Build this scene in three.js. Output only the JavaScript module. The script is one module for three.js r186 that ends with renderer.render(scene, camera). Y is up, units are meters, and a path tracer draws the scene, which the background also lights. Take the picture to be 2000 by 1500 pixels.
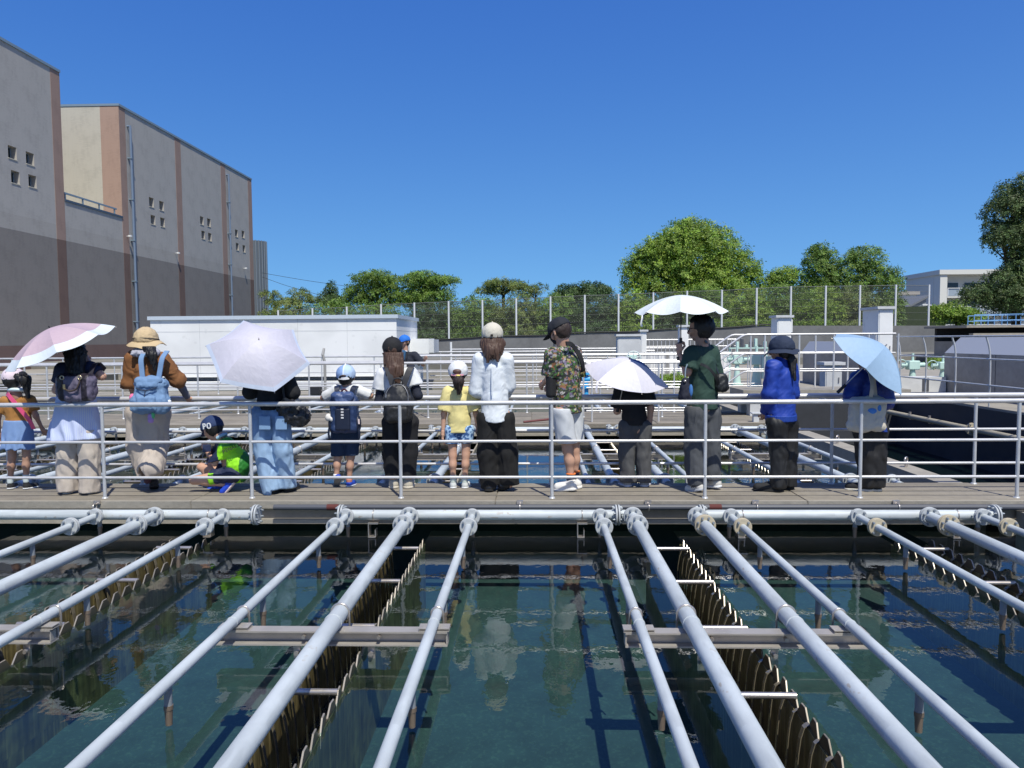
import * as THREE from 'three';
import { mergeGeometries } from 'three/addons/utils/BufferGeometryUtils.js';
import { RoundedBoxGeometry } from 'three/addons/geometries/RoundedBoxGeometry.js';
import { TextGeometry } from 'three/addons/geometries/TextGeometry.js';
import { FontLoader } from 'three/addons/loaders/FontLoader.js';
import { createNoise3D } from 'simplex-noise';

// ---------------------------------------------------------------- camera, sky, sun, exposure
const V = (x, y, z) => new THREE.Vector3(x, y, z), D2R = Math.PI / 180;
const scene = new THREE.Scene();
const EYE = 1.5, FOCAL = 1480;                                   // metres over the walkway; focal length in pixels of a 2000 x 1500 picture
const camera = new THREE.PerspectiveCamera(2 * Math.atan(750 / FOCAL) / D2R, 4 / 3, 0.05, 900);
camera.position.set(0, EYE, 0);
camera.rotation.order = 'YXZ';
camera.rotation.set(-3.36 * D2R, 1.86 * D2R, -0.41 * D2R);
camera.updateMatrixWorld(true);
scene.add(camera);

const SUN = V(Math.sin(22 * D2R) * Math.cos(58 * D2R), Math.sin(58 * D2R), Math.cos(22 * D2R) * Math.cos(58 * D2R)).normalize();
const SKY_W = 1024, SKY_H = 512, skyData = new Float32Array(SKY_W * SKY_H * 4);
{
  const mix = (a, b, t) => a + (b - a) * t, zen = [0.012, 0.074, 0.40], mid = [0.022, 0.176, 0.70], hor = [0.24, 0.57, 0.92], gnd = [0.20, 0.21, 0.20];
  for (let j = 0; j < SKY_H; j++) for (let i = 0; i < SKY_W; i++) {
    const el = ((j + 0.5) / SKY_H - 0.5) * Math.PI, az = ((i + 0.5) / SKY_W - 0.5) * 2 * Math.PI;
    const d = V(Math.cos(el) * Math.cos(az), Math.sin(el), Math.cos(el) * Math.sin(az));
    const e = Math.max(0, el) / (Math.PI / 2), cs = THREE.MathUtils.clamp(d.dot(SUN), -1, 1), ang = Math.acos(cs);
    const a = Math.exp(-e * 8.5), b = Math.exp(-e * 3.1), glow = 0.75 * Math.exp(-ang * 3.4) + 0.9 * Math.exp(-ang * 9) + 0.05 * (1 + cs) * (1 + cs) * 0.25;
    const k = (j * SKY_W + i) * 4;
    for (let c = 0; c < 3; c++) {
      let v = mix(mix(zen[c], mid[c], b), hor[c], a) + glow * [1.0, 0.97, 0.92][c] * (0.5 + 0.5 * a + 0.35);
      if (el < 0) v = mix(v, gnd[c], Math.min(1, -el * 14));
      skyData[k + c] = v;
    }
    skyData[k + 3] = 1;
  }
}
const sky = new THREE.DataTexture(skyData, SKY_W, SKY_H, THREE.RGBAFormat, THREE.FloatType);
sky.mapping = THREE.EquirectangularReflectionMapping;
sky.magFilter = sky.minFilter = THREE.LinearFilter;
sky.needsUpdate = true;
scene.background = sky;
scene.environment = sky;
const sun = new THREE.DirectionalLight(new THREE.Color().setRGB(1, 0.972, 0.865), 4.8);
sun.position.copy(SUN).multiplyScalar(60);
sun.castShadow = true;
sun.shadow.mapSize.set(4096, 4096);
Object.assign(sun.shadow.camera, { left: -45, right: 45, top: 45, bottom: -45, near: 1, far: 200 });
scene.add(sun, sun.target);
const renderer = new THREE.WebGLRenderer({ antialias: true });
renderer.toneMapping = THREE.LinearToneMapping;
renderer.toneMappingExposure = 1.0;
renderer.shadowMap.enabled = true;

// ---------------------------------------------------------------- helpers
let seedState = 12345;
const rnd = () => { seedState = (seedState + 0x6d2b79f5) | 0; let t = Math.imul(seedState ^ (seedState >>> 15), 1 | seedState); t = (t + Math.imul(t ^ (t >>> 7), 61 | t)) ^ t; return ((t ^ (t >>> 14)) >>> 0) / 4294967296; };
const rr = (a, b) => a + (b - a) * rnd();
const noise3 = createNoise3D(rnd);
const clamp = THREE.MathUtils.clamp, lerp = THREE.MathUtils.lerp, smooth = (a, b, x) => { const t = clamp((x - a) / (b - a), 0, 1); return t * t * (3 - 2 * t); };
// a picture position (2000 x 1500) to the real point at a given distance, height or side
const ray = (px, py) => V((px - 1000) / FOCAL, -(py - 750) / FOCAL, -1).applyQuaternion(camera.quaternion);
const atZ = (px, py, depth) => { const r = ray(px, py); return r.multiplyScalar(-depth / r.z).add(camera.position); };
const atY = (px, py, y) => { const r = ray(px, py); return r.multiplyScalar((y - EYE) / r.y).add(camera.position); };

const taken = new Map();
function numbered(name) { const n = taken.get(name) ?? 0; taken.set(name, n + 1); return n ? name + '_' + String(n).padStart(3, '0') : name; }
function tag(o, label, category, group, kind) {
  if (label) o.userData.label = label;
  if (category) o.userData.category = category;
  if (group) o.userData.group = group;
  if (kind) o.userData.kind = kind;
  return o;
}
function thing(name, label, category, pos = [0, 0, 0], turn = 0, group) {
  const o = new THREE.Group(); o.name = numbered(name); o.position.set(...pos); o.rotation.y = turn; scene.add(o);
  return tag(o, label, category, group);
}
function part(parent, name, geo, material, label, kind) {
  const m = new THREE.Mesh(Array.isArray(geo) ? join(geo) : geo, material);
  m.name = parent === scene ? numbered(name) : name; m.castShadow = m.receiveShadow = true; parent.add(m);
  if (label) m.userData.label = label;
  if (kind) m.userData.kind = kind;
  return m;
}
function structure(name, geo, material, label) { const m = part(scene, name, geo, material); m.userData.kind = 'structure'; if (label) m.userData.label = label; return m; }
function dup(root, pos, turn, label) {
  const c = root.clone(); c.name = numbered(root.name.replace(/_\d{3}$/, '')); scene.add(c);
  if (pos) c.position.set(...pos);
  if (turn !== undefined) c.rotation.y = turn;
  if (label) c.userData = { ...c.userData, label };
  return c;
}
function join(list) {
  if (list.length === 1) return list[0];
  const all = list.map((g) => { const n = g.index ? g.toNonIndexed() : g; for (const k of Object.keys(n.attributes)) if (!['position', 'normal', 'uv', 'color'].includes(k)) n.deleteAttribute(k); return n; });
  const color = all.every((g) => g.attributes.color);
  if (!color) for (const g of all) g.deleteAttribute('color');
  if (!all.every((g) => g.attributes.uv)) for (const g of all) g.deleteAttribute('uv');
  return mergeGeometries(all);
}
// texture coordinates in metres from the side of a box that each face looks to
function metreUV(g, s = 1) {
  if (g.index) g = g.toNonIndexed();
  const p = g.attributes.position, n = g.attributes.normal, uv = new Float32Array(p.count * 2);
  for (let i = 0; i < p.count; i++) {
    const ax = Math.abs(n.getX(i)), ay = Math.abs(n.getY(i)), az = Math.abs(n.getZ(i));
    const [u, v] = ay >= ax && ay >= az ? [p.getX(i), p.getZ(i)] : ax >= az ? [p.getZ(i), p.getY(i)] : [p.getX(i), p.getY(i)];
    uv[i * 2] = u / s; uv[i * 2 + 1] = v / s;
  }
  g.setAttribute('uv', new THREE.BufferAttribute(uv, 2));
  return g;
}
const box = (x0, x1, y0, y1, z0, z1, s = 1) => metreUV(new THREE.BoxGeometry(x1 - x0, y1 - y0, z1 - z0).translate((x0 + x1) / 2, (y0 + y1) / 2, (z0 + z1) / 2), s);
const rbox = (x0, x1, y0, y1, z0, z1, r = 0.01, seg = 2) => metreUV(new RoundedBoxGeometry(x1 - x0, y1 - y0, z1 - z0, seg, r).translate((x0 + x1) / 2, (y0 + y1) / 2, (z0 + z1) / 2));
function rod(a, b, r, r2 = r, seg = 12, open = false) {
  const d = b.clone().sub(a), g = new THREE.CylinderGeometry(r2, r, d.length(), seg, 1, open);
  const uv = g.attributes.uv, o = (a.x * 0.37 + a.y * 0.71 + b.z * 0.53) % 1; for (let i = 0; i < uv.count; i++) uv.setXY(i, uv.getX(i) * 6.283 * r + o, uv.getY(i) * d.length() + o);
  g.applyQuaternion(new THREE.Quaternion().setFromUnitVectors(V(0, 1, 0), d.clone().normalize()));
  return g.translate((a.x + b.x) / 2, (a.y + b.y) / 2, (a.z + b.z) / 2);
}
const tube = (pts, r, seg = 8, n = pts.length * 6) => new THREE.TubeGeometry(new THREE.CatmullRomCurve3(pts, false, 'centripetal'), n, r, seg, false);
function ribbon(pts, w, t, out, n = 18) {                          // a flat strap along points; out(p) looks away from what it lies on
  const c = new THREE.CatmullRomCurve3(pts, false, 'centripetal'), pos = [], idx = [];
  for (let i = 0; i <= n; i++) {
    const p = c.getPoint(i / n), tan = c.getTangent(i / n), o = out(p).normalize(), s = tan.clone().cross(o).normalize(), nn = s.clone().cross(tan).normalize();
    for (const [a, b] of [[-1, -1], [1, -1], [1, 1], [-1, 1]]) pos.push(...p.clone().addScaledVector(s, a * w / 2).addScaledVector(nn, b * t / 2).toArray());
    if (i) for (let k = 0; k < 4; k++) { const a = (i - 1) * 4 + k, b = (i - 1) * 4 + (k + 1) % 4; idx.push(a, b, a + 4, b, b + 4, a + 4); }
  }
  const g = new THREE.BufferGeometry(); g.setAttribute('position', new THREE.Float32BufferAttribute(pos, 3)); g.setIndex(idx);
  const f = g.toNonIndexed(); f.computeVertexNormals(); return f;
}
// ---- procedural textures
const hash2 = (x, y, s) => { let h = Math.imul(x, 374761393) ^ Math.imul(y, 668265263) ^ Math.imul(s, 2246822519); h = Math.imul(h ^ (h >>> 13), 1274126177); return ((h ^ (h >>> 16)) >>> 0) / 4294967296; };
function tile(u, v, per, s) {                                      // value noise that repeats after per cells
  const x = u * per, y = v * per, xi = Math.floor(x), yi = Math.floor(y), fx = x - xi, fy = y - yi, a = fx * fx * (3 - 2 * fx), b = fy * fy * (3 - 2 * fy);
  const h = (i, j) => hash2(((xi + i) % per + per) % per, ((yi + j) % per + per) % per, s);
  return lerp(lerp(h(0, 0), h(1, 0), a), lerp(h(0, 1), h(1, 1), a), b);
}
const fbm = (u, v, per, s, oct = 4) => { let t = 0, a = 0.5, n = 0; for (let o = 0; o < oct; o++) { t += a * tile(u, v, per << o, s + o); n += a; a *= 0.5; } return t / n; };
function tex(w, h, f, rx = 1, ry = rx) {
  const d = new Uint8Array(w * h * 4);
  for (let j = 0; j < h; j++) for (let i = 0; i < w; i++) {
    const c = f(i / w, j / h), k = (j * w + i) * 4;
    for (let q = 0; q < 3; q++) d[k + q] = clamp(Math.round(255 * (c.length ? c[q] : c)), 0, 255);
    d[k + 3] = 255;
  }
  const t = new THREE.DataTexture(d, w, h, THREE.RGBAFormat);
  t.wrapS = t.wrapT = THREE.RepeatWrapping; t.magFilter = THREE.LinearFilter; t.minFilter = THREE.LinearMipmapLinearFilter; t.generateMipmaps = true;
  t.repeat.set(1 / rx, 1 / ry); t.needsUpdate = true; return t;
}
function again(t, rx, ry = rx) { const c = t.clone(); c.repeat.set(1 / rx, 1 / ry); c.needsUpdate = true; return c; }
const rgb = (r, g, b) => new THREE.Color().setRGB(r, g, b);
function mat(name, c, rough = 0.7, more = {}) {
  const { physical, ...o } = more, m = new (physical ? THREE.MeshPhysicalMaterial : THREE.MeshStandardMaterial)({ color: rgb(...c), roughness: rough, ...o });
  m.name = name; return m;
}
const T = {
  concrete: tex(512, 512, (u, v) => { const a = fbm(u, v, 4, 3, 6), s = fbm(u, v, 24, 9, 3), sp = hash2(Math.floor(u * 512), Math.floor(v * 512), 7); const k = 0.55 + 0.42 * a + 0.16 * (s - 0.5) + 0.14 * (sp - 0.5); return [k, k * 0.985, k * 0.95]; }),
  grime: tex(512, 512, (u, v) => { const a = fbm(u, v, 6, 21, 5), b = fbm(u, v, 40, 28, 3), k = 0.89 + 0.11 * smooth(0.3, 0.65, a) - 0.08 * smooth(0.70, 0.82, b); return [k, k * 0.99, k * 0.97]; }),
  paint: tex(512, 512, (u, v) => { const a = fbm(u, v, 5, 121, 5), b = fbm(u, v, 36, 128, 3), c = fbm(u, v * 0.2, 30, 133, 3), r = smooth(0.66, 0.74, b) * smooth(0.5, 0.62, a), k = 0.84 + 0.16 * smooth(0.3, 0.6, a) - 0.10 * smooth(0.55, 0.75, c) + 0.05 * (b - 0.5); return [k - 0.22 * r, k * 0.995 - 0.33 * r, k * 0.99 - 0.42 * r]; }),
  streak: tex(256, 512, (u, v) => { const a = tile(u, 0.3 + 0.02 * v, 48, 31), b = fbm(u, v * 0.25, 16, 33, 4), c = fbm(u, v, 6, 37, 4), k = clamp(0.15 + 0.8 * a * b + 0.45 * c * c, 0, 1); return [k, k * (0.86 + 0.12 * c), k * 0.6]; }),
  fabric: tex(256, 256, (u, v) => 0.90 + 0.08 * (fbm(u, v, 8, 41, 4) - 0.5) + 0.10 * (hash2(Math.floor(u * 256), Math.floor(v * 256), 44) - 0.5)),
  ripple: tex(1024, 1024, (u, v) => 0.46 * fbm(u, v, 14, 51, 5) + 0.28 * fbm(u * 2, v, 20, 57, 4) + 0.2 * tile(u, v, 6, 63) + 0.06 * fbm(u, v, 90, 66, 2)),
  bump: tex(256, 256, (u, v) => fbm(u, v, 16, 71, 5)),
  bed: tex(1024, 1024, (u, v) => { const a = fbm(u, v, 5, 81, 5), b = fbm(u, v, 64, 87, 3), c = fbm(u, v, 20, 95, 3), k = 0.34 + 0.34 * a + 0.16 * (c - 0.5), s = smooth(0.54, 0.78, b); return [k * (0.85 + 0.5 * s), k * (0.95 + 0.45 * s), k * (0.97 + 0.3 * s)]; }),
};
const M = {
  concrete: mat('concrete', [0.40, 0.37, 0.32], 0.92, { map: again(T.concrete, 2.1), bumpMap: again(T.bump, 0.6), bumpScale: 0.004 }),
  plank: mat('weathered concrete plank', [0.30, 0.268, 0.222], 0.95, { map: again(T.concrete, 1.3), bumpMap: again(T.bump, 0.35), bumpScale: 0.004 }),
  wetConcrete: mat('damp concrete', [0.15, 0.14, 0.115], 0.8, { map: again(T.concrete, 1.7) }),
  darkWall: mat('dark channel wall', [0.045, 0.05, 0.062], 0.85, { map: again(T.concrete, 2.3) }),
  pipe: mat('grey painted pipe', [0.52, 0.565, 0.585], 0.5, { map: again(T.paint, 1.1, 1.7), bumpMap: again(T.bump, 0.4), bumpScale: 0.0008 }),
  flange: mat('weathered flange', [0.44, 0.465, 0.485], 0.55, { map: again(T.grime, 0.23) }),
  flangeOld: mat('yellowed flange', [0.46, 0.40, 0.29], 0.6, { map: again(T.grime, 0.23) }),
  bolt: mat('bolt', [0.30, 0.33, 0.36], 0.45, { metalness: 0.4 }),
  darkPipe: mat('dark conduit', [0.075, 0.08, 0.095], 0.5),
  galv: mat('galvanised rail', [0.55, 0.565, 0.59], 0.40, { metalness: 0.25, map: again(T.grime, 0.5) }),
  rail: mat('aluminium rail', [0.68, 0.675, 0.68], 0.34, { metalness: 0.35, map: again(T.grime, 0.7) }),
  steel: mat('stainless steel', [0.60, 0.55, 0.51], 0.30, { metalness: 0.75, map: again(T.grime, 0.3) }),
  beam: mat('channel steel', [0.45, 0.42, 0.385], 0.45, { metalness: 0.35, map: again(T.grime, 0.5) }),
  troughIn: mat('algae streaked wall', [0.36, 0.31, 0.205], 0.4, { map: again(T.streak, 0.6, 0.5), bumpMap: again(T.streak, 0.6, 0.5), bumpScale: 0.004 }),
  trough: mat('stained trough wall', [0.20, 0.20, 0.13], 0.45, { map: again(T.streak, 0.6, 0.5), bumpMap: again(T.streak, 0.6, 0.5), bumpScale: 0.004, side: THREE.DoubleSide }),
  tooth: mat('brown steel plate', [1, 1, 1], 0.3, { metalness: 0.45, vertexColors: true }),
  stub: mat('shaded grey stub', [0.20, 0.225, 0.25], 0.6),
  nozzle: mat('brass nozzle', [0.22, 0.17, 0.13], 0.4, { metalness: 0.4 }),
  bed: mat('basin bed', [0.036, 0.074, 0.066], 0.9, { map: again(T.bed, 1.05) }),
  white: mat('white painted panel', [0.82, 0.825, 0.82], 0.6, { map: again(T.grime, 7.3) }),
  lightGrey: mat('pale grey paint', [0.60, 0.61, 0.62], 0.65, { map: again(T.grime, 1.7) }),
  grey: mat('grey render', [0.33, 0.33, 0.335], 0.85, { map: again(T.concrete, 2.9) }),
  mint: mat('mint green paint', [0.50, 0.68, 0.61], 0.5),
  blueRail: mat('blue paint', [0.16, 0.36, 0.66], 0.5),
  black: mat('black plastic', [0.015, 0.015, 0.018], 0.6),
};
const water = mat('clear water', [0.80, 0.95, 0.93], 0.0, { physical: true, transmission: 1, thickness: 0, ior: 1.333, bumpMap: again(T.ripple, 2.6), bumpScale: 0.0019 });
const troughWater = mat('dark trough water', [0.065, 0.062, 0.034], 0.08, { bumpMap: again(T.ripple, 0.35), bumpScale: 0.012, map: again(T.bed, 0.5) });
const darkWater = mat('deep water', [0.004, 0.010, 0.011], 0.04, { bumpMap: again(T.ripple, 1.5), bumpScale: 0.004 });

// ---------------------------------------------------------------- the filter basins: bed, walls, water, walkways
const WATER = -0.275, BED = -0.86;
const DECKS = [[0.9, -0.9], [-6.96, -7.86], [-13.4, -15.65], [-21.2, -22.6], [-28.2, -29.6], [-35.6, -37.0]];   // near and far edge of each walkway
const LEFT = -20, RIGHT = 4.36;
const TROUGHS = [-9.55, -7.25, -5.0, -3.06, -1.14, 1.10, 3.20], TROUGH_W = 0.28;

structure('ground', metreUV(new THREE.PlaneGeometry(1400, 1400).rotateX(-Math.PI / 2).translate(0, -2.55, -250)), mat('earth', [0.17, 0.16, 0.13], 1, { map: again(T.concrete, 5) }));
structure('ground', box(-90, 90, -2.5, 0.35, -120, -44), mat('yard gravel', [0.26, 0.25, 0.22], 1, { map: again(T.concrete, 4) }));
structure('ground', box(-60, LEFT - 0.3, -2.5, -0.06, -44, 8), M.concrete);
structure('basin_floor', box(LEFT, RIGHT, BED - 0.2, BED, -35.6, 1), M.bed);
structure('basin_wall', box(LEFT - 0.3, LEFT, BED, -0.02, -35.6, 1), M.wetConcrete);
// the wall between the filter basins and the channel on the right
{
  const w = structure('basin_wall', [box(RIGHT, RIGHT + 0.26, BED, -0.085, -13.4, -7.86)], M.concrete);
  for (const z of [-9.3, -11.4]) part(w, 'lifting_lug', [rod(V(RIGHT + 0.13, -0.085, z), V(RIGHT + 0.13, -0.02, z), 0.018), new THREE.TorusGeometry(0.035, 0.011, 8, 16).rotateY(0.7).translate(RIGHT + 0.13, 0.0, z)], M.steel);
  structure('basin_wall', [box(RIGHT, RIGHT + 0.26, BED, -0.085, -6.96, 1)], M.concrete);
  structure('basin_wall', [box(RIGHT, RIGHT + 0.26, BED, -0.085, -35.6, -15.65)], M.concrete);
}
function bay(zFar, zNear, detail) {                               // one basin: strips of water between the troughs
  const xs = [LEFT, ...TROUGHS.flatMap((x) => [x - TROUGH_W / 2 - 0.012, x + TROUGH_W / 2 + 0.012]), RIGHT], z0 = detail ? zFar - 0.9 : zFar;
  for (let i = 0; i < xs.length; i += 2) {
    const g = new THREE.PlaneGeometry(xs[i + 1] - xs[i], zNear - z0, 1, 1).rotateX(-Math.PI / 2).translate((xs[i] + xs[i + 1]) / 2, WATER, (z0 + zNear) / 2);
    structure('water', metreUV(g), water);
  }
}
bay(-6.96, 0.9, true);
bay(-13.4, -7.87, true);
structure('water', metreUV(new THREE.PlaneGeometry(RIGHT - LEFT, 5.5).rotateX(-Math.PI / 2).translate((LEFT + RIGHT) / 2, WATER, -18.4)), water);
structure('water', metreUV(new THREE.PlaneGeometry(RIGHT - LEFT, 5.6).rotateX(-Math.PI / 2).translate((LEFT + RIGHT) / 2, WATER, -25.4)), water);
structure('water', metreUV(new THREE.PlaneGeometry(RIGHT - LEFT, 6).rotateX(-Math.PI / 2).translate((LEFT + RIGHT) / 2, WATER, -32.6)), water);
// the deep channel on the right
structure('water', metreUV(new THREE.PlaneGeometry(9.4 - RIGHT - 0.26, 12.2).rotateX(-Math.PI / 2).translate((RIGHT + 0.26 + 9.4) / 2, -1.3, -13.96)), darkWater);
structure('channel_wall', [box(RIGHT + 0.262, RIGHT + 0.30, -2.3, -0.12, -20, -7.86), box(9.4, 9.75, -2.3, -0.03, -20.4, 1), box(RIGHT + 0.30, 9.4, -2.3, -0.22, -20.4, -20.05), box(RIGHT + 0.3, 9.4, -2.3, -0.2, -8.0, -7.7)], M.darkWall);
structure('ground', box(9.75, 60, -2.5, -0.05, -44, 8), M.concrete);
structure('ground', box(RIGHT + 0.26, 9.75, -2.5, -0.04, -44, -20.4), M.concrete);

function walkway(n, x0, x1, planksX, boardsZ) {                   // slab, lip, and rows of planks on top
  const [zn, zf] = DECKS[n], root = structure('walkway', box(x0, x1, -0.072, -0.012, zf, zn), M.plank);
  part(root, 'edge_beam', [box(x0, x1, -0.172, -0.074, zn - 0.22, zn - 0.055), box(x0, x1, -0.215, -0.173, zn - 0.22, zn - 0.008), box(x0, x1, -0.175, -0.074, zf + 0.09, zf + 0.22)], M.concrete);
  part(root, 'support_wall', [box(x0, Math.min(x1, RIGHT), BED, -0.30, zf + 0.02, zf + 0.25), box(x0, x1, -0.298, -0.074, zf + 0.24, zf + 0.40)], mat('submerged wall', [0.02, 0.034, 0.029], 0.9));
  const tones = [0, 1, 2, 3].map((i) => { const m = M.plank.clone(); m.name = 'weathered plank'; m.color.multiplyScalar(0.9 + 0.07 * i); return m; });
  for (let r = 0; r + 1 < boardsZ.length; r++) for (let k = 0; k + 1 < planksX.length; k++) {
    const g = rbox(planksX[k] + 0.003, planksX[k + 1] - 0.003, -0.012, 0.001 + rr(-0.003, 0.003), boardsZ[r + 1] + 0.012, boardsZ[r] - 0.006, 0.006, 1);
    const uv = g.attributes.uv, o = rr(0, 1); for (let i = 0; i < uv.count; i++) uv.setXY(i, uv.getX(i) + o, uv.getY(i) + o * 3.1);
    part(root, 'plank', g, tones[Math.floor(rr(0, 4))]);
  }
  return root;
}
const stepX = (a, b, s) => { const l = []; for (let x = a; x < b - 0.01; x += s) l.push(x); l.push(b); return l; };
{
  const px = stepX(-9.0, 9.9, 2.87);
  const w = walkway(1, -22, 10.5, px, [-6.985, -7.235, -7.435, -7.655, -7.86]);
  // the lip of the near edge, cast in lengths
  for (let k = 0; k + 1 < px.length; k++) part(w, 'edge_slab', rbox(px[k] + 0.002, px[k + 1] - 0.002, -0.072, 0.004, -6.986, -6.955, 0.006, 1), M.concrete);
}
walkway(2, -22, RIGHT, stepX(-9.06, RIGHT, 2.24), [-13.42, -13.75, -14.2, -14.65, -15.1, -15.62]);
for (const n of [3, 4, 5]) structure('walkway', [box(-24, n === 3 ? 8.6 : 9, -0.28, 0.0, DECKS[n][1], DECKS[n][0])], M.concrete);
structure('walkway', [box(-24, 9.9, -2.4, 0.0, DECKS[0][1], DECKS[0][0] + 3)], M.concrete);

// ---------------------------------------------------------------- guard rails
function guardRail(label, x0, x1, z, heights, postX, { radius = 0.022, thin = 0.0135, post = 0.0165, material = M.rail, group, base = 0, ends = true } = {}) {
  const root = thing('guard_rail', label, 'railing', [0, base, z], 0, group);
  heights.forEach((h, i) => part(root, i ? 'mid_rail' : 'top_rail', rod(V(x0, h, 0), V(x1, h, 0), i ? thin : radius, undefined, 14), material));
  for (const x of postX) {
    const p = part(root, 'post', rod(V(x, 0, 0), V(x, heights[0] - 0.01, 0), post, undefined, 14), M.galv);
    part(p, 'base_collar', [rod(V(x, 0, 0), V(x, 0.012, 0), post * 1.9, post * 1.5, 14)], M.galv);
  }
  return root;
}
const posts = (x0, step, a, b) => { const l = []; for (let k = a; k <= b; k++) l.push(x0 + step * k); return l; };
guardRail('pale guard rail on the near edge of the plank walkway, in front of the visitors', -9.9, 8.8, -7.10, [0.905, 0.543, 0.20], posts(-1.294, 1.4345, -6, 7));
guardRail('pale guard rail on the far edge of the plank walkway, visitors lean on it', -9.9, 8.8, -7.79, [0.905, 0.56, 0.215], posts(-1.294, 1.4345, -6, 7), { radius: 0.027 });
const far = 'railings of the walkways behind the visitors';
guardRail('white guard rail in front of the guide with the blue cap', -16, 3.4, -14.55, [1.06, 0.62, 0.17], posts(-15.6, 1.5, 0, 12), { radius: 0.026, group: far });
guardRail('white guard rail behind the guide with the blue cap, on the same walkway', -16, 3.4, -15.5, [1.06, 0.62, 0.17], posts(-15.2, 1.5, 0, 12), { radius: 0.024, group: far });
guardRail('white guard rail just in front of the low white building', -20, 6.6, -21.35, [1.05, 0.6, 0.16], posts(-19.6, 1.5, 0, 17), { radius: 0.026, group: far });
guardRail('white guard rail level with the wall of the low white building', -4.2, 6.6, -22.5, [1.05, 0.6, 0.16], posts(-3.9, 1.5, 0, 7), { radius: 0.026, group: far });
guardRail('nearer of the two thin white railings behind the cream cap', -4.0, 4.4, -28.4, [1.05, 0.6, 0.16], posts(-3.6, 1.8, 0, 4), { radius: 0.03, thin: 0.018, group: far });
guardRail('farther of the two thin white railings behind the cream cap', -4.0, 7.5, -35.8, [1.05, 0.62, 0.2], posts(-3.6, 1.8, 0, 6), { radius: 0.035, thin: 0.02, group: far });

// ---------------------------------------------------------------- pipes
function disc(r, t, seg = 28) { const s = [[0, -t / 2], [r - 0.004, -t / 2], [r, -t / 2 + 0.004], [r, t / 2 - 0.004], [r - 0.004, t / 2], [0, t / 2]].map(([a, b]) => new THREE.Vector2(a, b)); return new THREE.LatheGeometry(s, seg).rotateX(Math.PI / 2); }
// a flange across the z axis (or x) with its ring of bolts
function flangeAt(parent, p, r, bolts, axis, material, pair = true) {
  const turn = (g) => (axis === 'x' ? g.rotateY(Math.PI / 2) : g).translate(p.x, p.y, p.z);
  const f = part(parent, 'flange', pair ? [turn(disc(r, 0.018).translate(0, 0, 0.012)), turn(disc(r, 0.018).translate(0, 0, -0.012))] : [turn(disc(r, 0.024))], material);
  part(f, 'gasket', turn(disc(r * 0.93, 0.007)), M.black);
  const geo = [];
  for (let k = 0; k < bolts; k++) {
    const a = (k + 0.5) / bolts * 2 * Math.PI, c = V(Math.cos(a) * r * 0.78, Math.sin(a) * r * 0.78, 0), l = 0.03;
    geo.push(turn(new THREE.CylinderGeometry(0.0105, 0.0105, 0.013, 6).rotateX(Math.PI / 2).translate(c.x, c.y, l)), turn(new THREE.CylinderGeometry(0.0075, 0.0075, 0.09, 8).rotateX(Math.PI / 2).translate(c.x, c.y, 0)), turn(new THREE.CylinderGeometry(0.0105, 0.0105, 0.013, 6).rotateX(Math.PI / 2).translate(c.x, c.y, -l)));
  }
  part(f, 'bolts', geo, M.bolt, null, 'stuff');
}
const PY = -0.06;                                                  // height of the pipes' axes
const ORD = ['first', 'second', 'third', 'fourth', 'fifth', 'sixth', 'seventh', 'eighth', 'ninth', 'tenth', 'eleventh', 'twelfth', 'thirteenth', 'fourteenth', 'fifteenth', 'sixteenth', 'seventeenth', 'eighteenth', 'nineteenth', 'twentieth'];
const PIPES = [['s', -10.9], ['t', -10.35], ['s', -9.75], ['s', -8.6], ['t', -8.03], ['s', -7.45], ['s', -6.22], ['t', -5.70], ['s', -5.12], ['s', -3.97], ['t', -3.43], ['s', -2.81], ['s', -1.70], ['t', -1.135], ['s', -0.575], ['s', 0.555], ['t', 0.84], ['t', 1.40], ['s', 1.695], ['s', 2.79], ['t', 3.40], ['s', 3.85]];
function washPipe(label, x, thick, zh, zn, detail, old, group) {
  const r = thick ? 0.047 : 0.029, fr = thick ? 0.088 : 0.074, nb = thick ? 8 : 4;
  const root = thing('wash_pipe', label, 'pipe', [x, PY, 0], 0, group);
  const z1 = zh + 0.10, z2 = zh + (thick ? 0.40 : 0.46);
  part(root, 'pipe_run', [rod(V(0, 0, zh), V(0, 0, zn), r, undefined, 24)], M.pipe);
  flangeAt(root, V(0, 0, z1), fr * 0.96, nb, 'z', M.flange);
  flangeAt(root, V(0, 0, z2), fr, nb, 'z', old ? M.flangeOld : M.flange);
  flangeAt(root, V(0, 0, zn - 0.22), fr, nb, 'z', M.flange);
  if (!detail) return root;
  const mid = (zh + 0.24 + zn - 0.1) / 2;
  part(root, 'clamp_band', [new THREE.TorusGeometry(r + 0.005, 0.006, 8, 28).translate(0, 0, detail), rod(V(-r - 0.005, 0, detail), V(-r - 0.005, -r - 0.055, detail), 0.006), rod(V(r + 0.005, 0, detail), V(r + 0.005, -r - 0.055, detail), 0.006)], M.steel);
  part(root, 'weld_seam', new THREE.TorusGeometry(r, 0.0035, 6, 24).translate(0, 0, zh + 2.62), M.pipe);
  if (!thick) for (const dz of [0.03, 0.95, 2.15, 3.36, 4.57]) {
    const z = zh + dz, n = part(root, 'nozzle', [rod(V(0, -r + 0.01, z), V(0, -0.115, z), 0.018, 0.018, 12)], M.stub);
    part(n, 'nozzle_tip', [rod(V(0, -0.115, z), V(0, -0.20, z), 0.019, 0.015, 12), rod(V(0, -0.107, z), V(0, -0.127, z), 0.022, 0.022, 8)], M.nozzle);
  }
  return root;
}
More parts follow.
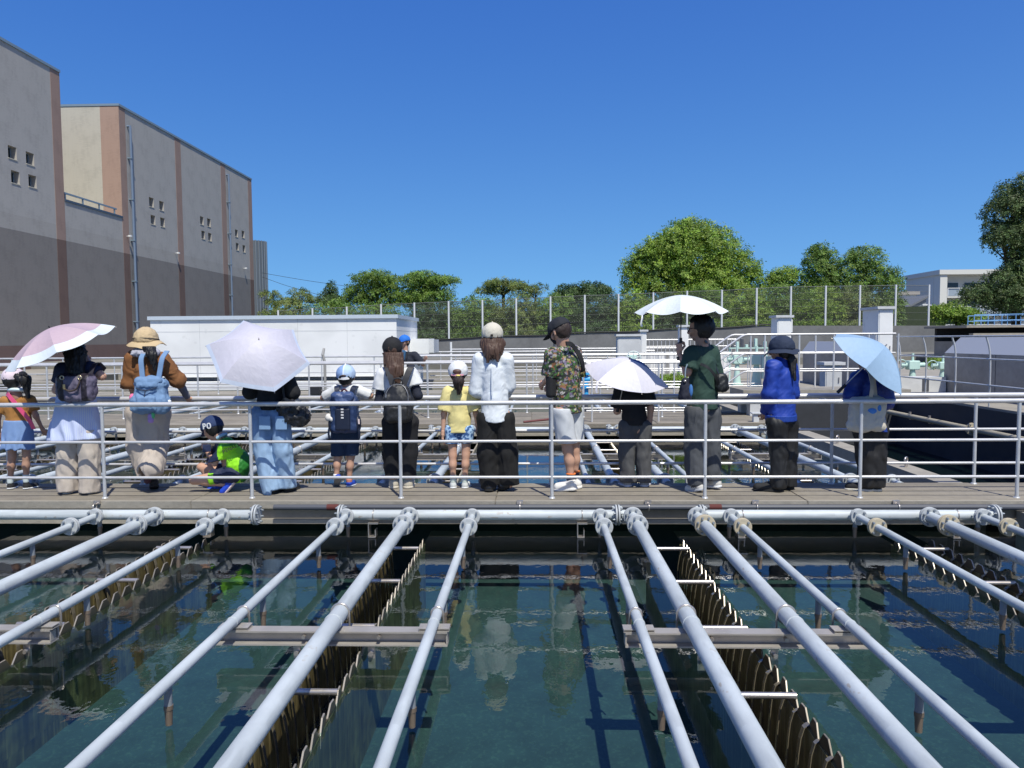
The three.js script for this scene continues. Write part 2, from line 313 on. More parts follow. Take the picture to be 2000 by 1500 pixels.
{
  const near = PIPES.filter(([, x]) => x > -5), names = ['leftmost thin', 'leftmost thick', 'second thin', 'third thin', 'second thick', 'fourth thin', 'fifth thin', 'third thick', 'fourth thick', 'sixth thin', 'seventh thin', 'fifth thick', 'rightmost thin'];
  near.forEach(([k, x], i) => washPipe(`${names[i]} grey pipe from the left over the near basin`, x, k === 't', -6.70, -0.7, -4.24, [8, 9, 10, 11, 12].includes(i), 'pipes over the near basin'));
  PIPES.filter(([, x]) => x > -9).forEach(([k, x], i) => washPipe(`grey ${k === 't' ? 'thick' : 'thin'} pipe over the basin behind the visitors, ${ORD[i]} of that set from the left`, x, k === 't', -13.15, -8.05, -10.72, i % 5 === 4, 'pipes over the basin behind the visitors'));
  const distant = PIPES.filter(([, x]) => x > -10.5);
  distant.forEach(([k, x], i) => {
    const r = k === 't' ? 0.047 : 0.029, root = thing('wash_pipe', `grey pipe far back beyond the guide's walkway, ${ORD[i]} of that set from the left`, 'pipe', [x, PY, 0], 0, 'pipes of the third basin');
    part(root, 'pipe_run', rod(V(0, 0, -21.0), V(0, 0, -15.9), r, undefined, 12), M.pipe);
    part(root, 'flange', [disc(r * 1.9, 0.04, 14).translate(0, 0, -20.5)], M.flange);
  });
}
// header pipes along the walkways
function header(label, x0, x1, z, detail, caps = [true, true], clamps = []) {
  const root = thing('header_pipe', label, 'pipe', [0, PY - 0.012, z]);
  part(root, 'pipe_run', rod(V(x0, 0, 0), V(x1, 0, 0), 0.046, undefined, 24), M.pipe);
  if (caps[0]) flangeAt(root, V(x0, 0, 0), 0.092, 8, 'x', M.flange);
  if (caps[1]) flangeAt(root, V(x1, 0, 0), 0.092, 8, 'x', M.flange);
  for (const x of clamps) {
    part(root, 'clamp_band', [new THREE.TorusGeometry(0.048, 0.005, 8, 24).rotateY(Math.PI / 2).translate(x, 0, 0)], M.steel);
    if (detail) part(root, 'bracket', [box(x - 0.045, x + 0.045, -0.075, -0.062, -0.05, 0.05), box(x - 0.045, x - 0.037, -0.19, -0.075, -0.05, 0.05), box(x - 0.045, x + 0.02, -0.198, -0.19, -0.05, 0.05), box(x + 0.012, x + 0.02, -0.19, -0.13, -0.05, 0.03)], M.steel);
  }
  return root;
}
header('grey header pipe below the walkway at the left, ending in a bolted blind flange', -12, -2.55, -6.72, true, [false, true], [-2.98]);
header('grey header pipe below the middle of the plank walkway', -1.77, 0.715, -6.72, true, [true, true], [-1.475, 0.40]);
header('short grey link pipe between two bolted flanges below the floral shirt', 0.74, 0.86, -6.72, true, [false, false]);
header('grey header pipe below the right part of the plank walkway', 1.46, 4.02, -6.72, true, [true, true], [1.82, 3.69]);
header('grey header pipe behind the left visitors, under the edge of the far walkway', -14, -2.6, -13.17, false, [false, true], [-8.6, -6, -3.1]);
header('grey header pipe behind the navy backpack, under the edge of the far walkway', -1.85, 0.7, -13.17, false, [true, true], [-1.4, 0.3]);
header('grey header pipe behind the man in green, under the edge of the far walkway', 1.25, 4.0, -13.17, false, [true, true], [1.8, 3.5]);
{
  const c = thing('conduit', 'thin dark conduit clipped under the edge of the plank walkway, with a red-brown joint', 'conduit');
  part(c, 'pipe_run', rod(V(-2.45, -0.043, -6.90), V(10, -0.043, -6.90), 0.026, undefined, 14), M.darkPipe);
  for (const x of [-1.9, 1.62]) part(c, 'rusty_joint', rod(V(x - 0.05, -0.043, -6.90), V(x + 0.06, -0.043, -6.90), 0.0285, undefined, 14), mat('rusty joint', [0.10, 0.022, 0.018], 0.8));
  for (const x of [-4.15, -0.16, 1.02, 2.0, 3.27]) part(c, 'clip', [new THREE.TorusGeometry(0.030, 0.007, 8, 18).rotateY(Math.PI / 2).translate(x, -0.043, -6.90), box(x - 0.03, x + 0.03, -0.02, 0.012, -6.952, -6.93)], M.steel);
}
// ---------------------------------------------------------------- weir troughs with notched plates
const toothShape = (() => {
  const s = new THREE.Shape([[-0.066, -0.06], [0.066, -0.06], [0.066, 0.0], [0.022, 0.060], [-0.022, 0.060], [-0.066, 0.0]].map(([a, b]) => new THREE.Vector2(a, b)));
  const g = new THREE.ExtrudeGeometry(s, { depth: 0.006, bevelEnabled: true, bevelSize: 0.0015, bevelThickness: 0.0015, bevelSegments: 1 }).translate(0, 0, -0.003).rotateY(Math.PI / 2);
  const n = g.attributes.normal, p = g.attributes.position, c = new Float32Array(n.count * 3);       // bare steel edges, brown stained faces
  for (let i = 0; i < n.count; i++) { const edge = Math.abs(n.getX(i)) < 0.8, k = edge ? 1 : 0.75 + 2.5 * p.getY(i); c.set(edge ? [0.34, 0.30, 0.245] : [0.14 * k, 0.118 * k, 0.086 * k], i * 3); }
  g.setAttribute('color', new THREE.BufferAttribute(c, 3));
  return g;
})();
const toothTones = [0.8, 1.0, 1.25].map((k) => { const m = M.tooth.clone(); m.color.multiplyScalar(k); return m; });
function trough(label, x, zf, zn, detail, group) {
  const root = thing('weir_trough', label, 'trough', [x, WATER, 0], 0, group), w = TROUGH_W / 2;
  part(root, 'trough_wall', [box(-w - 0.012, -w, -0.8, -0.015, zf, zn), box(w, w + 0.012, -0.8, -0.015, zf, zn)], M.trough);
  part(root, 'algae_lining', [box(-w + 0.001, -w + 0.004, -0.79, -0.02, zf, zn), box(w - 0.004, w - 0.001, -0.79, -0.02, zf, zn)], M.troughIn);
  part(root, 'trough_water', metreUV(new THREE.PlaneGeometry(2 * w - 0.009, zn - zf, 1, 1).rotateX(-Math.PI / 2).translate(0, -0.40, (zf + zn) / 2)), troughWater, null, 'stuff');
  part(root, 'trough_bottom', box(-w - 0.012, w + 0.012, -0.84, -0.80, zf, zn), M.trough);
  const teeth = [], falls = [];
  for (let z = zf + 0.10; z < zn - 0.05; z += 0.14) for (const s of [-1, 1]) {
    const lean = rr(-0.05, 0.05);
    if (detail) { const t = part(root, 'notch_plate', toothShape, toothTones[Math.floor(rr(0, 3))]); t.position.set(s * (w + 0.006), -0.012, z); t.rotation.set(0, lean * 1.5, s * -0.05 + lean * 0.6); }
    else teeth.push(toothShape.clone().translate(s * (w + 0.006), -0.012, z));
    if (detail) { const ww = rr(0.018, 0.034), d = rr(0.0, 0.02); falls.push(ribbon([V(s * (w + 0.01), -0.004, z + 0.07), V(s * (w - 0.018), -0.02, z + 0.07), V(s * (w - 0.035 - d), -0.14, z + 0.07 + d), V(s * (w - 0.045 - d), -0.41, z + 0.07)], ww, 0.004, () => V(-s, 0.2, 0), 6)); }
  }
  if (teeth.length) part(root, 'notch_plates', teeth, M.tooth, null, 'stuff');
  if (falls.length) part(root, 'falling_water', falls, mat('falling water', [0.15, 0.13, 0.09], 0.12, { physical: true, clearcoat: 1, clearcoatRoughness: 0.05 }), null, 'stuff');
  for (let z = zf + 0.35; z < zn; z += 0.86) part(root, 'tie_bar', rod(V(-w - 0.01, 0.042, z), V(w + 0.01, 0.042, z), 0.016, undefined, 12), M.steel);
  return root;
}
{
  const which = ['leftmost', 'second', 'third', 'rightmost'];
  TROUGHS.slice(3).forEach((x, i) => trough(`${which[i]} notched steel overflow trough in the near basin, water falling inside`, x, -6.55, -0.9, true, 'troughs of the near basin'));
  TROUGHS.forEach((x, i) => trough(`${ORD[i]} notched overflow trough from the left, in the basin behind the visitors`, x, -12.98, -8.2, false, 'troughs of the basin behind the visitors'));
}
// ---------------------------------------------------------------- steel beams that carry the pipes
function beam(label, x0, x1, z, pads, group, hx = []) {
  const root = thing('support_beam', label, 'steel beam', [0, PY - 0.050, z], 0, group), h = 0.082;
  part(root, 'channel', [box(x0, x1, -0.009, 0, -0.04, 0.04), box(x0, x1, -h, -h + 0.009, -0.04, 0.04), box(x0, x1, -h + 0.009, -0.009, -0.028, -0.018), box(x0, x0 + 0.008, -h + 0.013, -0.013, -0.045, 0.03), box(x1 - 0.008, x1, -h + 0.013, -0.013, -0.045, 0.03)], M.beam);
  for (const x of pads) part(root, 'pad', [box(x - 0.085, x + 0.085, 0.001, 0.006, -0.038, 0.038), box(x - 0.085, x + 0.085, 0.014, 0.019, -0.038, 0.038), box(x - 0.05, x + 0.05, 0.006, 0.014, -0.03, 0.02)], M.beam);
  for (const x of hx) part(root, 'hanger', [box(x - 0.02, x + 0.02, -h - 0.14, -h - 0.001, -0.006, 0.006), rod(V(x, -h - 0.05, 0.0), V(x, -h - 0.05, 0.03), 0.014, undefined, 6), rod(V(x + 0.05, -0.03, 0.02), V(x + 0.05, -0.03, 0.052), 0.011, undefined, 6)], M.steel);
}
const bm = 'beams under the pipes of the near basin', bf = 'beams under the pipes of the basin behind the visitors';
beam('steel beam under the leftmost pipes of the near basin, cut by the picture edge', -4.08, -2.74, -4.12, [-3.97, -2.81], bm, [-3.3, -2.9]);
beam('steel beam under the three pipes left of the middle in the near basin', -1.80, -0.50, -4.12, [-1.70, -0.575], bm, [-1.35, -0.93]);
beam('steel beam under the four pipes right of the middle in the near basin', 0.48, 1.80, -4.12, [0.555, 1.695], bm, [0.9, 1.3]);
beam('steel beam under the rightmost pipes of the near basin', 2.70, 3.95, -4.12, [2.79, 3.85], bm, [3.1, 3.5]);
[[-8.7, -7.35, [-8.6, -7.45]], [-6.32, -5.02, [-6.22, -5.12]], [-4.08, -2.74, [-3.97, -2.81]], [-1.80, -0.50, [-1.70, -0.575]], [0.48, 1.80, [0.555, 1.695]], [2.70, 3.95, [2.79, 3.85]]].forEach(([a, b, p], i) => beam(`${ORD[i]} steel beam from the left in the basin behind the visitors`, a, b, -10.6, p, bf, [a + 0.45, b - 0.45]));

// ---------------------------------------------------------------- the large building on the left
{
  const X = -30, H = 18.5, zc = (px) => 30 * FOCAL / (1047.5 - px);
  const cl = (u, v) => { const row = Math.floor(v * 32), o = row % 2 ? 0.5 : 0, bx = ((u * 12 + o) % 1 + 1) % 1, by = (v * 32) % 1; const j = by < 0.10 || bx < 0.03 ? 0.86 : 0.95 + 0.08 * hash2(Math.floor(u * 12 + o), row, 5); return j * (0.82 + 0.2 * fbm(u, v, 4, 91, 3) + 0.14 * fbm(u, v * 0.125, 24, 97, 3)); };
  const brick = tex(512, 512, cl);
  const clad = (n, c) => mat(n, c, 0.88, { map: again(brick, 2.6, 2.4), bumpMap: again(brick, 2.6, 2.4), bumpScale: 0.012 });
  const upper = clad('light grey tile cladding', [0.42, 0.395, 0.36]), band = clad('dusty brown tile cladding', [0.33, 0.225, 0.18]), bandLow = clad('dark brown tile cladding', [0.155, 0.10, 0.08]), lower = clad('dark grey tile cladding', [0.225, 0.205, 0.185]), mid = clad('middle grey tile cladding', [0.385, 0.36, 0.325]), plinth = clad('brown plinth tiles', [0.165, 0.108, 0.092]);
  const coping = mat('blue grey coping', [0.20, 0.27, 0.33], 0.5), tan = clad('warm beige tile cladding', [0.52, 0.48, 0.39]);
  const b = thing('plant_building', 'tall grey and brown tiled building on the left, a notch in its roofline', 'building', [0, 0, 0]);
  const zA = 38, z1 = zc(121), z2 = zc(236), zE = zc(494), nl = 10.5;    // nearest end, notch start and end, far end; height of the notch
  const wins = [[8, 297], [56, 309], [25, 345], [59, 353]], win2 = [[295, 395], [315, 402], [297, 429], [316, 434]], win3 = [[394, 431], [408, 435], [396, 459], [409, 463]], win4 = [[462, 456], [475, 458], [463, 482], [476, 486]];
  wins[0] = [21, 297];
  // facade pieces: [z range, y range, material]; brown bands stand 15 mm proud
  const F = (za, zb, y0, y1, m, name, t = 0.0) => part(b, name, box(X - 1.2, X + t, y0, y1, -zb, -za), m);
  const holes = (za, zb, list) => {                                 // the upper wall with square window openings left out
    const rects = list.map(([px, py]) => { const z = zc(px), y = EYE - (py - (663 + 0.0072 * (1048 - px))) / FOCAL * z; return [z - 0.36, z + 0.36, y - 0.36, y + 0.36]; });
    const ys = [...new Set(rects.flatMap((r) => [r[2], r[3]]))].sort((p, q) => p - q), out = [];
    const bounds = [8.9, ...ys, H];
    for (let i = 0; i + 1 < bounds.length; i++) {
      const y0 = bounds[i], y1 = bounds[i + 1], c = (y0 + y1) / 2, cut = rects.filter((r) => r[2] < c && r[3] > c).sort((p, q) => p[0] - q[0]);
      let at = za;
      for (const r of cut) { out.push(box(X - 0.45, X, y0, y1, -r[0], -at)); at = r[1]; }
      out.push(box(X - 0.45, X, y0, y1, -zb, -at));
    }
    part(b, 'wall', out, upper);
    part(b, 'wall_core', box(X - 1.2, X - 0.452, 8.9, H, -zb, -za), lower);
    rects.forEach(([a, c, y0, y1]) => {
      const w = part(b, 'window', [box(X - 0.40, X - 0.34, y0, y1, -c, -c + 0.05), box(X - 0.40, X - 0.34, y0, y1, -a - 0.05, -a), box(X - 0.40, X - 0.34, y1 - 0.05, y1, -c + 0.05, -a - 0.05), box(X - 0.40, X - 0.34, y0, y0 + 0.05, -c + 0.05, -a - 0.05)], coping);
      part(w, 'pane', box(X - 0.385, X - 0.375, y0 + 0.05, y1 - 0.05, -c + 0.05, -a - 0.05), mat('dark pane', [0.012, 0.016, 0.016], 0.08));
      part(w, 'sill', box(X - 0.34, X + 0.03, y0 - 0.04, y0 + 0.01, -c - 0.02, -a + 0.02), tan);
    });
  };
  holes(zA, zc(103), wins); holes(zc(248), zc(345), win2); holes(zc(356), zc(434), win3); holes(zc(443), zc(487), win4);
  for (const [a, c, top] of [[zA, zc(103), H], [z1, z2, nl], [zc(248), zc(345), H], [zc(356), zc(434), H], [zc(443), zc(487), H]]) {
    F(a, c, 8.0, 8.9, mid, 'wall', 0.0); F(a, c, 1.35, 8.0, lower, 'wall', 0.0);
    if (top === nl) F(a, c, 8.9, nl, upper, 'wall');
  }
  for (const [a, c] of [[103, 121], [236, 248], [345, 356], [434, 443], [487, 494]]) { F(zc(a), zc(c), 8.0, H, band, 'brown_band', 0.015); F(zc(a), zc(c), 1.35, 8.0, bandLow, 'brown_band', 0.015); }
  F(zA, zE, -0.2, 1.35, plinth, 'plinth', 0.03);
  // the wall behind the notch that faces the sun
  part(b, 'end_wall', box(X - 14, X - 1.36, nl - 1, H - 0.003, -z2 - 0.4, -z2 + 0.02), tan);
  part(b, 'end_wall', box(X - 1.358, X + 0.012, nl - 1, H - 0.003, -z2 - 0.4, -z2 + 0.02), clad('salmon brown tile cladding', [0.40, 0.27, 0.205]));
  part(b, 'roof', [box(X - 22, X - 1.2, H - 0.6, H - 0.02, -z1, -zA), box(X - 22, X - 1.2, H - 0.6, H - 0.02, -zE, -z2 - 0.4), box(X - 22, X - 1.2, nl - 0.5, nl - 0.05, -z2, -z1)], M.grey);
  part(b, 'back_wall', [box(X - 22.3, X - 22, 0, H - 0.02, -zE, -zA), box(X - 22, X - 1.2, 0, H - 0.6, -zA, -zA + 0.3), box(X - 22, X - 1.2, 0, H - 0.6, -zE, -zE + 0.3), box(X - 22, X - 1.2, nl, H - 0.6, -z1 - 0.01, -z1 + 0.3)], upper);
  part(b, 'coping', [box(X - 0.5, X + 0.07, H, H + 0.16, -z1 - 0.03, -zA), box(X - 0.5, X + 0.07, H, H + 0.16, -zE - 0.03, -z2 + 0.06), box(X - 14, X - 0.5, H, H + 0.16, -z2 - 0.45, -z2 + 0.06)], coping);
  part(b, 'coping', box(X - 0.5, X + 0.06, nl, nl + 0.14, -z2 + 0.01, -z1 - 0.02), mat('dark blue coping', [0.06, 0.085, 0.12], 0.5));
  const rl = part(b, 'roof_railing', [box(X - 0.2, X - 0.1, nl + 0.52, nl + 0.62, -z2 + 0.5, -z1)], coping);
  for (let z = z1 + 0.3; z < z2; z += 1.9) part(rl, 'baluster', box(X - 0.19, X - 0.11, nl + 0.14, nl + 0.52, -z - 0.08, -z), coping);
  for (const [px, top] of [[249, 17.4], [442, 17.7]]) {
    const z = zc(px + 3), d = part(b, 'downpipe', [rod(V(X + 0.22, 0, -z), V(X + 0.22, top, -z), 0.085, undefined, 12), rod(V(X + 0.22, top - 0.05, -z), V(X, top - 0.05, -z), 0.08, undefined, 10)], mat('steel blue downpipe', [0.16, 0.21, 0.29], 0.4));
    part(d, 'pipe_clips', [3, 6, 9, 12, 15].map((y) => box(X, X + 0.33, y, y + 0.06, -z - 0.12, -z + 0.12)), coping, null, 'stuff');
  }
  for (const [px, py] of [[243, 460], [339, 494], [474, 525]]) { const z = zc(px), y = EYE - (py - 668) / FOCAL * z; const l = part(b, 'wall_lamp', [rod(V(X, y, -z), V(X + 0.22, y + 0.03, -z), 0.03)], M.lightGrey); part(l, 'lamp_head', box(X + 0.18, X + 0.36, y - 0.04, y + 0.08, -z - 0.10, -z + 0.10), M.white); }
  // ribbed metal duct behind the far end
  const duct = thing('ribbed_tower', 'narrow ribbed grey metal tower at the far end of the tall building', 'tower', [X - 0.6, 0, -zE - 1.3]);
  part(duct, 'shell', rod(V(0, 0, 0), V(0, 12.2, 0), 1.5, undefined, 24), mat('dark ribbed metal', [0.13, 0.15, 0.17], 0.5, { metalness: 0.3 }));
  for (let k = 0; k < 26; k++) { const a = k / 26 * 2 * Math.PI; part(duct, 'rib', rod(V(Math.cos(a) * 1.5, 0, Math.sin(a) * 1.5), V(Math.cos(a) * 1.5, 12.25, Math.sin(a) * 1.5), 0.07, undefined, 6), mat('ribbed metal', [0.22, 0.25, 0.28], 0.45, { metalness: 0.3 })); }
}
// ---------------------------------------------------------------- the low white building
{
  const zf = 24, A = atZ(293, 617, zf), B = atZ(774, 617, zf), top = A.y - 0.02, x0 = A.x, x1 = B.x, zb = 28.2;
  const b = thing('low_building', 'low flat white building behind the railings, left of the guide', 'building');
  const face = [box(x0, x1, 0.36, top - 0.12, -zf - 0.15, -zf), box(x1 - 0.15, x1, 0.36, top - 0.12, -zb, -zf - 0.152)];
  part(b, 'wall', face, M.white);
  part(b, 'wall', [box(x0, x0 + 0.15, 0.36, top - 0.12, -zb, -zf - 0.152), box(x0 + 0.152, x1 - 0.152, 0.36, top - 0.12, -zb, -zb + 0.15)], M.white);
  part(b, 'roof', box(x0 + 0.1, x1 - 0.1, top - 0.3, top - 0.13, -zb + 0.16, -zf - 0.16), M.white);
  part(b, 'fascia', [box(x0 - 0.06, x1 + 0.06, top - 0.118, top, -zf - 0.2, -zf + 0.07), box(x1 - 0.2, x1 + 0.06, top - 0.118, top, -zb - 0.05, -zf - 0.202), box(x0 - 0.06, x0 + 0.2, top - 0.118, top, -zb - 0.05, -zf - 0.202)], mat('blue grey fascia', [0.50, 0.56, 0.62], 0.5));
  part(b, 'panel_joint', [box(x0 + 0.01, x1 + 0.002, top - 0.505, top - 0.49, -zf - 0.02, -zf + 0.004), box(x1 - 0.02, x1 + 0.004, top - 0.505, top - 0.49, -zb, -zf - 0.022)], M.lightGrey);
  for (let k = 1; k < 5; k++) part(b, 'panel_joint', box(lerp(x0, x1, k / 5), lerp(x0, x1, k / 5) + 0.012, 0.37, top - 0.13, -zf - 0.02, -zf + 0.003), M.lightGrey);
  part(b, 'recess', box(x0 + 0.1, x1 - 0.1, 0.22, 0.36, -zb + 0.1, -zf - 0.35), mat('shadow gap metal', [0.16, 0.18, 0.21], 0.7));
  part(b, 'base', box(x0 - 0.1, x1 + 0.1, -0.05, 0.22, -zb, -zf + 0.25), M.white);
  const s = thing('flat_cabinet', 'long low white cabinet at the right end of the low white building', 'cabinet');
  const c0 = atZ(800, 672, 26.5), c1 = atZ(847, 671, 26.5);
  part(s, 'body', box(c0.x - 0.6, c1.x - 0.17, 1.02, 1.55, -28, -26.5), M.white); part(s, 'vent_panel', box(c1.x - 0.168, c1.x, 1.06, 1.52, -27.9, -26.55), M.lightGrey); part(s, 'foot', [box(c0.x, c0.x + 0.3, 0, 1.018, -27.6, -26.9)], M.lightGrey);
  const p = atZ(633, 680, 18.5), v = thing('standpipe', 'rough grey standpipe in front of the low white building', 'pipe', [p.x, 0, -18.5]);
  part(v, 'stem', [rod(V(0, -0.1, 0), V(0.01, p.y - 0.35, 0), 0.035), rod(V(0.01, p.y - 0.35, 0), V(-0.04, p.y - 0.15, 0), 0.035)], mat('stained grey pipe', [0.32, 0.31, 0.29], 0.9)); part(v, 'elbow', rod(V(-0.04, p.y - 0.16, 0), V(0.0, p.y, 0), 0.04, 0.03), mat('pale stained cap', [0.5, 0.48, 0.45], 0.9));
  const q = thing('dark_box', 'small dark metal box beside the standpipe at the foot of the white building', 'box', [atZ(616, 762, 21).x, 0, -21]);
  part(q, 'body', rbox(-0.14, 0.14, 0, 0.24, -0.2, 0.1, 0.02), M.black); part(q, 'arm', box(0.14, 0.75, 0.09, 0.13, -0.1, -0.06), M.steel);
}
// ---------------------------------------------------------------- retaining wall and net fence at the back
{
  const zW = 58, top = (px) => px < 1480 ? lerp(665, 637, (px - 810) / 670) : 636;
  const pos = [], idx = [], N = 30;
  const sh = new THREE.Shape(), pts = [];
  for (let i = 0; i <= N; i++) { const px = lerp(480, 2080, i / N), t = px < 810 ? 665 + (810 - px) * 0.035 : top(px), p = atZ(px, t, zW); pts.push(p); }
  sh.moveTo(pts[0].x, -0.3); for (const p of pts) sh.lineTo(p.x, p.y); sh.lineTo(pts[N].x, -0.3); sh.closePath();
  structure('retaining_wall', metreUV(new THREE.ExtrudeGeometry(sh, { depth: 0.5, bevelEnabled: false }).translate(0, 0, -zW - 0.5)), mat('grey retaining wall', [0.20, 0.205, 0.215], 0.9, { map: again(T.concrete, 3.7) }));
  const hose = thing('cable', 'black cable sagging along the top of the grey retaining wall', 'cable');
  part(hose, 'line', tube(pts.slice(5, 21).map((p, i) => p.clone().add(V(0, 0.03 + 0.05 * Math.sin(i * 1.9), 0.05))), 0.05, 6), M.black);
  // bank behind the wall on which the fence and the shrubs stand
  const bank = new THREE.Shape(); bank.moveTo(pts[0].x, -0.3); for (const p of pts) bank.lineTo(p.x, p.y - 0.06); bank.lineTo(pts[N].x, -0.3); bank.closePath();
  structure('bank', metreUV(new THREE.ExtrudeGeometry(bank, { depth: 60, bevelEnabled: false }).translate(0, 0, -zW - 60.5)), mat('weedy bank', [0.06, 0.075, 0.03], 1));
  const hill = new THREE.Shape(); hill.moveTo(pts[0].x * 1.2, -0.3); pts.forEach((p, i) => p.x < 32 && hill.lineTo(p.x * 1.2, p.y + 2.05 + 0.35 * Math.sin(i * 1.7) + 0.25 * Math.sin(i * 4.1))); hill.lineTo(36, -0.3); hill.closePath();
  structure('bank', metreUV(new THREE.ExtrudeGeometry(hill, { depth: 30, bevelEnabled: false }).translate(0, 0, -100)), mat('dark undergrowth', [0.030, 0.055, 0.014], 1, { map: again(T.concrete, 0.9) }));
  // net fence
  const f = thing('net_fence', 'tall net fence with pale posts along the top of the retaining wall', 'fence');
  const net = mat('dark fence net', [0.10, 0.105, 0.095], 0.9, { transparent: true, opacity: 0.22, side: THREE.DoubleSide });
  const postsPx = [[543, 606, 672], [610, 602, 672], [677, 599, 670], [744, 594, 668], [809, 591, 665], [876, 588, 662], [942, 586, 660], [1008, 583, 657], [1075, 579, 655], [1142, 576, 652], [1208, 574, 649], [1276, 571, 646], [1342, 568, 643], [1410, 566, 640], [1478, 562, 637], [1545, 559, 636], [1613, 558, 636], [1680, 557, 636], [1750, 556, 636], [1815, 556, 636]];
  const P = postsPx.map(([x, a, c]) => [atZ(x, a, zW + 0.3), atZ(x, c + 2, zW + 0.3)]);
  P.forEach(([a, c]) => part(f, 'post', rod(V(a.x, c.y, c.z), a, 0.075, undefined, 10), mat('pale fence post', [0.62, 0.64, 0.66], 0.5)));
  for (let i = 0; i + 1 < P.length; i++) {
    const [a, c] = P[i], [b, d] = P[i + 1], g = new THREE.BufferGeometry();
    g.setAttribute('position', new THREE.Float32BufferAttribute([c.x, c.y, c.z - 0.02, d.x, d.y, d.z - 0.02, b.x, b.y, b.z - 0.02, a.x, a.y, a.z - 0.02], 3)); g.setIndex([0, 1, 2, 0, 2, 3]); g.computeVertexNormals();
    const s = part(f, 'net_panel', g, net); 
    part(s, 'wires', [0.02, 0.17, 0.33, 0.5, 0.67, 0.84, 0.985].map((t) => rod(a.clone().lerp(c, t), b.clone().lerp(d, t), t < 0.05 ? 0.018 : 0.008, undefined, 5)), mat('fence wire', [0.16, 0.165, 0.16], 0.6), null, 'stuff');
  }
  for (const [px, a, c] of [[881, 678, 640], [1545, 690, 620], [1083, 690, 636]]) { const p = atZ(px, a + 20, 33), q = atZ(px, c + (px === 881 ? 28 : 4), 33), l = thing('light_pole', px === 881 ? 'short white pole between the cream cap and the white building' : px === 1545 ? 'dark slim pole with white top behind the navy hat' : 'dark slim pole beside the black cap', 'pole', [p.x, 0, -33]); part(l, 'shaft', rod(V(0, 0, 0), V(0, q.y - (px === 881 ? 0 : 0.55), 0), 0.05), px === 881 ? M.white : M.darkPipe); part(l, 'tip', rod(V(0, q.y - (px === 881 ? 0 : 0.55), 0), V(0, q.y, 0), 0.04), M.white); }
  // overhead wires at the left
  const wires = thing('power_line', 'thin dark overhead wires between the tall building and the trees', 'power line');
  for (const [a, c, d] of [[[512, 533], [600, 548], [700, 562]], [[512, 541], [560, 558], [620, 575]]]) part(wires, 'wire', tube([atZ(...a, 70), atZ(...c, 70), atZ(...d, 70)], 0.018, 5), M.black);
}
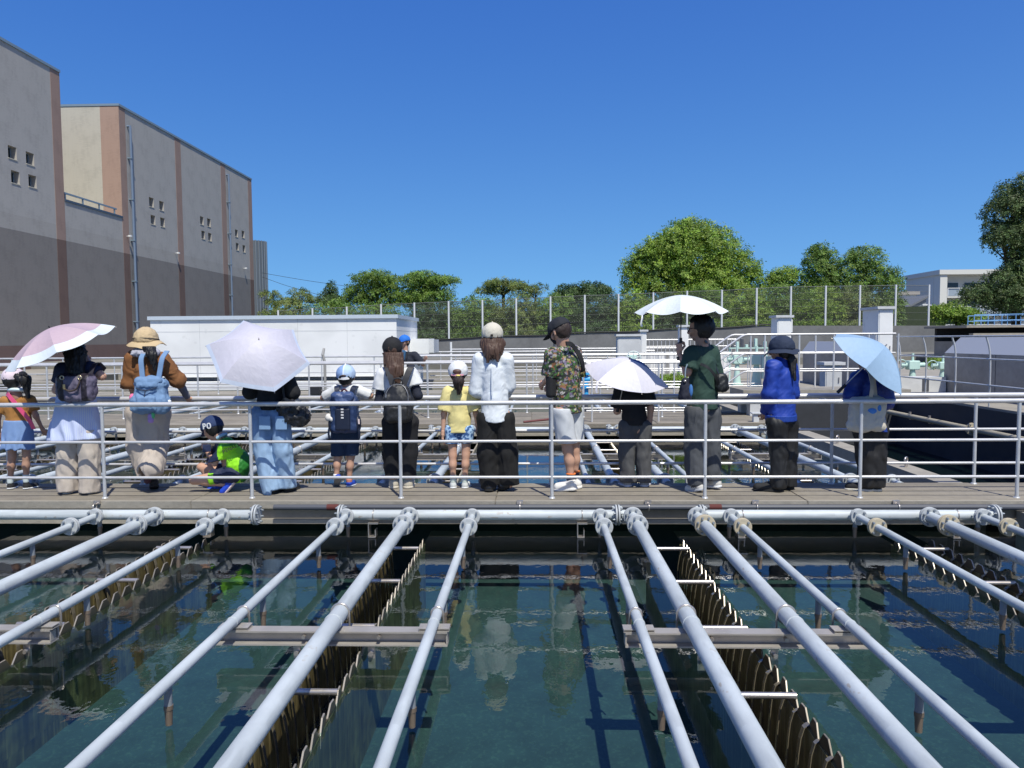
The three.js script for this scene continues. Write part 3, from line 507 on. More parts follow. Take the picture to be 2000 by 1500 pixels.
// ---------------------------------------------------------------- apartment block and house far right
{
  const b = thing('apartment_block', 'pale apartment block with balconies behind the dark tree on the right', 'building'), z = 100;
  const cream = mat('cream render', [0.62, 0.61, 0.56], 0.8), side = mat('cream side render', [0.62, 0.61, 0.57], 0.8);
  const L = atZ(1837, 527, z), R = atZ(2040, 518, z), x0 = L.x, x1 = R.x, top = L.y, dep = 9;
  part(b, 'wall', box(x0 - 0.02, x1, -1, top - 0.3, -z - dep, -z - 1.6), side);
  part(b, 'roof', box(x0 - 0.2, x1, top - 0.6, top, -z - dep - 0.2, -z + 0.2), cream);
  part(b, 'corner_pier', box(x0, x0 + 0.9, -1, top - 0.62, -z - 1.58, -z), cream);
  for (let f = 0; f < 4; f++) {
    const y = top - 1.1 - (f + 1) * 2.35;
    const bal = part(b, 'balcony', [box(x0 + 0.92, x1, y - 0.15, y + 0.05, -z - 1.58, -z + 0.05)], cream);
    part(bal, 'balcony_rail', [box(x0 + 0.95, x1, y + 1.05, y + 1.12, -z - 0.04, -z + 0.04), ...[0, 1, 2, 3, 4, 5].map((k) => box(x0 + 0.95 + k * 1.5, x0 + 1.03 + k * 1.5, y + 0.06, y + 1.04, -z - 0.03, -z + 0.03))], M.white);
    part(bal, 'balcony_screen', box(x0 + 1.04, x1, y + 0.12, y + 1.0, -z - 0.10, -z - 0.06), mat('frosted balcony glass', [0.30, 0.35, 0.40], 0.3));
    for (let k = 0; k < 4; k++) { const w = part(b, 'window', box(x0 + 1.4 + k * 2.4, x0 + 3.2 + k * 2.4, y + 0.25, y + 1.95, -z - 1.62, -z - 1.55), M.lightGrey); part(w, 'pane', box(x0 + 1.5 + k * 2.4, x0 + 3.1 + k * 2.4, y + 0.33, y + 1.87, -z - 1.549, -z - 1.53), mat('balcony window pane', [0.03, 0.04, 0.05], 0.1)); }
  }
  const h = thing('grey_house', 'grey house with sloping roof behind the net fence, left of the apartment block', 'house'), zh = 86;
  const a = atZ(1763, 600, zh), c = atZ(1812, 566, zh + 8);
  part(h, 'wall', box(a.x, a.x + 2.6, -1, a.y - 0.4, -zh - 9, -zh), mat('slate grey wall', [0.26, 0.29, 0.33], 0.8));
  const rs = new THREE.Shape([[0, 0], [2.9, 1.55], [2.9, 1.75], [-0.15, 0.15]].map(([p, q]) => new THREE.Vector2(p, q)));
  part(h, 'roof', new THREE.ExtrudeGeometry(rs, { depth: 9.4, bevelEnabled: false }).translate(a.x, a.y - 0.4, -zh - 9.2), mat('grey roof', [0.17, 0.18, 0.20], 0.6));
  part(h, 'gable', [new THREE.ExtrudeGeometry(new THREE.Shape([[0, 0], [2.6, 0], [2.6, 1.38]].map(([p, q]) => new THREE.Vector2(p, q))), { depth: 8.8, bevelEnabled: false }).translate(a.x, a.y - 0.41, -zh - 8.9)], mat('slate grey gable', [0.24, 0.27, 0.31], 0.8));
  const w = thing('white_house', 'white house wall behind the net fence, beside the grey house', 'house'), q = atZ(1745, 568, 96), q2 = atZ(1790, 568, 96);
  part(w, 'wall', box(q.x, q2.x, -1, q.y - 0.5, -101, -96), M.white); part(w, 'roof', box(q.x - 0.3, q2.x + 0.3, q.y - 0.498, q.y - 0.1, -101.3, -95.7), mat('light brown roof', [0.42, 0.38, 0.34], 0.8));
  for (const [px, py, n] of [[1806, 596, 'nearer'], [1790, 605, 'farther']]) { const p = atZ(px, py, 72), s = thing('street_lamp', `${n} curved street lamp in front of the grey house`, 'street lamp', [p.x + 1.0, 0, -72]); part(s, 'pole', tube([V(0, 0, 0), V(0, p.y - 0.6, 0), V(-0.2, p.y - 0.1, 0), V(-0.7, p.y, 0)], 0.055, 6), M.lightGrey); part(s, 'lamp_head', rbox(-1.25, -0.6, p.y - 0.06, p.y + 0.09, -0.12, 0.12, 0.03), M.white); }
}
// ---------------------------------------------------------------- trees
const leafGeo = (() => {                                            // a spray of small bent leaves
  const list = [];
  for (let k = 0; k < 11; k++) {
    const a = rr(0, 6.28), e = rr(-0.35, 0.45), d = V(Math.cos(a) * Math.cos(e), Math.sin(e), Math.sin(a) * Math.cos(e)), s = rr(0.26, 0.5), o = d.clone().multiplyScalar(rr(0.1, 0.62));
    const up = V(rr(-0.4, 0.4), 1, rr(-0.4, 0.4)).cross(d).normalize(), n = d.clone().cross(up);
    const p = [o, o.clone().addScaledVector(d, s * 0.5).addScaledVector(up, s * 0.27).addScaledVector(n, 0.05), o.clone().addScaledVector(d, s), o.clone().addScaledVector(d, s * 0.5).addScaledVector(up, -s * 0.27).addScaledVector(n, 0.05)];
    const g = new THREE.BufferGeometry(); g.setAttribute('position', new THREE.Float32BufferAttribute([p[0], p[1], p[2], p[0], p[2], p[3]].flatMap((v) => v.toArray()), 3)); g.computeVertexNormals(); list.push(g);
  }
  return mergeGeometries(list);
})();
const leafMat = (n, c) => mat(n, c, 0.55, { physical: true, side: THREE.DoubleSide, transmission: 0.32, thickness: 0 });
const bark = mat('bark', [0.09, 0.075, 0.055], 0.95, { map: again(T.streak, 0.8, 1.5) });
function tree(label, depth, blobs, tone, { name = 'tree', size = 0.42, density = 1, trunk = true, ground = 0.3, group, bare = 0, thick = 0.3, cat = 'tree' } = {}) {
  const B = blobs.map(([cx, cy, rx, ry, dz = 0]) => { const p = atZ(cx, cy, depth + dz), k = (depth + dz) / FOCAL; return { p, rx: rx * k, ry: ry * k, rz: rx * k * 0.9 }; });
  const base = B.reduce((s, b) => s.add(b.p), V(0, 0, 0)).multiplyScalar(1 / B.length); base.y = ground;
  const root = thing(name, label, cat, base.toArray(), 0, group);
  const places = [];
  for (const b of B) {                                              // rounded clumps over each lobe, leaves over each clump
    const rm = (b.rx + b.ry) / 2, cr = clamp(rm * 0.30, size * 1.6, size * 4.6), nc = Math.round(density * 2.4 * (b.rx * b.ry + b.rx * b.rz + b.ry * b.rz) / (cr * cr));
    for (let j = 0; j < nc; j++) {
      const a = rr(0, 6.28), c = rr(-0.85, 1), s = Math.sqrt(1 - c * c), inn = rnd() < 0.25 ? rr(0.45, 0.8) : rr(0.78, 0.98), C = V(Math.cos(a) * s * (b.rx - cr * 0.5) * inn, c * (b.ry - cr * 0.4) * inn, Math.sin(a) * s * (b.rz - cr * 0.5) * inn), r0 = cr * rr(0.65, 1.25), fl = rr(0.55, 0.8), tone = rr(0.8, 1.2);
      const n = Math.round(3.6 * r0 * r0 / (size * size));
      for (let k = 0; k < n; k++) {
        const e = rr(0, 6.28), h = rr(-0.55, 1), q = Math.sqrt(1 - h * h), d = V(Math.cos(e) * q, h, Math.sin(e) * q), r = r0 * (1 - 0.35 * rnd() * rnd());
        places.push([b.p.x - base.x + C.x + d.x * r, b.p.y - base.y + C.y + d.y * r * fl, b.p.z - base.z + C.z + d.z * r, d, tone]);
      }
    }
  }
  for (const b of B) for (let j = 0; j < 10 + 10 * b.rx; j++) {          // loose sprigs that stand out of the crown
    const a = rr(0, 6.28), c = rr(-0.1, 1), s = Math.sqrt(1 - c * c), d = V(Math.cos(a) * s, c, Math.sin(a) * s), len = rr(1.0, 1.0 + Math.min(0.22, 0.5 / b.rx));
    for (let k = 0; k < 5; k++) { const r = lerp(0.86, len, k / 4); places.push([b.p.x - base.x + d.x * b.rx * r + rr(-0.1, 0.1), b.p.y - base.y + d.y * b.ry * r + rr(-0.1, 0.1), b.p.z - base.z + d.z * b.rz * r, d, rr(0.8, 1.25)]); }
  }
  const inst = new THREE.InstancedMesh(leafGeo, leafMat('leaves', tone), places.length), m = new THREE.Matrix4(), q = new THREE.Quaternion(), q2 = new THREE.Quaternion(), up = V(0, 1, 0);
  places.forEach(([x, y, z, d, tone], i) => {
    q.setFromUnitVectors(up, d.clone().add(V(rr(-0.5, 0.5), rr(0, 0.7), rr(-0.5, 0.5))).normalize()).multiply(q2.setFromAxisAngle(up, rr(0, 6.28)));
    const s = size * rr(0.7, 1.35); m.compose(V(x, y, z), q, V(s, s, s)); inst.setMatrixAt(i, m);
    const t = tone * rr(0.7, 1.25), y2 = rr(-0.12, 0.22); inst.setColorAt(i, rgb(clamp(t * (1 + y2), 0, 1.6), t, t * (1 - y2 * 0.5)));
  });
  inst.name = 'crown'; inst.castShadow = inst.receiveShadow = true; root.add(inst); inst.userData.kind = 'stuff';
  if (trunk) {
    const low = Math.min(...B.map((b) => b.p.y - b.ry * 0.6)) - base.y, gs = [rod(V(0, -0.5, 0), V(0.1, Math.max(0.4, low), 0), thick, thick * 0.75, 9)];
    for (const b of B) { const e = b.p.clone().sub(base), s = V(0.1, Math.max(0.3, low), 0), mdl = s.clone().lerp(e, 0.5).add(V(rr(-0.3, 0.3), rr(0.2, 0.5), rr(-0.3, 0.3))); gs.push(rod(s, mdl, thick * 0.6, thick * 0.38, 7), rod(mdl, e, thick * 0.38, thick * 0.14, 6)); for (let k = 0; k < 3 + bare * 7; k++) { const d = V(rr(-1, 1), rr(0.0, 1), rr(-1, 1)).normalize(); gs.push(rod(mdl.clone().lerp(e, rr(0.2, 1)), e.clone().add(V(d.x * b.rx, d.y * b.ry, d.z * b.rz).multiplyScalar(rr(0.7, 1.05))), thick * 0.16, 0.012, 5)); } }
    part(root, 'trunk', gs, bark);
  }
  return root;
}
const GREEN = [0.15, 0.27, 0.028], BRIGHT = [0.225, 0.36, 0.03], DARK = [0.066, 0.135, 0.028], OLIVE = [0.18, 0.245, 0.05], SHADE = [0.078, 0.14, 0.026];
tree('large round camphor tree, tallest crown behind the net fence', 74, [[1352, 500, 92, 66], [1285, 535, 62, 58], [1420, 535, 62, 60], [1245, 560, 34, 70], [1350, 470, 60, 40], [1455, 560, 36, 46], [1350, 570, 110, 55], [1300, 500, 50, 40]], BRIGHT, { size: 0.46, thick: 0.7, ground: 1 });
tree('bushy tree with thin bare upshoots, right of the large round crown', 72, [[1608, 535, 34, 50], [1690, 510, 36, 26], [1655, 545, 42, 46], [1596, 510, 22, 28], [1715, 548, 46, 28], [1630, 580, 60, 44], [1740, 590, 22, 50]], GREEN, { size: 0.40, bare: 0.8, thick: 0.45 });
tree('small round tree in the gap between the two large crowns behind the fence', 73, [[1535, 550, 30, 28], [1560, 565, 40, 40], [1510, 575, 24, 40]], BRIGHT, { size: 0.40 });
tree('spreading green tree above the fence, left half of the pair', 68, [[735, 548, 46, 17], [715, 575, 40, 24], [690, 590, 26, 22], [760, 570, 28, 28], [775, 590, 22, 18]], GREEN, { size: 0.36, bare: 0.5 });
tree('spreading green tree above the fence with a long branch reaching right', 68, [[825, 548, 40, 16], [860, 552, 40, 10], [820, 572, 38, 22], [850, 585, 46, 24], [805, 590, 24, 22]], GREEN, { size: 0.36, bare: 0.4 });
tree('small dark conifer-like tree left of the spreading trees', 66, [[648, 572, 9, 20], [640, 585, 20, 14], [652, 592, 22, 12]], DARK, { size: 0.28, bare: 0.3 });
tree('sparse thin-leaved tree beside the ribbed tower', 66, [[528, 580, 20, 12], [545, 592, 26, 12]], OLIVE, { size: 0.26, density: 0.28, bare: 1.4, thick: 0.14 });
tree('sparse tree with bare twigs between the tower and the dark conifer', 66, [[585, 578, 22, 14], [600, 592, 34, 12], [565, 596, 20, 10]], OLIVE, { size: 0.26, density: 0.35, bare: 1.4, thick: 0.14 });
tree('flat-topped tree rising behind the cream cap', 70, [[985, 556, 38, 10], [975, 566, 26, 16], [1015, 566, 22, 10], [950, 570, 20, 8]], OLIVE, { size: 0.3, density: 0.75, bare: 0.7, thick: 0.2 });
tree('wispy light tree between the flat-topped tree and the dark thicket', 71, [[1052, 566, 16, 12], [1035, 578, 22, 10]], OLIVE, { size: 0.26, density: 0.35, bare: 1.2, thick: 0.12 });
tree('dark thicket behind the fence, left of the large round crown', 80, [[1110, 572, 26, 14], [1150, 568, 38, 16], [1180, 576, 18, 18], [1125, 585, 40, 16]], DARK, { size: 0.4, name: 'thicket' });
{
  const spots = [[560, 625, 52, 40, OLIVE, 'behind the white building, next to the tall building'], [650, 630, 52, 42, GREEN, 'above the white building roof, centre'], [740, 632, 52, 44, GREEN, 'above the right end of the white building roof'], [850, 622, 50, 40, DARK, 'seen through the net right of the white building'], [930, 620, 48, 42, GREEN, 'seen through the net left of the cream cap'], [1005, 618, 46, 42, OLIVE, 'seen through the net right of the cream cap'], [1085, 615, 50, 40, GREEN, 'seen through the net behind the black cap'], [1165, 612, 48, 44, DARK, 'seen through the net left of the white parasol'], [1235, 612, 40, 44, BRIGHT, 'seen through the net at the tip of the white parasol'], [1300, 612, 48, 42, DARK, 'under the white parasol, seen through the net'], [1380, 605, 48, 46, GREEN, 'above the head of the man in green, seen through the net'], [1450, 602, 46, 46, BRIGHT, 'right of the white parasol, seen through the net'], [1530, 602, 46, 46, GREEN, 'above the navy hat, seen through the net'], [1600, 605, 48, 44, BRIGHT, 'left of the tall white cabinet, seen through the net'], [1670, 605, 46, 46, OLIVE, 'behind the tall white cabinet, seen through the net'], [1735, 610, 26, 42, GREEN, 'right of the tall white cabinet, seen through the net']];
  for (const [x, y, rx, ry, t, where] of spots) tree(`bushy green shrub ${where}`, 62 + rr(0, 3), [[x, y, rx, ry], [x - rx * 0.4, y + 14, rx * 0.7, ry * 0.7], [x + rx * 0.45, y + 10, rx * 0.7, ry * 0.75], [x, y + 42, rx * 1.1, 20, -1.5]], t, { size: 0.36, density: 0.8, name: 'shrub', group: 'shrubs behind the net fence', thick: 0.12, ground: 0.8, cat: 'shrub' });
}
tree('dark spreading tree entering from the right edge, nearer than the apartment block', 44, [[1975, 430, 46, 60], [1990, 385, 40, 40], [1960, 470, 34, 30], [1998, 520, 40, 50], [1962, 572, 48, 42], [1912, 582, 30, 26], [1985, 590, 50, 36], [2040, 470, 60, 110], [2050, 580, 60, 50]], SHADE, { size: 0.27, thick: 0.3, density: 1.5 });
tree('rounded bright green bush below the balconies', 60, [[1865, 612, 34, 24], [1840, 618, 20, 20], [1890, 622, 30, 16]], BRIGHT, { name: 'bush', size: 0.34, thick: 0.1, cat: 'bush' });

// ---------------------------------------------------------------- things between the walkways and the fence
function cabinet(label, px0, px1, pTop, depth, dz, more = {}) {
  const a = atZ(px0, pTop, depth), b = atZ(px1, pTop, depth), root = thing('cabinet', label, 'cabinet', [(a.x + b.x) / 2, more.base ?? 0, -depth - dz / 2]), w = (b.x - a.x) / 2, h = a.y - (more.base ?? 0);
  part(root, 'body', rbox(-w, w, 0, h - 0.05, -dz / 2, dz / 2, 0.012), more.m ?? M.white);
  part(root, 'lid', box(-w - 0.05, w + 0.05, h - 0.049, h + 0.02, -dz / 2 - 0.05, dz / 2 + 0.07), more.lid ?? M.lightGrey);
  part(root, 'door', [box(-w + 0.03, w - 0.03, 0.08, h - 0.1, dz / 2 + 0.001, dz / 2 + 0.012)], more.m ?? M.white);
  part(root, 'handle', box(w - 0.09, w - 0.07, h * 0.5, h * 0.5 + 0.12, dz / 2 + 0.013, dz / 2 + 0.035), M.steel);
  return root;
}
cabinet('tall white cabinet with a flat lid, right of the pale blue parasol', 1716, 1745, 600, 20.5, 0.98);
cabinet('white cabinet with a flat lid behind the navy hat', 1518, 1546, 617, 21.6, 0.55);
cabinet('wide pale cabinet left of the handwheel', 1206, 1252, 654, 25.5, 0.5, { m: M.lightGrey });
cabinet('narrow white cabinet right of the wide pale cabinet', 1252, 1263, 645, 27, 0.3);
cabinet('narrow white cabinet beside the hand that holds the white parasol', 1328, 1345, 636, 27, 0.4);
cabinet('small pale cabinet on the ground behind the pale blue parasol', 1612, 1645, 709, 17.8, 0.35, { m: M.lightGrey });
{
  // fence of upright pickets
  const f = thing('picket_railing', 'white railing of upright bars behind the arm with the white parasol', 'railing'), z = 29, a = atZ(1252, 664, z), b = atZ(1440, 664, z);
  part(f, 'top_rail', rod(V(a.x, a.y, -z), V(b.x, a.y, -z), 0.028), M.rail);
  part(f, 'mid_rail', rod(V(a.x, a.y - 0.25, -z), V(b.x, a.y - 0.25, -z), 0.02), M.rail);
  part(f, 'mid_rail', rod(V(a.x, 0.35, -z), V(b.x, 0.35, -z), 0.025), M.rail);
  for (let x = a.x; x < b.x; x += 0.155) part(f, 'bar', rod(V(x, 0.05, -z), V(x, a.y - 0.03, -z), 0.013, undefined, 6), M.rail);
  structure('wall', box(a.x - 0.3, b.x + 0.3, 0, 0.95, -z - 2.6, -z - 2.4), M.white);
  for (let k = 0; k < 7; k++) { const x = a.x + 0.5 + k * 0.36; const p = thing('concrete_post', `${ORD[k]} from the left of the pale posts behind the white upright bars`, 'post', [x, 0, -z - 1.4], 0, 'pale posts behind the upright bars'); part(p, 'shaft', rbox(-0.08, 0.08, 0, 0.92, -0.08, 0.08, 0.02), [M.lightGrey, M.white, M.grey][k % 3]); part(p, 'cap', box(-0.1, 0.1, 0.92, 0.97, -0.1, 0.1), M.lightGrey); }
  // handwheel on its stand
  const wheelAt = atZ(1236, 700, 16.8), w = thing('valve_stand', 'valve stand with a large white spoked handwheel', 'valve', [wheelAt.x, 0, -16.8]);
  const hw = part(w, 'handwheel', [new THREE.TorusGeometry(0.155, 0.014, 10, 36).translate(0, wheelAt.y, 0.12)], mat('white green enamel', [0.66, 0.74, 0.69], 0.4));
  for (let k = 0; k < 5; k++) { const q = k / 5 * 2 * Math.PI + 0.3; part(hw, 'spoke', rod(V(0, wheelAt.y, 0.10), V(Math.cos(q) * 0.155, wheelAt.y + Math.sin(q) * 0.155, 0.12), 0.011), mat('white green spoke', [0.66, 0.74, 0.69], 0.4)); }
  part(w, 'pedestal', [rod(V(0, -0.3, 0), V(0, wheelAt.y - 0.14, 0), 0.09, 0.07, 14), rod(V(0, wheelAt.y, -0.08), V(0, wheelAt.y, 0.12), 0.035), rbox(-0.09, 0.09, wheelAt.y - 0.16, wheelAt.y + 0.08, -0.12, 0.02, 0.02)], M.mint);
}
function gateStand(label, px, py, depth, s = 1, base = 0) {
  const p = atZ(px, py, depth), h = p.y - base, g = thing('gate_stand', label, 'valve', [p.x, base, -depth], 0, 'mint green gate stands');
  part(g, 'pedestal', [rod(V(0, 0, 0), V(0, h * 0.55, 0), 0.13 * s, 0.06 * s, 14), rod(V(0, 0, 0), V(0, 0.03, 0), 0.2 * s, 0.2 * s, 14)], M.mint);
  part(g, 'gear_box', [rbox(-0.14 * s, 0.14 * s, h * 0.55, h * 0.8, -0.12 * s, 0.12 * s, 0.03), rod(V(-0.3 * s, h * 0.68, 0), V(0.3 * s, h * 0.68, 0), 0.06 * s, undefined, 12)], M.mint);
  part(g, 'spindle', rod(V(0, h * 0.8, 0), V(0, h, 0), 0.03 * s), M.mint);
  part(g, 'handwheel', [new THREE.TorusGeometry(0.13 * s, 0.014 * s, 8, 24).rotateX(0.4).translate(-0.32 * s, h * 0.7, 0.04), rod(V(-0.32 * s, h * 0.62, 0.05), V(-0.32 * s, h * 0.78, 0.03), 0.01)], M.mint);
}
gateStand('mint green gate stand left of the navy hat, behind the stair rails', 1478, 676, 23, 1.3);
gateStand('mint green gate stand beside the man in green, behind the stair rails', 1440, 678, 24.5, 1.0);
gateStand('tall mint green gate stand right of the pale blue parasol', 1783, 690, 21.8, 1.1);
gateStand('small mint green gate stand near the grey tank house', 1842, 695, 23.5, 1.1);
{
  const c = thing('control_box', 'mint green control box beside the gate stand left of the navy hat', 'box', [atZ(1497, 700, 22.5).x, 0, -22.5]); part(c, 'body', rbox(-0.13, 0.13, 0.3, 0.95, -0.1, 0.1, 0.02), M.mint); part(c, 'leg', box(-0.04, 0.04, 0, 0.3, -0.04, 0.04), M.mint);
  const d = thing('control_rack', 'low mint green rack of small instruments behind the stair rails', 'rack'), z = 26, a = atZ(1425, 680, z), b = atZ(1500, 680, z);
  part(d, 'shelf', [box(a.x, b.x, a.y - 0.02, a.y + 0.02, -z - 0.2, -z), box(a.x, b.x, a.y - 0.45, a.y - 0.41, -z - 0.2, -z)], M.mint); part(d, 'frame', [box(a.x, a.x + 0.05, 0, a.y - 0.02, -z - 0.1, -z - 0.05), box(b.x - 0.05, b.x, 0, a.y - 0.02, -z - 0.1, -z - 0.05)], M.mint);
  for (let k = 0; k < 8; k++) part(d, 'gauge', rbox(a.x + 0.08 + k * 0.155, a.x + 0.17 + k * 0.155, a.y + 0.02, a.y + 0.12 + 0.1 * (k % 3), -z - 0.15, -z - 0.02, 0.015), k % 2 ? M.mint : M.darkPipe);
  // plants growing behind the low walls
  tree('low green plants in the gap under the blue and white parasol', 17.3, [[1300, 745, 22, 6], [1320, 742, 16, 6], [1335, 748, 14, 6]], BRIGHT, { name: 'plant', size: 0.10, trunk: false, ground: -0.1, cat: 'plant' });
  tree('green plant beyond the railing right of the pale blue parasol', 27, [[1826, 710, 14, 8], [1835, 713, 10, 7]], BRIGHT, { name: 'plant', size: 0.14, trunk: false, ground: 0, cat: 'plant' });
  // blue drum
  const bd = thing('blue_valve', 'bright blue valve body beside the left edge of the white and navy parasol', 'valve', [atZ(1144, 735, 16.6).x, 0, -16.6]);
  part(bd, 'body', [rod(V(0, 0.25, 0), V(0, 0.75, 0), 0.06, 0.06, 14), rod(V(-0.09, 0.62, 0), V(0.09, 0.62, 0), 0.07, undefined, 14)], mat('bright blue paint', [0.05, 0.40, 0.75], 0.4)); part(bd, 'flange', [rod(V(0, 0.42, 0), V(0, 0.46, 0), 0.11, undefined, 16), rod(V(0, 0.72, 0), V(0, 0.76, 0), 0.11, undefined, 16)], mat('blue flange paint', [0.05, 0.36, 0.7], 0.4)); part(bd, 'stem', rod(V(0, -0.25, 0), V(0, 0.25, 0), 0.05), M.darkPipe);
}
// ---------------------------------------------------------------- stairs and raised platform on the right
{
  const z = -14.6, h = 0.5, x0 = 3.95, x1 = 7.1, s = structure('platform', [box(x0, x1, h - 0.13, h, z - 1.0, z + 0.02)], M.concrete);
  part(s, 'step', [box(3.55, x0 - 0.002, 0.30, 0.35, z - 0.95, z - 0.02), box(3.2, 3.55, 0.13, 0.18, z - 0.95, z - 0.02)], M.concrete);
  part(s, 'leg', [box(x0 + 0.15, x0 + 0.45, -0.4, h - 0.132, z - 0.3, z - 0.05), box(x0 + 0.15, x0 + 0.45, -0.4, h - 0.132, z - 0.95, z - 0.7)], M.lightGrey);
  for (const [dz, n] of [[0, 'nearer'], [-0.95, 'farther']]) {
    const r = thing('stair_rail', `${n} of the two white handrails that climb the steps behind the navy hat`, 'railing', [0, 0, z + dz]);
    for (const [y, k] of [[1.06, 0.021], [0.70, 0.015], [0.36, 0.015]]) part(r, y > 1 ? 'top_rail' : 'mid_rail', tube([V(3.28, y - 0.02, 0), V(3.3, y, 0), V(3.92, y + h - 0.03, 0), V(4.0, y + h, 0), V(4.1, y + h, 0), V(6.8, y + h, 0)], k, 8, 60), M.rail);
    part(r, 'post', rod(V(3.29, 0, 0), V(3.29, 1.05, 0), 0.024), M.rail);
    for (const x of [4.35, 5.0, 5.65, 6.3, 6.85]) part(r, 'post', rod(V(x, h, 0), V(x, h + 1.06, 0), 0.017), M.rail);
  }
  const e = thing('end_rail', 'rounded end of the white guard rail beside the man in green', 'railing', [0, 0, -13.7]);
  part(e, 'hoop', tube([V(0.9, 1.06, 0), V(2.9, 1.06, 0), V(3.02, 1.04, 0), V(3.06, 0.98, 0), V(3.06, 0.6, 0), V(3.06, 0.0, 0)], 0.021, 8, 60), M.rail); part(e, 'mid_rail', [rod(V(0.9, 0.62, 0), V(3.06, 0.62, 0), 0.014), rod(V(0.9, 0.2, 0), V(3.06, 0.2, 0), 0.014)], M.rail); for (const x of [1.0, 2.2]) part(e, 'post', rod(V(x, 0, 0), V(x, 1.05, 0), 0.017), M.rail);
  const wb = thing('pale_post', 'short pale square post below the steps, left of the blue jacket', 'post', [atZ(1476, 800, 13.6).x, -0.25, -13.6]); part(wb, 'shaft', rbox(-0.05, 0.05, 0, 0.4, -0.05, 0.05, 0.01), M.lightGrey); part(wb, 'plate', box(-0.08, 0.08, 0.4, 0.42, -0.08, 0.08), M.lightGrey);
}
// ---------------------------------------------------------------- the channel side: railing, pipe, tank house, gallery
{
  const X = 9.45, r = thing('channel_railing', 'tall grey railing along the channel on the right, posts leaning in at the top', 'railing', [X, -0.03, 0]);
  for (const [y, dx] of [[1.53, -0.1], [1.05, -0.02], [0.5, 0]]) part(r, y > 1.5 ? 'top_rail' : 'mid_rail', rod(V(dx, y, -20), V(dx, y, -6), 0.019), M.galv);
  for (let z = -20; z < -6; z += 1.3) part(r, 'post', tube([V(0, 0, z), V(0, 1.0, z), V(-0.03, 1.3, z), V(-0.1, 1.53, z)], 0.019, 8), M.galv);
  part(r, 'kick_strip', box(-0.03, 0.03, 0.0, 0.05, -20.1, -6), M.concrete);
  const p = thing('channel_pipe', 'stained yellow-grey pipe along the dark channel wall', 'pipe', [9.0, -0.42, 0]);
  part(p, 'pipe_run', rod(V(0, 0, -19.6), V(0, 0, -6.5), 0.06, undefined, 14), mat('stained yellow pipe', [0.40, 0.36, 0.27], 0.7, { map: again(T.grime, 0.7) }));
  flangeAt(p, V(0, 0, -15.9), 0.13, 8, 'z', M.flangeOld); 
  for (const z of [-18.5, -17.6, -13.6, -12.9]) part(p, 'bracket', [box(0.0, 0.4, -0.08, -0.06, z - 0.05, z + 0.05), rod(V(0, 0.05, z), V(0, 0.11, z), 0.03)], M.steel);
  const t = thing('tank_house', 'plain grey concrete tank house with a sloping blue-grey top on the right', 'building'), tx = 11.1;
  part(t, 'wall', box(tx, tx + 5, -0.05, 1.05, -21.0, -6), mat('grey tank wall', [0.40, 0.38, 0.36], 0.9, { map: again(T.concrete, 2.7) }));
  const sl = new THREE.Shape([[0, 0], [0.42, 0.42], [5, 0.42], [5, 0]].map(([a, b]) => new THREE.Vector2(a, b)));
  part(t, 'sloping_top', metreUV(new THREE.ExtrudeGeometry(sl, { depth: 15, bevelEnabled: false }).translate(tx, 1.052, -21.0)), mat('blue grey membrane', [0.34, 0.36, 0.41], 0.6));
  part(t, 'hatch', [box(tx - 0.02, tx, 0.2, 0.28, -14.6, -13.9), box(tx - 0.02, tx, 0.02, 0.10, -14.6, -13.9)], M.grey);
  for (const z of [-18.7, -16.4, -14.1]) part(t, 'panel_joint', box(tx - 0.006, tx, -0.04, 1.04, z, z + 0.02), M.darkPipe);
  const w2 = thing('tank_wall', 'grey concrete wall with a blue-grey capping behind the raised steps', 'wall', [9.2, 0, -23.7]);
  part(w2, 'wall', box(0, 0.4, -0.03, 1.02, -2.8, 2.7), mat('grey side wall', [0.40, 0.38, 0.36], 0.9, { map: again(T.concrete, 2.7) }));
  part(w2, 'capping', metreUV(new THREE.ExtrudeGeometry(new THREE.Shape([[-0.03, 0], [0.22, 0.34], [0.43, 0.34], [0.43, 0]].map(([a, b]) => new THREE.Vector2(a, b))), { depth: 5.5, bevelEnabled: false }).translate(0, 1.022, -2.8)), mat('blue grey membrane', [0.34, 0.36, 0.41], 0.6));
  const g = thing('gallery', 'low concrete gallery with long dark slots behind the tank house', 'building'), zg = 40, a = atZ(1897, 640, zg), b = atZ(1897, 667, zg);
  part(g, 'slab', [box(a.x - 0.4, a.x + 16, a.y, a.y + 0.12, -zg - 4, -zg + 0.3), box(a.x, a.x + 16, b.y + 0.26, b.y + 0.42, -zg - 0.2, -zg + 0.2), box(a.x, a.x + 16, 0.3, b.y, -zg - 3.6, -zg)], M.concrete);
  part(g, 'dark_slot', box(a.x, a.x + 16, b.y, a.y, -zg - 3.6, -zg - 3.4), M.black);
  for (let k = 0; k < 5; k++) part(g, 'pier', box(a.x + k * 1.4, a.x + k * 1.4 + 0.08, b.y, b.y + 0.26, -zg - 0.1, -zg + 0.1), M.rail);
  const bl = thing('blue_railing', 'light blue railing cage on top of the low gallery', 'railing'), q = atZ(1903, 615, zg + 1);
  for (const [dz, n] of [[1, 0], [3.2, 1]]) { for (const y of [q.y, q.y - 0.3, q.y - 0.58]) part(bl, 'rail', rod(V(q.x + n * 0.9, y, -zg - dz), V(q.x + 12, y + 0.12, -zg - dz), 0.022, undefined, 6), M.blueRail); for (let k = 0; k < 10; k++) part(bl, 'post', rod(V(q.x + n * 0.9 + k * 0.72, a.y + 0.1, -zg - dz), V(q.x + n * 0.9 + k * 0.72, q.y, -zg - dz), 0.02, undefined, 6), M.blueRail); }
  const cb = thing('low_kerb_block', 'low pale concrete block with a dark opening, right of the pale blue parasol', 'concrete block', [0, 0, 0]);
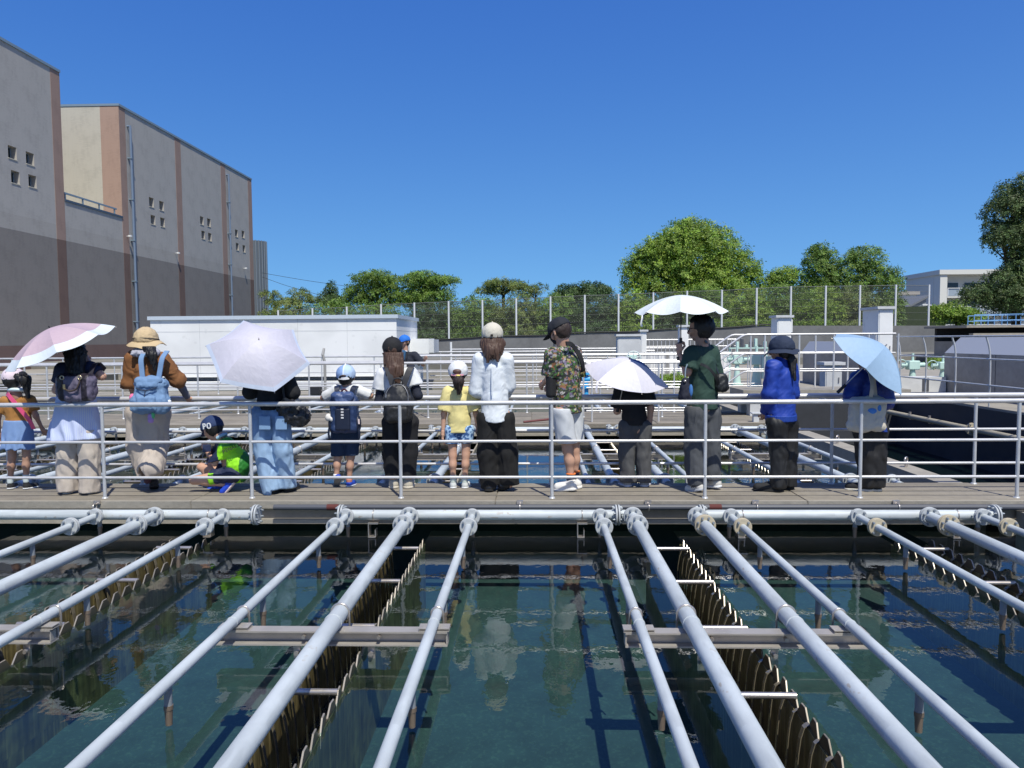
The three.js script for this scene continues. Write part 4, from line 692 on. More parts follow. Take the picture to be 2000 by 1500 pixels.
  const k0 = atZ(1755, 737, 20.8), k1 = atZ(1848, 737, 20.8); part(cb, 'body', box(k0.x, k1.x, 0, k0.y, -21.4, -20.8), M.lightGrey); part(cb, 'opening', box(lerp(k0.x, k1.x, 0.5), lerp(k0.x, k1.x, 0.64), 0.02, k0.y - 0.02, -20.798, -20.79), M.darkPipe);
}

// ---------------------------------------------------------------- bodies and clothes: tapered capsules joined by a smooth minimum, meshed on a grid
function cap(a, b, ra, rb = ra, u = null, s = 1) {                  // u, s: cross-section wider (s > 1) or flatter (s < 1) along u
  const d = b.clone().sub(a), P = { a, b, ra, rb, u, s, dx: d.x, dy: d.y, dz: d.z, dd: Math.max(1e-9, d.lengthSq()), lip: s < 1 ? s : 1 };
  P.f = (x, y, z) => {
    const px = x - a.x, py = y - a.y, pz = z - a.z, h = clamp((px * P.dx + py * P.dy + pz * P.dz) / P.dd, 0, 1);
    let qx = px - P.dx * h, qy = py - P.dy * h, qz = pz - P.dz * h;
    if (u) { const c = (qx * u.x + qy * u.y + qz * u.z) * (1 / s - 1); qx += c * u.x; qy += c * u.y; qz += c * u.z; }
    return (Math.sqrt(qx * qx + qy * qy + qz * qz) - (ra + (rb - ra) * h)) * P.lip;
  };
  const R = Math.max(ra, rb) * Math.max(1, s);
  P.lo = V(Math.min(a.x, b.x) - R, Math.min(a.y, b.y) - R, Math.min(a.z, b.z) - R); P.hi = V(Math.max(a.x, b.x) + R, Math.max(a.y, b.y) + R, Math.max(a.z, b.z) + R);
  return P;
}
function ell(c, rx, ry, rz, turn = 0) {
  const cs = Math.cos(turn), sn = Math.sin(turn), m = Math.min(rx, ry, rz), R = Math.max(rx, rz);
  return { f: (x, y, z) => { const dx = x - c.x, dz = z - c.z, ux = (dx * cs - dz * sn) / rx, uz = (dx * sn + dz * cs) / rz, uy = (y - c.y) / ry, l = Math.sqrt(ux * ux + uy * uy + uz * uz); return (l - 1) * m * (l > 1 ? 1 : 1); }, lo: V(c.x - R, c.y - ry, c.z - R), hi: V(c.x + R, c.y + ry, c.z + R) };
}
function bx(c, hx, hy, hz, r, turn = 0) {
  const cs = Math.cos(turn), sn = Math.sin(turn), R = Math.hypot(hx, hz);
  return { f: (x, y, z) => { const dx = x - c.x, dz = z - c.z, qx = Math.abs(dx * cs - dz * sn) - hx + r, qz = Math.abs(dx * sn + dz * cs) - hz + r, qy = Math.abs(y - c.y) - hy + r; return Math.hypot(Math.max(qx, 0), Math.max(qy, 0), Math.max(qz, 0)) + Math.min(Math.max(qx, qy, qz), 0) - r; }, lo: V(c.x - R, c.y - hy, c.z - R), hi: V(c.x + R, c.y + hy, c.z + R) };
}
function blend(prims, k, x, y, z) {
  let d = prims[0].f(x, y, z);
  for (let i = 1; i < prims.length; i++) { const e = prims[i].f(x, y, z), h = Math.max(k - Math.abs(d - e), 0) / k; d = Math.min(d, e) - h * h * k * 0.25; }
  return d;
}
// mesh of the surface f = 0 (surface nets)
function mesh(prims, k, cell, { cut, wrinkle, uv, color } = {}) {
  const lo = V(1e9, 1e9, 1e9), hi = V(-1e9, -1e9, -1e9);
  for (const p of prims) { lo.min(p.lo); hi.max(p.hi); }
  lo.subScalar(cell * 3 + 0.02); hi.addScalar(cell * 3 + 0.02);
  const nx = Math.ceil((hi.x - lo.x) / cell) + 1, ny = Math.ceil((hi.y - lo.y) / cell) + 1, nz = Math.ceil((hi.z - lo.z) / cell) + 1, F = new Float32Array(nx * ny * nz);
  for (let kz = 0, n = 0; kz < nz; kz++) for (let j = 0; j < ny; j++) for (let i = 0; i < nx; i++, n++) {
    const x = lo.x + i * cell, y = lo.y + j * cell, z = lo.z + kz * cell;
    let d = blend(prims, k, x, y, z);
    if (wrinkle && Math.abs(d) < 0.05) d += wrinkle(x, y, z);
    if (cut && d < 0.03) d = Math.max(d, cut(x, y, z));
    F[n] = d;
  }
  const id = new Int32Array(nx * ny * nz).fill(-1), pos = [], idx = [], sy = nx, sz = nx * ny;
  const at = [0, 1, sy, sy + 1, sz, sz + 1, sz + sy, sz + sy + 1], E = [[0, 1], [2, 3], [4, 5], [6, 7], [0, 2], [1, 3], [4, 6], [5, 7], [0, 4], [1, 5], [2, 6], [3, 7]];
  for (let kz = 0; kz < nz - 1; kz++) for (let j = 0; j < ny - 1; j++) for (let i = 0; i < nx - 1; i++) {
    const n = i + j * sy + kz * sz; let neg = 0;
    for (let q = 0; q < 8; q++) if (F[n + at[q]] < 0) neg++;
    if (neg === 0 || neg === 8) continue;
    let x = 0, y = 0, z = 0, c = 0;
    for (const [p, q] of E) { const a = F[n + at[p]], b = F[n + at[q]]; if ((a < 0) === (b < 0)) continue; const t = a / (a - b); x += (p & 1) + t * ((q & 1) - (p & 1)); y += (p >> 1 & 1) + t * ((q >> 1 & 1) - (p >> 1 & 1)); z += (p >> 2) + t * ((q >> 2) - (p >> 2)); c++; }
    id[n] = pos.length / 3; pos.push(lo.x + (i + x / c) * cell, lo.y + (j + y / c) * cell, lo.z + (kz + z / c) * cell);
  }
  const quad = (a, b, c, d, flip) => { if (a < 0 || b < 0 || c < 0 || d < 0) return; flip ? idx.push(a, c, b, a, d, c) : idx.push(a, b, c, a, c, d); };
  for (let kz = 1; kz < nz - 1; kz++) for (let j = 1; j < ny - 1; j++) for (let i = 1; i < nx - 1; i++) {
    const n = i + j * sy + kz * sz, a = F[n] < 0;
    if (a !== (F[n + 1] < 0)) quad(id[n - sy - sz], id[n - sz], id[n], id[n - sy], !a);
    if (a !== (F[n + sy] < 0)) quad(id[n - 1 - sz], id[n - 1], id[n], id[n - sz], !a);
    if (a !== (F[n + sz] < 0)) quad(id[n - 1 - sy], id[n - sy], id[n], id[n - 1], !a);
  }
  const g = new THREE.BufferGeometry(); g.setAttribute('position', new THREE.Float32BufferAttribute(pos, 3)); g.setIndex(idx); g.computeVertexNormals();
  const P = g.attributes.position, N = g.attributes.normal;
  if (uv) { const t = new Float32Array(P.count * 2); for (let i = 0; i < P.count; i++) { const [a, b] = uv(P.getX(i), P.getY(i), P.getZ(i), N.getX(i), N.getY(i), N.getZ(i)); t[i * 2] = a; t[i * 2 + 1] = b; } g.setAttribute('uv', new THREE.BufferAttribute(t, 2)); }
  if (color) { const t = new Float32Array(P.count * 3); for (let i = 0; i < P.count; i++) { const c = color(P.getX(i), P.getY(i), P.getZ(i), N.getX(i), N.getY(i), N.getZ(i)); t.set(c, i * 3); } g.setAttribute('color', new THREE.BufferAttribute(t, 3)); }
  return g;
}
const planar = (x, y, z, a, b, c) => Math.abs(a) > Math.abs(c) * 1.3 ? [z, y] : [x, y];
const folds = (amp, fx, fy, o) => (x, y, z) => amp * (noise3(x * fx + o, y * fy, z * fx) + 0.55 * noise3(x * fx * 2.3, y * fy * 2.6 + o, z * fx * 2.1)) ;
// long thin creases of a shirt, and the hanging folds of loose trousers
const creases = (amp, o) => (x, y, z) => { const u = x * 4 + y * 5, v = y * 11 - x * 6 + 2.2 * noise3(x * 3, y * 3, z * 3 + o); return amp * (0.75 * noise3(x * 7, y * 6 + o, z * 7) + 0.9 * (0.45 - Math.abs(noise3(u, v + o, z * 5))) + 0.35 * (0.4 - Math.abs(noise3(u * 2.3 + 5, v * 1.7, z * 9)))); };
const drape = (amp, o) => (x, y, z) => { const w = 0.05 * noise3(x * 5, y * 4, o); return amp * (0.75 * noise3((x + w) * 15, y * 1.7 + o, z * 15) + 0.6 * (0.4 - Math.abs(noise3(x * 9 + o, y * 4.5 + x * 5, z * 9))) + 0.2 * noise3(x * 8, y * 7, z * 8 + o)); };
const NORTH = V(0, 0, -1), SIDE = V(1, 0, 0), UP = V(0, 1, 0);
const SKIN = (k = 1) => mat('skin', [0.56 * k, 0.325 * k, 0.225 * k], 0.55);
const cloth = (n, c, rough = 0.85, more = {}) => mat(n, c, rough, { map: again(T.fabric, 0.16), ...more });
const plain = (n, c, rough = 0.85, more = {}) => mat(n, c, rough, more);

// five fingers and a palm: wrist, the way the hand points, the way the palm faces, how far the fingers are closed (0..1)
function handGeo(w, dir, palm, s, curl, right) {
  dir = dir.clone().normalize(); const n = palm.clone().addScaledVector(dir, -palm.dot(dir)).normalize(), across = dir.clone().cross(n).multiplyScalar(right ? 1 : -1);   // across: towards the thumb
  const at = (d, a, p) => w.clone().addScaledVector(dir, d * s).addScaledVector(across, a * s).addScaledVector(n, p * s);
  const P = [cap(at(-0.02, 0, 0), at(0.02, 0, 0), 0.024 * s, 0.026 * s, across, 1.15), cap(at(0.03, 0.006, 0), at(0.075, 0.004, 0), 0.017 * s, 0.016 * s, across, 2.2)];
  [[0.028, 0.072, 1.0], [0.010, 0.080, 1.06], [-0.010, 0.075, 1.0], [-0.028, 0.060, 0.92]].forEach(([a, len, r], i) => {
    const c = curl * (0.9 + 0.08 * i); let p = at(0.082 - 0.004 * Math.abs(i - 1), a, 0), ang = 0.25 * c;
    for (let q = 0; q < 3; q++) { ang += c * [0.75, 1.05, 0.7][q]; const l = len * s * [0.45, 0.31, 0.24][q], e = p.clone().addScaledVector(dir, Math.cos(ang) * l).addScaledVector(n, Math.sin(ang) * l); P.push(cap(p, e, (0.0092 - q * 0.0009) * r * s, (0.0086 - q * 0.0009) * r * s)); p = e; }
  });
  const t0 = at(0.025, 0.030, 0.006), t1 = at(0.055, 0.056 - 0.012 * curl, 0.012 + 0.022 * curl), t2 = at(0.083, 0.062 - 0.035 * curl, 0.014 + 0.034 * curl);
  P.push(cap(t0, t1, 0.0125 * s, 0.0105 * s), cap(t1, t2, 0.0102 * s, 0.0085 * s));
  return mesh(P, 0.008 * s, 0.0042 * s);
}
function headGeo(c, face, R, neckTo) {
  const yaw = Math.atan2(-face.x, -face.z), side = V(Math.cos(yaw), 0, -Math.sin(yaw)), f = face.clone().normalize(), up = side.clone().cross(f).negate(); if (up.y < 0) up.negate();
  const at = (a, b, d) => c.clone().addScaledVector(side, a * R).addScaledVector(up, b * R).addScaledVector(f, d * R);
  const P = [cap(at(0, 0.18, -0.18), at(0, 0.22, 0.12), 0.86 * R, 0.80 * R, side, 0.92), cap(at(0, -0.35, 0.28), at(0, -0.72, 0.42), 0.55 * R, 0.34 * R, side, 1.0), cap(at(0, -0.35, -0.2), neckTo, 0.50 * R, 0.54 * R), cap(at(0, 0.0, 0.86), at(0, -0.28, 1.02), 0.10 * R, 0.16 * R), cap(at(-0.17, -0.55, 0.80), at(0.17, -0.55, 0.80), 0.085 * R), cap(at(-0.12, -0.62, 0.76), at(0.12, -0.62, 0.76), 0.09 * R)];
  for (const s of [-1, 1]) P.push(cap(at(s * 0.86, 0.10, 0.02), at(s * 0.86, -0.22, 0.08), 0.16 * R, 0.12 * R, side, 0.5), cap(at(s * 0.4, -0.22, 0.62), at(s * 0.3, -0.3, 0.66), 0.22 * R));
  return { geo: mesh(P, 0.05 * R + 0.012, 0.0062), at, side, up, f };
}
const people = [];
function person(S) {
  const k = S.k, D = S.d, base = atZ(S.foot[0], S.foot[1], D); base.y = S.ground ?? 0;
  const root = thing('person', S.label, 'person', base.toArray(), 0, S.group);
  const J = (p) => p && atZ(p[0], p[1], D + (p[2] ?? 0)).sub(base);
  const L = (a) => a.map(J), sh = L(S.sh), el = L(S.el), wr = L(S.wr), hip = L(S.hip), kn = L(S.kn), an = L(S.an), face = (S.face ?? NORTH).clone().normalize();
  const head = J(S.head), R = S.R ?? 0.108 * (0.55 + 0.45 * k) , neck = sh[0].clone().add(sh[1]).multiplyScalar(0.5).add(V(0, 0.035 * k, 0)), chest = neck.clone().add(V(0, -0.13 * k, 0)), pel = hip[0].clone().add(hip[1]).multiplyScalar(0.5), waist = chest.clone().lerp(pel, 0.6);
  const across = sh[1].clone().sub(sh[0]).setY(0).normalize(), hipAcross = hip[1].clone().sub(hip[0]).setY(0).normalize();
  const skin = S.skin ?? SKIN();
  const X = { S, k, root, base, J, sh, el, wr, hip, kn, an, head, R, neck, chest, pel, waist, across, hipAcross, face, skin };
  // the body as one surface
  const wS = sh[0].distanceTo(sh[1]) / 2, P = [cap(sh[0].clone().lerp(neck, 0.25), sh[1].clone().lerp(neck, 0.25), 0.046 * k), cap(chest, waist, 0.088 * k, 0.078 * k, across, Math.min(1.7, wS * 0.8 / (0.088 * k))), cap(waist, pel, 0.080 * k, 0.092 * k, hipAcross, 1.45), cap(neck.clone().add(V(0, -0.03, 0)), head.clone().add(V(0, -R * 0.6, 0)), 0.052 * k, 0.048 * k)];
  for (const i of [0, 1]) P.push(cap(sh[i], el[i], 0.043 * k, 0.034 * k), cap(el[i], wr[i], 0.034 * k, 0.024 * k), cap(hip[i], kn[i], 0.078 * k, 0.051 * k), cap(kn[i], kn[i].clone().lerp(an[i], 0.4).addScaledVector(face, -0.012), 0.047 * k, 0.047 * k), cap(kn[i].clone().lerp(an[i], 0.35), an[i], 0.046 * k, 0.032 * k));
  const geos = [mesh(P, 0.035 * k, 0.0115)];
  const H = headGeo(head, face, R, neck.clone().add(V(0, 0.01, 0))); X.H = H; geos.push(H.geo);
  [0, 1].forEach((i) => { if (S.hand && S.hand[i] === null) return; const q = S.hand?.[i] ?? {}; const dir = q.dir ?? wr[i].clone().sub(el[i]); geos.push(handGeo(wr[i].clone().addScaledVector(dir.clone().normalize(), 0.012), dir, q.palm ?? V(0, -0.3, -1), 0.95 * (0.35 + 0.65 * k), q.curl ?? 0.35, q.right ?? i === 1)); });
  part(root, 'body', geos.map((g) => { const n = g.clone(); n.deleteAttribute('uv'); return n; }), skin);
  // face
  const eye = (s) => new THREE.SphereGeometry(0.075 * R, 10, 8).scale(1.3, 0.8, 0.8).translate(...H.at(s * 0.33, 0.0, 0.83).toArray());
  for (const s of [-1, 1]) { part(root, 'eye', eye(s), M.black); }
  part(root, 'mouth', [tube([H.at(-0.24, -0.58, 0.84), H.at(0, -0.585, 0.90), H.at(0.24, -0.58, 0.84)], 0.03 * R, 6)], plain('lips', [0.32, 0.11, 0.09], 0.5));
  return X;
}
// ---- clothes
function top(X, name, material, o) {                                // shirt: torso and sleeves; sleeve 0..2 = to elbow, to wrist
  const { k, sh, el, wr, neck, chest, waist, pel, across, hipAcross } = X, lo = o.loose ?? 1, hem = X.J(o.hem), w = sh[0].distanceTo(sh[1]) / 2, fat = o.fat ?? 1;
  const end = pel.clone().lerp(waist, 0); end.y = Math.min(pel.y, hem.y) - 0.03;
  const P = [cap(sh[0].clone().lerp(neck, 0.1), sh[1].clone().lerp(neck, 0.1), 0.062 * k * lo), cap(chest, waist, 0.102 * k * lo * fat, 0.100 * k * lo * fat, across, w * 0.95 / (0.10 * k * lo * fat)), cap(waist, end, 0.102 * k * lo * fat, (o.hemR ?? 0.114) * k * lo * fat, hipAcross, o.hemS ?? Math.max(1.15, w * 0.86 / (0.10 * k * lo * fat))), cap(neck.clone().add(V(0, -0.05, 0)), neck.clone().add(V(0, o.collar ?? 0.005, 0)), 0.075 * k, 0.066 * k)];
  const trim = (c, q, n) => ({ ...c, f: (x, y, z) => Math.max(c.f(x, y, z), -((x - q.x) * n.x + (y - q.y) * n.y + (z - q.z) * n.z)) });
  for (const i of [0, 1]) {
    const s = Array.isArray(o.sleeve) ? o.sleeve[i] : o.sleeve ?? 0.6, r = (o.sr ?? 0.062) * k, t = Math.min(1, s), e = sh[i].clone().lerp(el[i], t + (s <= 1 ? 0.08 : 0));
    if (s > 0 && s <= 1) P.push(trim(cap(sh[i], e, r * 1.02, r * (o.flare ?? 0.98)), sh[i].clone().lerp(el[i], t), sh[i].clone().sub(el[i]).normalize()));
    if (s > 1) { const q = el[i].clone().lerp(wr[i], s - 1); P.push(cap(sh[i], e, r * 1.02, r * (o.flare ?? 0.98)), trim(cap(el[i], q, r * 0.95, r * (o.cuff ?? 0.72)), q, el[i].clone().sub(wr[i]).normalize())); }
  }
  const tilt = o.tilt ?? 0, curve = o.curve ?? 0, cx = hem.x;
  const cut = (x, y, z) => hem.y + tilt * (x - cx) + curve * (x - cx) * (x - cx) - y;
  return part(X.root, name, mesh(P, 0.03 * k, o.cell ?? 0.0105, { cut, wrinkle: creases(o.fold ?? 0.0055, 9, 5, o.seed ?? X.S.foot[0]), uv: planar, color: o.color }), material);
}
function legs(X, name, material, o) {                               // trousers or shorts
  const { k, hip, kn, an, pel, hipAcross } = X, waist = X.J(o.waist), hems = o.hem.map((h) => X.J(h)), r = o.r ?? [0.098, 0.085, 0.08], P = [cap(hip[0], hip[1], 0.098 * k * (o.seat ?? 1)), cap(pel, V(pel.x, waist.y + 0.02, pel.z), 0.088 * k * (o.seat ?? 1), 0.088 * k, hipAcross, 1.42)];
  for (const i of [0, 1]) { P.push(cap(hip[i], kn[i], r[0] * k, r[1] * k)); if (!o.short) P.push(cap(kn[i], an[i].clone().add(V(0, -0.03, 0)), r[1] * k, r[2] * k)); else P.push(cap(kn[i], kn[i].clone().add(V(0, -0.05, 0)), r[1] * k, r[1] * k)); }
  const mid = pel.x, cut = o.cut ?? ((x, y) => Math.max(y - waist.y, (x < mid ? hems[0].y : hems[1].y) - y));
  return part(X.root, name, mesh(P, o.blend ?? 0.028 * k, 0.0105, { cut, wrinkle: drape(o.fold ?? 0.0075, (o.seed ?? 3) + X.S.foot[0]), uv: planar, color: o.color }), material);
}
function shoe(X, i, material, sole, o = {}) {                       // heel under the ankle, toe ahead
  const k = o.k ?? X.k, a = o.heel ? X.J(o.heel) : X.an[i].clone().setY(0.035 * k), toe = o.toe ? X.J(o.toe) : a.clone().addScaledVector(o.dir ?? X.face.clone().setY(0).normalize(), 0.16 * k); if (!o.toe) toe.y = 0.028 * k;
  const d = toe.clone().sub(a).normalize(), s = d.clone().cross(UP).normalize(), up = o.up ?? s.clone().cross(d).normalize(), b = a.clone().addScaledVector(up, -0.028 * k);
  const P = [cap(a, toe, 0.042 * k, 0.036 * k, s, 0.98), cap(a.clone().addScaledVector(up, 0.02 * k), X.an[i].clone().lerp(a, o.low ? 0.7 : 0.35), 0.040 * k, 0.037 * k)];
  const under = (x, y, z) => -((x - b.x) * up.x + (y - b.y) * up.y + (z - b.z) * up.z);
  const m = part(X.root, o.name ?? 'shoe', mesh(P, 0.02 * k, 0.0075, { cut: under }), material);
  const q = a.clone().addScaledVector(up, -0.022 * k), t2 = toe.clone().addScaledVector(up, -0.015 * k);
  part(m, 'sole', mesh([cap(q, t2, 0.046 * k, 0.041 * k, s, 1)], 0.01, 0.0075, { cut: (x, y, z) => { const h = (x - b.x) * up.x + (y - b.y) * up.y + (z - b.z) * up.z; return Math.max(-h - 0.006 * k, h - 0.016 * k); } }), sole);
  return m;
}
function socks(X, i, material, h) { const a = X.an[i]; return part(X.root, 'sock', mesh([cap(a.clone().add(V(0, h, 0)), a.clone().add(V(0, -0.02, 0)), 0.042 * X.k, 0.04 * X.k)], 0.01, 0.008, { cut: (x, y) => y - a.y - h }), material); }
function hairOn(X, material, o = {}) {                              // skull hair that leaves the face free, plus strands
  const { H, R, head } = X, g0 = o.full ?? 0.97, P = [cap(H.at(0, 0.16, -0.2), H.at(0, 0.2, 0.12), g0 * R, (g0 - 0.07) * R, H.side, 0.95), cap(H.at(0, -0.15, -0.30), H.at(0, o.nape ?? -0.42, -0.30), 0.64 * R, 0.46 * R, H.side, 1.1)], fr = (x, y, z) => { const a = x - head.x, b = y - head.y, c = z - head.z, f = (a * H.f.x + b * H.f.y + c * H.f.z) / R, u = (a * H.up.x + b * H.up.y + c * H.up.z) / R; return u > 0.55 ? (f - 0.75) * R : Math.min(f - (u > -0.1 ? 0.30 : 0.05), 0.2) * R; };
  const g = mesh(P, 0.03, 0.0075, { cut: fr, wrinkle: folds(0.004, 26, 8, 2) });
  const h = part(X.root, 'hair', g, material);
  if (o.strands) part(h, o.strandName ?? 'long_hair', mesh(o.strands.map(([a, b, ra, rb, s]) => cap(X.J(a), X.J(b), ra, rb, X.across, s ?? 1)), 0.03, 0.0075, { cut: o.below ? ((yb) => (x, y) => y - yb)(X.J(o.below).y) : undefined, wrinkle: (x, y, z) => 0.0095 * noise3(x * 42, y * 4, z * 42) + 0.006 * noise3(x * 95, y * 6, z * 95) }), material);
  return h;
}
function capHat(X, material, o = {}) {                              // baseball cap or bucket hat
  const { H, R, head } = X, tilt = o.tilt ?? 0, up = H.up.clone().addScaledVector(H.f, tilt).normalize(), y0 = (o.edge ?? 0.22) * R;
  const dome = mesh([cap(H.at(0, 0.26, -0.16), H.at(0, 0.30, 0.10), (o.big ?? 1.04) * R, (o.big ?? 1.04) * R * 0.96, H.side, 0.96), ...(o.tall ? [cap(H.at(0, 0.3, -0.05), H.at(0, 0.3 + o.tall, -0.05), 0.98 * R, 0.86 * R)] : [])], 0.02, 0.0075, { cut: (x, y, z) => y0 - ((x - head.x) * up.x + (y - head.y) * up.y + (z - head.z) * up.z), wrinkle: folds(o.fold ?? 0.002, 18, 18, 5), color: o.color });
  const m = part(X.root, o.name ?? 'cap', dome, material);
  if (o.brim) {                                                    // bucket brim: a sloping ring
    const pts = [[0.92, 0.06], [1.05, 0.0], [1.05 + o.brim * 0.6, -0.06 - o.drop * 0.5], [1.05 + o.brim, -0.1 - o.drop], [1.03 + o.brim, -0.14 - o.drop], [0.90, -0.06]].map(([a, b]) => new THREE.Vector2(a * R * (o.big ?? 1.04), b * R));
    const g = new THREE.LatheGeometry(pts, 48), p = g.attributes.position; for (let i = 0; i < p.count; i++) { const a = Math.atan2(p.getZ(i), p.getX(i)), q = Math.hypot(p.getX(i), p.getZ(i)) / R - 1; p.setY(i, p.getY(i) + Math.max(0, q) * R * 0.22 * (Math.sin(3 * a + 1) + 0.6 * Math.sin(5 * a))); }
    g.computeVertexNormals(); g.applyQuaternion(new THREE.Quaternion().setFromUnitVectors(UP, up)); const c = head.clone().addScaledVector(up, y0 + 0.02 * R); part(m, 'brim', g.translate(c.x, c.y, c.z), o.brimMat ?? material);
  } else {
    const v0 = head.clone().addScaledVector(up, y0 + 0.03 * R).addScaledVector(H.f, 0.72 * R), v1 = v0.clone().addScaledVector(H.f, 0.75 * R).addScaledVector(up, -0.12 * R);
    part(m, 'visor', mesh([cap(v0, v1, 0.76 * R, 0.50 * R, up, 0.11)], 0.01, 0.006), o.visor ?? material);
    part(m, 'button', new THREE.SphereGeometry(0.08 * R, 10, 8).translate(...head.clone().addScaledVector(up, 1.32 * R).addScaledVector(H.f, -0.06 * R).toArray()), material);
  }
  return m;
}
// ---- parasols
function parasol(label, c, apex, az, R, h, D, n, turn, colour, o = {}) {
  // c: middle of the rim, apex: top, both in the picture; az: how far the axis leans to the viewer
  const C = atZ(c[0], c[1], D), A = atZ(apex[0], apex[1], D), ip = A.clone().sub(C).normalize().multiplyScalar(Math.sqrt(1 - az * az)), axis = V(ip.x, ip.y, az + ip.z).normalize();
  const root = thing('parasol', label, 'parasol', C.toArray(), 0), q = new THREE.Quaternion().setFromUnitVectors(UP, axis);
  if (o.vertex) { const r = ray(...o.vertex), t = C.clone().sub(camera.position).dot(axis) / r.dot(axis), v = camera.position.clone().addScaledVector(r, t).sub(C).applyQuaternion(q.clone().invert()); turn = Math.atan2(v.z, v.x); }
  const rimAt = o.rimAt ?? 0.8, pt = (t, f, off = 0) => {                                  // t: 0 at the top, 1 at the rim; f: 0..n around
    const s = f - Math.floor(f), a = (f / n) * 2 * Math.PI + turn, am = ((Math.floor(f) + 0.5) / n) * 2 * Math.PI + turn, chord = Math.cos(Math.PI / n) / Math.cos(a - am), b = 4 * s * (1 - s);
    const r = R * t * lerp(1, chord * (1 - 0.05 * b * t), 0.9), y = h * (1 - Math.pow(t, 1.75)) - 0.028 * b * t * t - off;
    return V(Math.cos(a) * r, y, Math.sin(a) * r).applyQuaternion(q);
  };
  const sheet = (f0, t0, t1, off, m = 10, w = 10) => {
    const pos = [], idx = [], uv = [];
    for (let i = 0; i <= m; i++) for (let j = 0; j <= w; j++) { const f = f0 + Math.min(0.9999, j / w), t = lerp(t0, t1, i / m), p = pt(t, f, off); pos.push(p.x, p.y, p.z); uv.push(j / w * 0.5 * t, t * R); }
    for (let i = 0; i < m; i++) for (let j = 0; j < w; j++) { const a = i * (w + 1) + j, b = a + w + 1; idx.push(a, a + 1, b, a + 1, b + 1, b); }
    const g = new THREE.BufferGeometry(); g.setAttribute('position', new THREE.Float32BufferAttribute(pos, 3)); g.setAttribute('uv', new THREE.Float32BufferAttribute(uv, 2)); g.setIndex(idx); g.computeVertexNormals(); return g;
  };
  const fabric = (nm, col) => mat(nm, col, 0.6, { side: THREE.DoubleSide, map: again(T.fabric, 0.2), bumpMap: again(T.bump, 0.7), bumpScale: 0.003 }), main = fabric('parasol cloth', colour), alt = o.alt ? fabric('second parasol cloth', o.alt[1]) : null, rim = o.rim ? fabric('parasol border', o.rim) : null, lining = mat('parasol lining', o.lining ?? [0.08, 0.08, 0.10], 0.8, { side: THREE.DoubleSide });
  for (let i = 0; i < n; i++) {
    const isAlt = alt && o.alt[0].includes(i);
    const p = part(root, 'canopy_panel', sheet(i, 0.02, rim ? rimAt : 1, 0), isAlt ? alt : main, isAlt ? o.alt[2] : null);
    if (rim) part(p, 'border', sheet(i, rimAt, 1, 0, 4), rim);
    part(p, 'lining', sheet(i, 0.05, 0.995, 0.004, 8, 8), lining);
  }
  for (let i = 0; i < n; i++) part(root, 'rib', tube([0.05, 0.3, 0.6, 0.85, 1.01].map((t) => pt(t, i, 0.012)), 0.003, 5, 14), M.steel);
  const down = (y) => V(0, y, 0).applyQuaternion(q), len = o.len ?? 0.45;
  part(root, 'shaft', [rod(down(h * 0.95), down(-len + 0.08), 0.0055)], o.shaft ?? M.steel);
  part(root, 'tip', rod(down(h - 0.01), down(h + 0.022), 0.007, 0.005), o.tip ?? M.black);
  part(root, 'handle', [rod(down(-len + 0.08), down(-len - 0.03), 0.014, 0.016)], M.black);
  if (o.strap) { const e = pt(1, o.strap, 0); part(root, 'tie_strap', ribbon([e, e.clone().add(V(-0.006, -0.03, 0.02)), e.clone().add(V(-0.015, -0.075, 0.02)), e.clone().add(V(-0.010, -0.11, 0.015))], 0.018, 0.003, () => V(0, 0, 1), 8), o.strapMat ?? main); }
  if (o.cord) part(root, 'tie_cord', tube([pt(1, o.cord), pt(1, o.cord).add(V(-0.008, -0.08, 0)), pt(1, o.cord).add(V(-0.012, -0.2, 0))], 0.003, 5), M.black);
  return root;
}
function bag(name, label, category, at, D) { const p = atZ(at[0], at[1], D), g = thing(name, label, category, p.toArray()); g.J = (q) => atZ(q[0], q[1], D + (q[2] ?? 0)).sub(p); return g; }

// ---------------------------------------------------------------- the visitors, from left to right
const font = await new FontLoader().loadAsync('fonts/droid/droid_sans_bold.typeface.json');
const C = { white: [0.76, 0.77, 0.78], black: [0.011, 0.011, 0.013], navy: [0.012, 0.020, 0.055], skinny: [0.5, 0.3, 0.2] };
const blob = (X, name, prims, material, o = {}) => part(X.root, name, mesh(prims, o.blend ?? 0.02, o.cell ?? 0.009, o), material);
const hairBlack = mat('black hair', [0.010, 0.009, 0.009], 0.55), hairBrown = mat('brown hair', [0.078, 0.042, 0.028], 0.62), hairDark = mat('dark brown hair', [0.028, 0.016, 0.012], 0.6);
const depthOf = (p) => -atY(p[0], p[1], 0).z;
const P = (S) => person({ k: 1, d: S.d ?? depthOf(S.foot), ...S });
const shadeVar = (a, f) => (x, y, z) => { const t = 1 + a * noise3(x * f, y * f * 0.4, z * f); return [t, t, t]; };
const vc = { vertexColors: true };

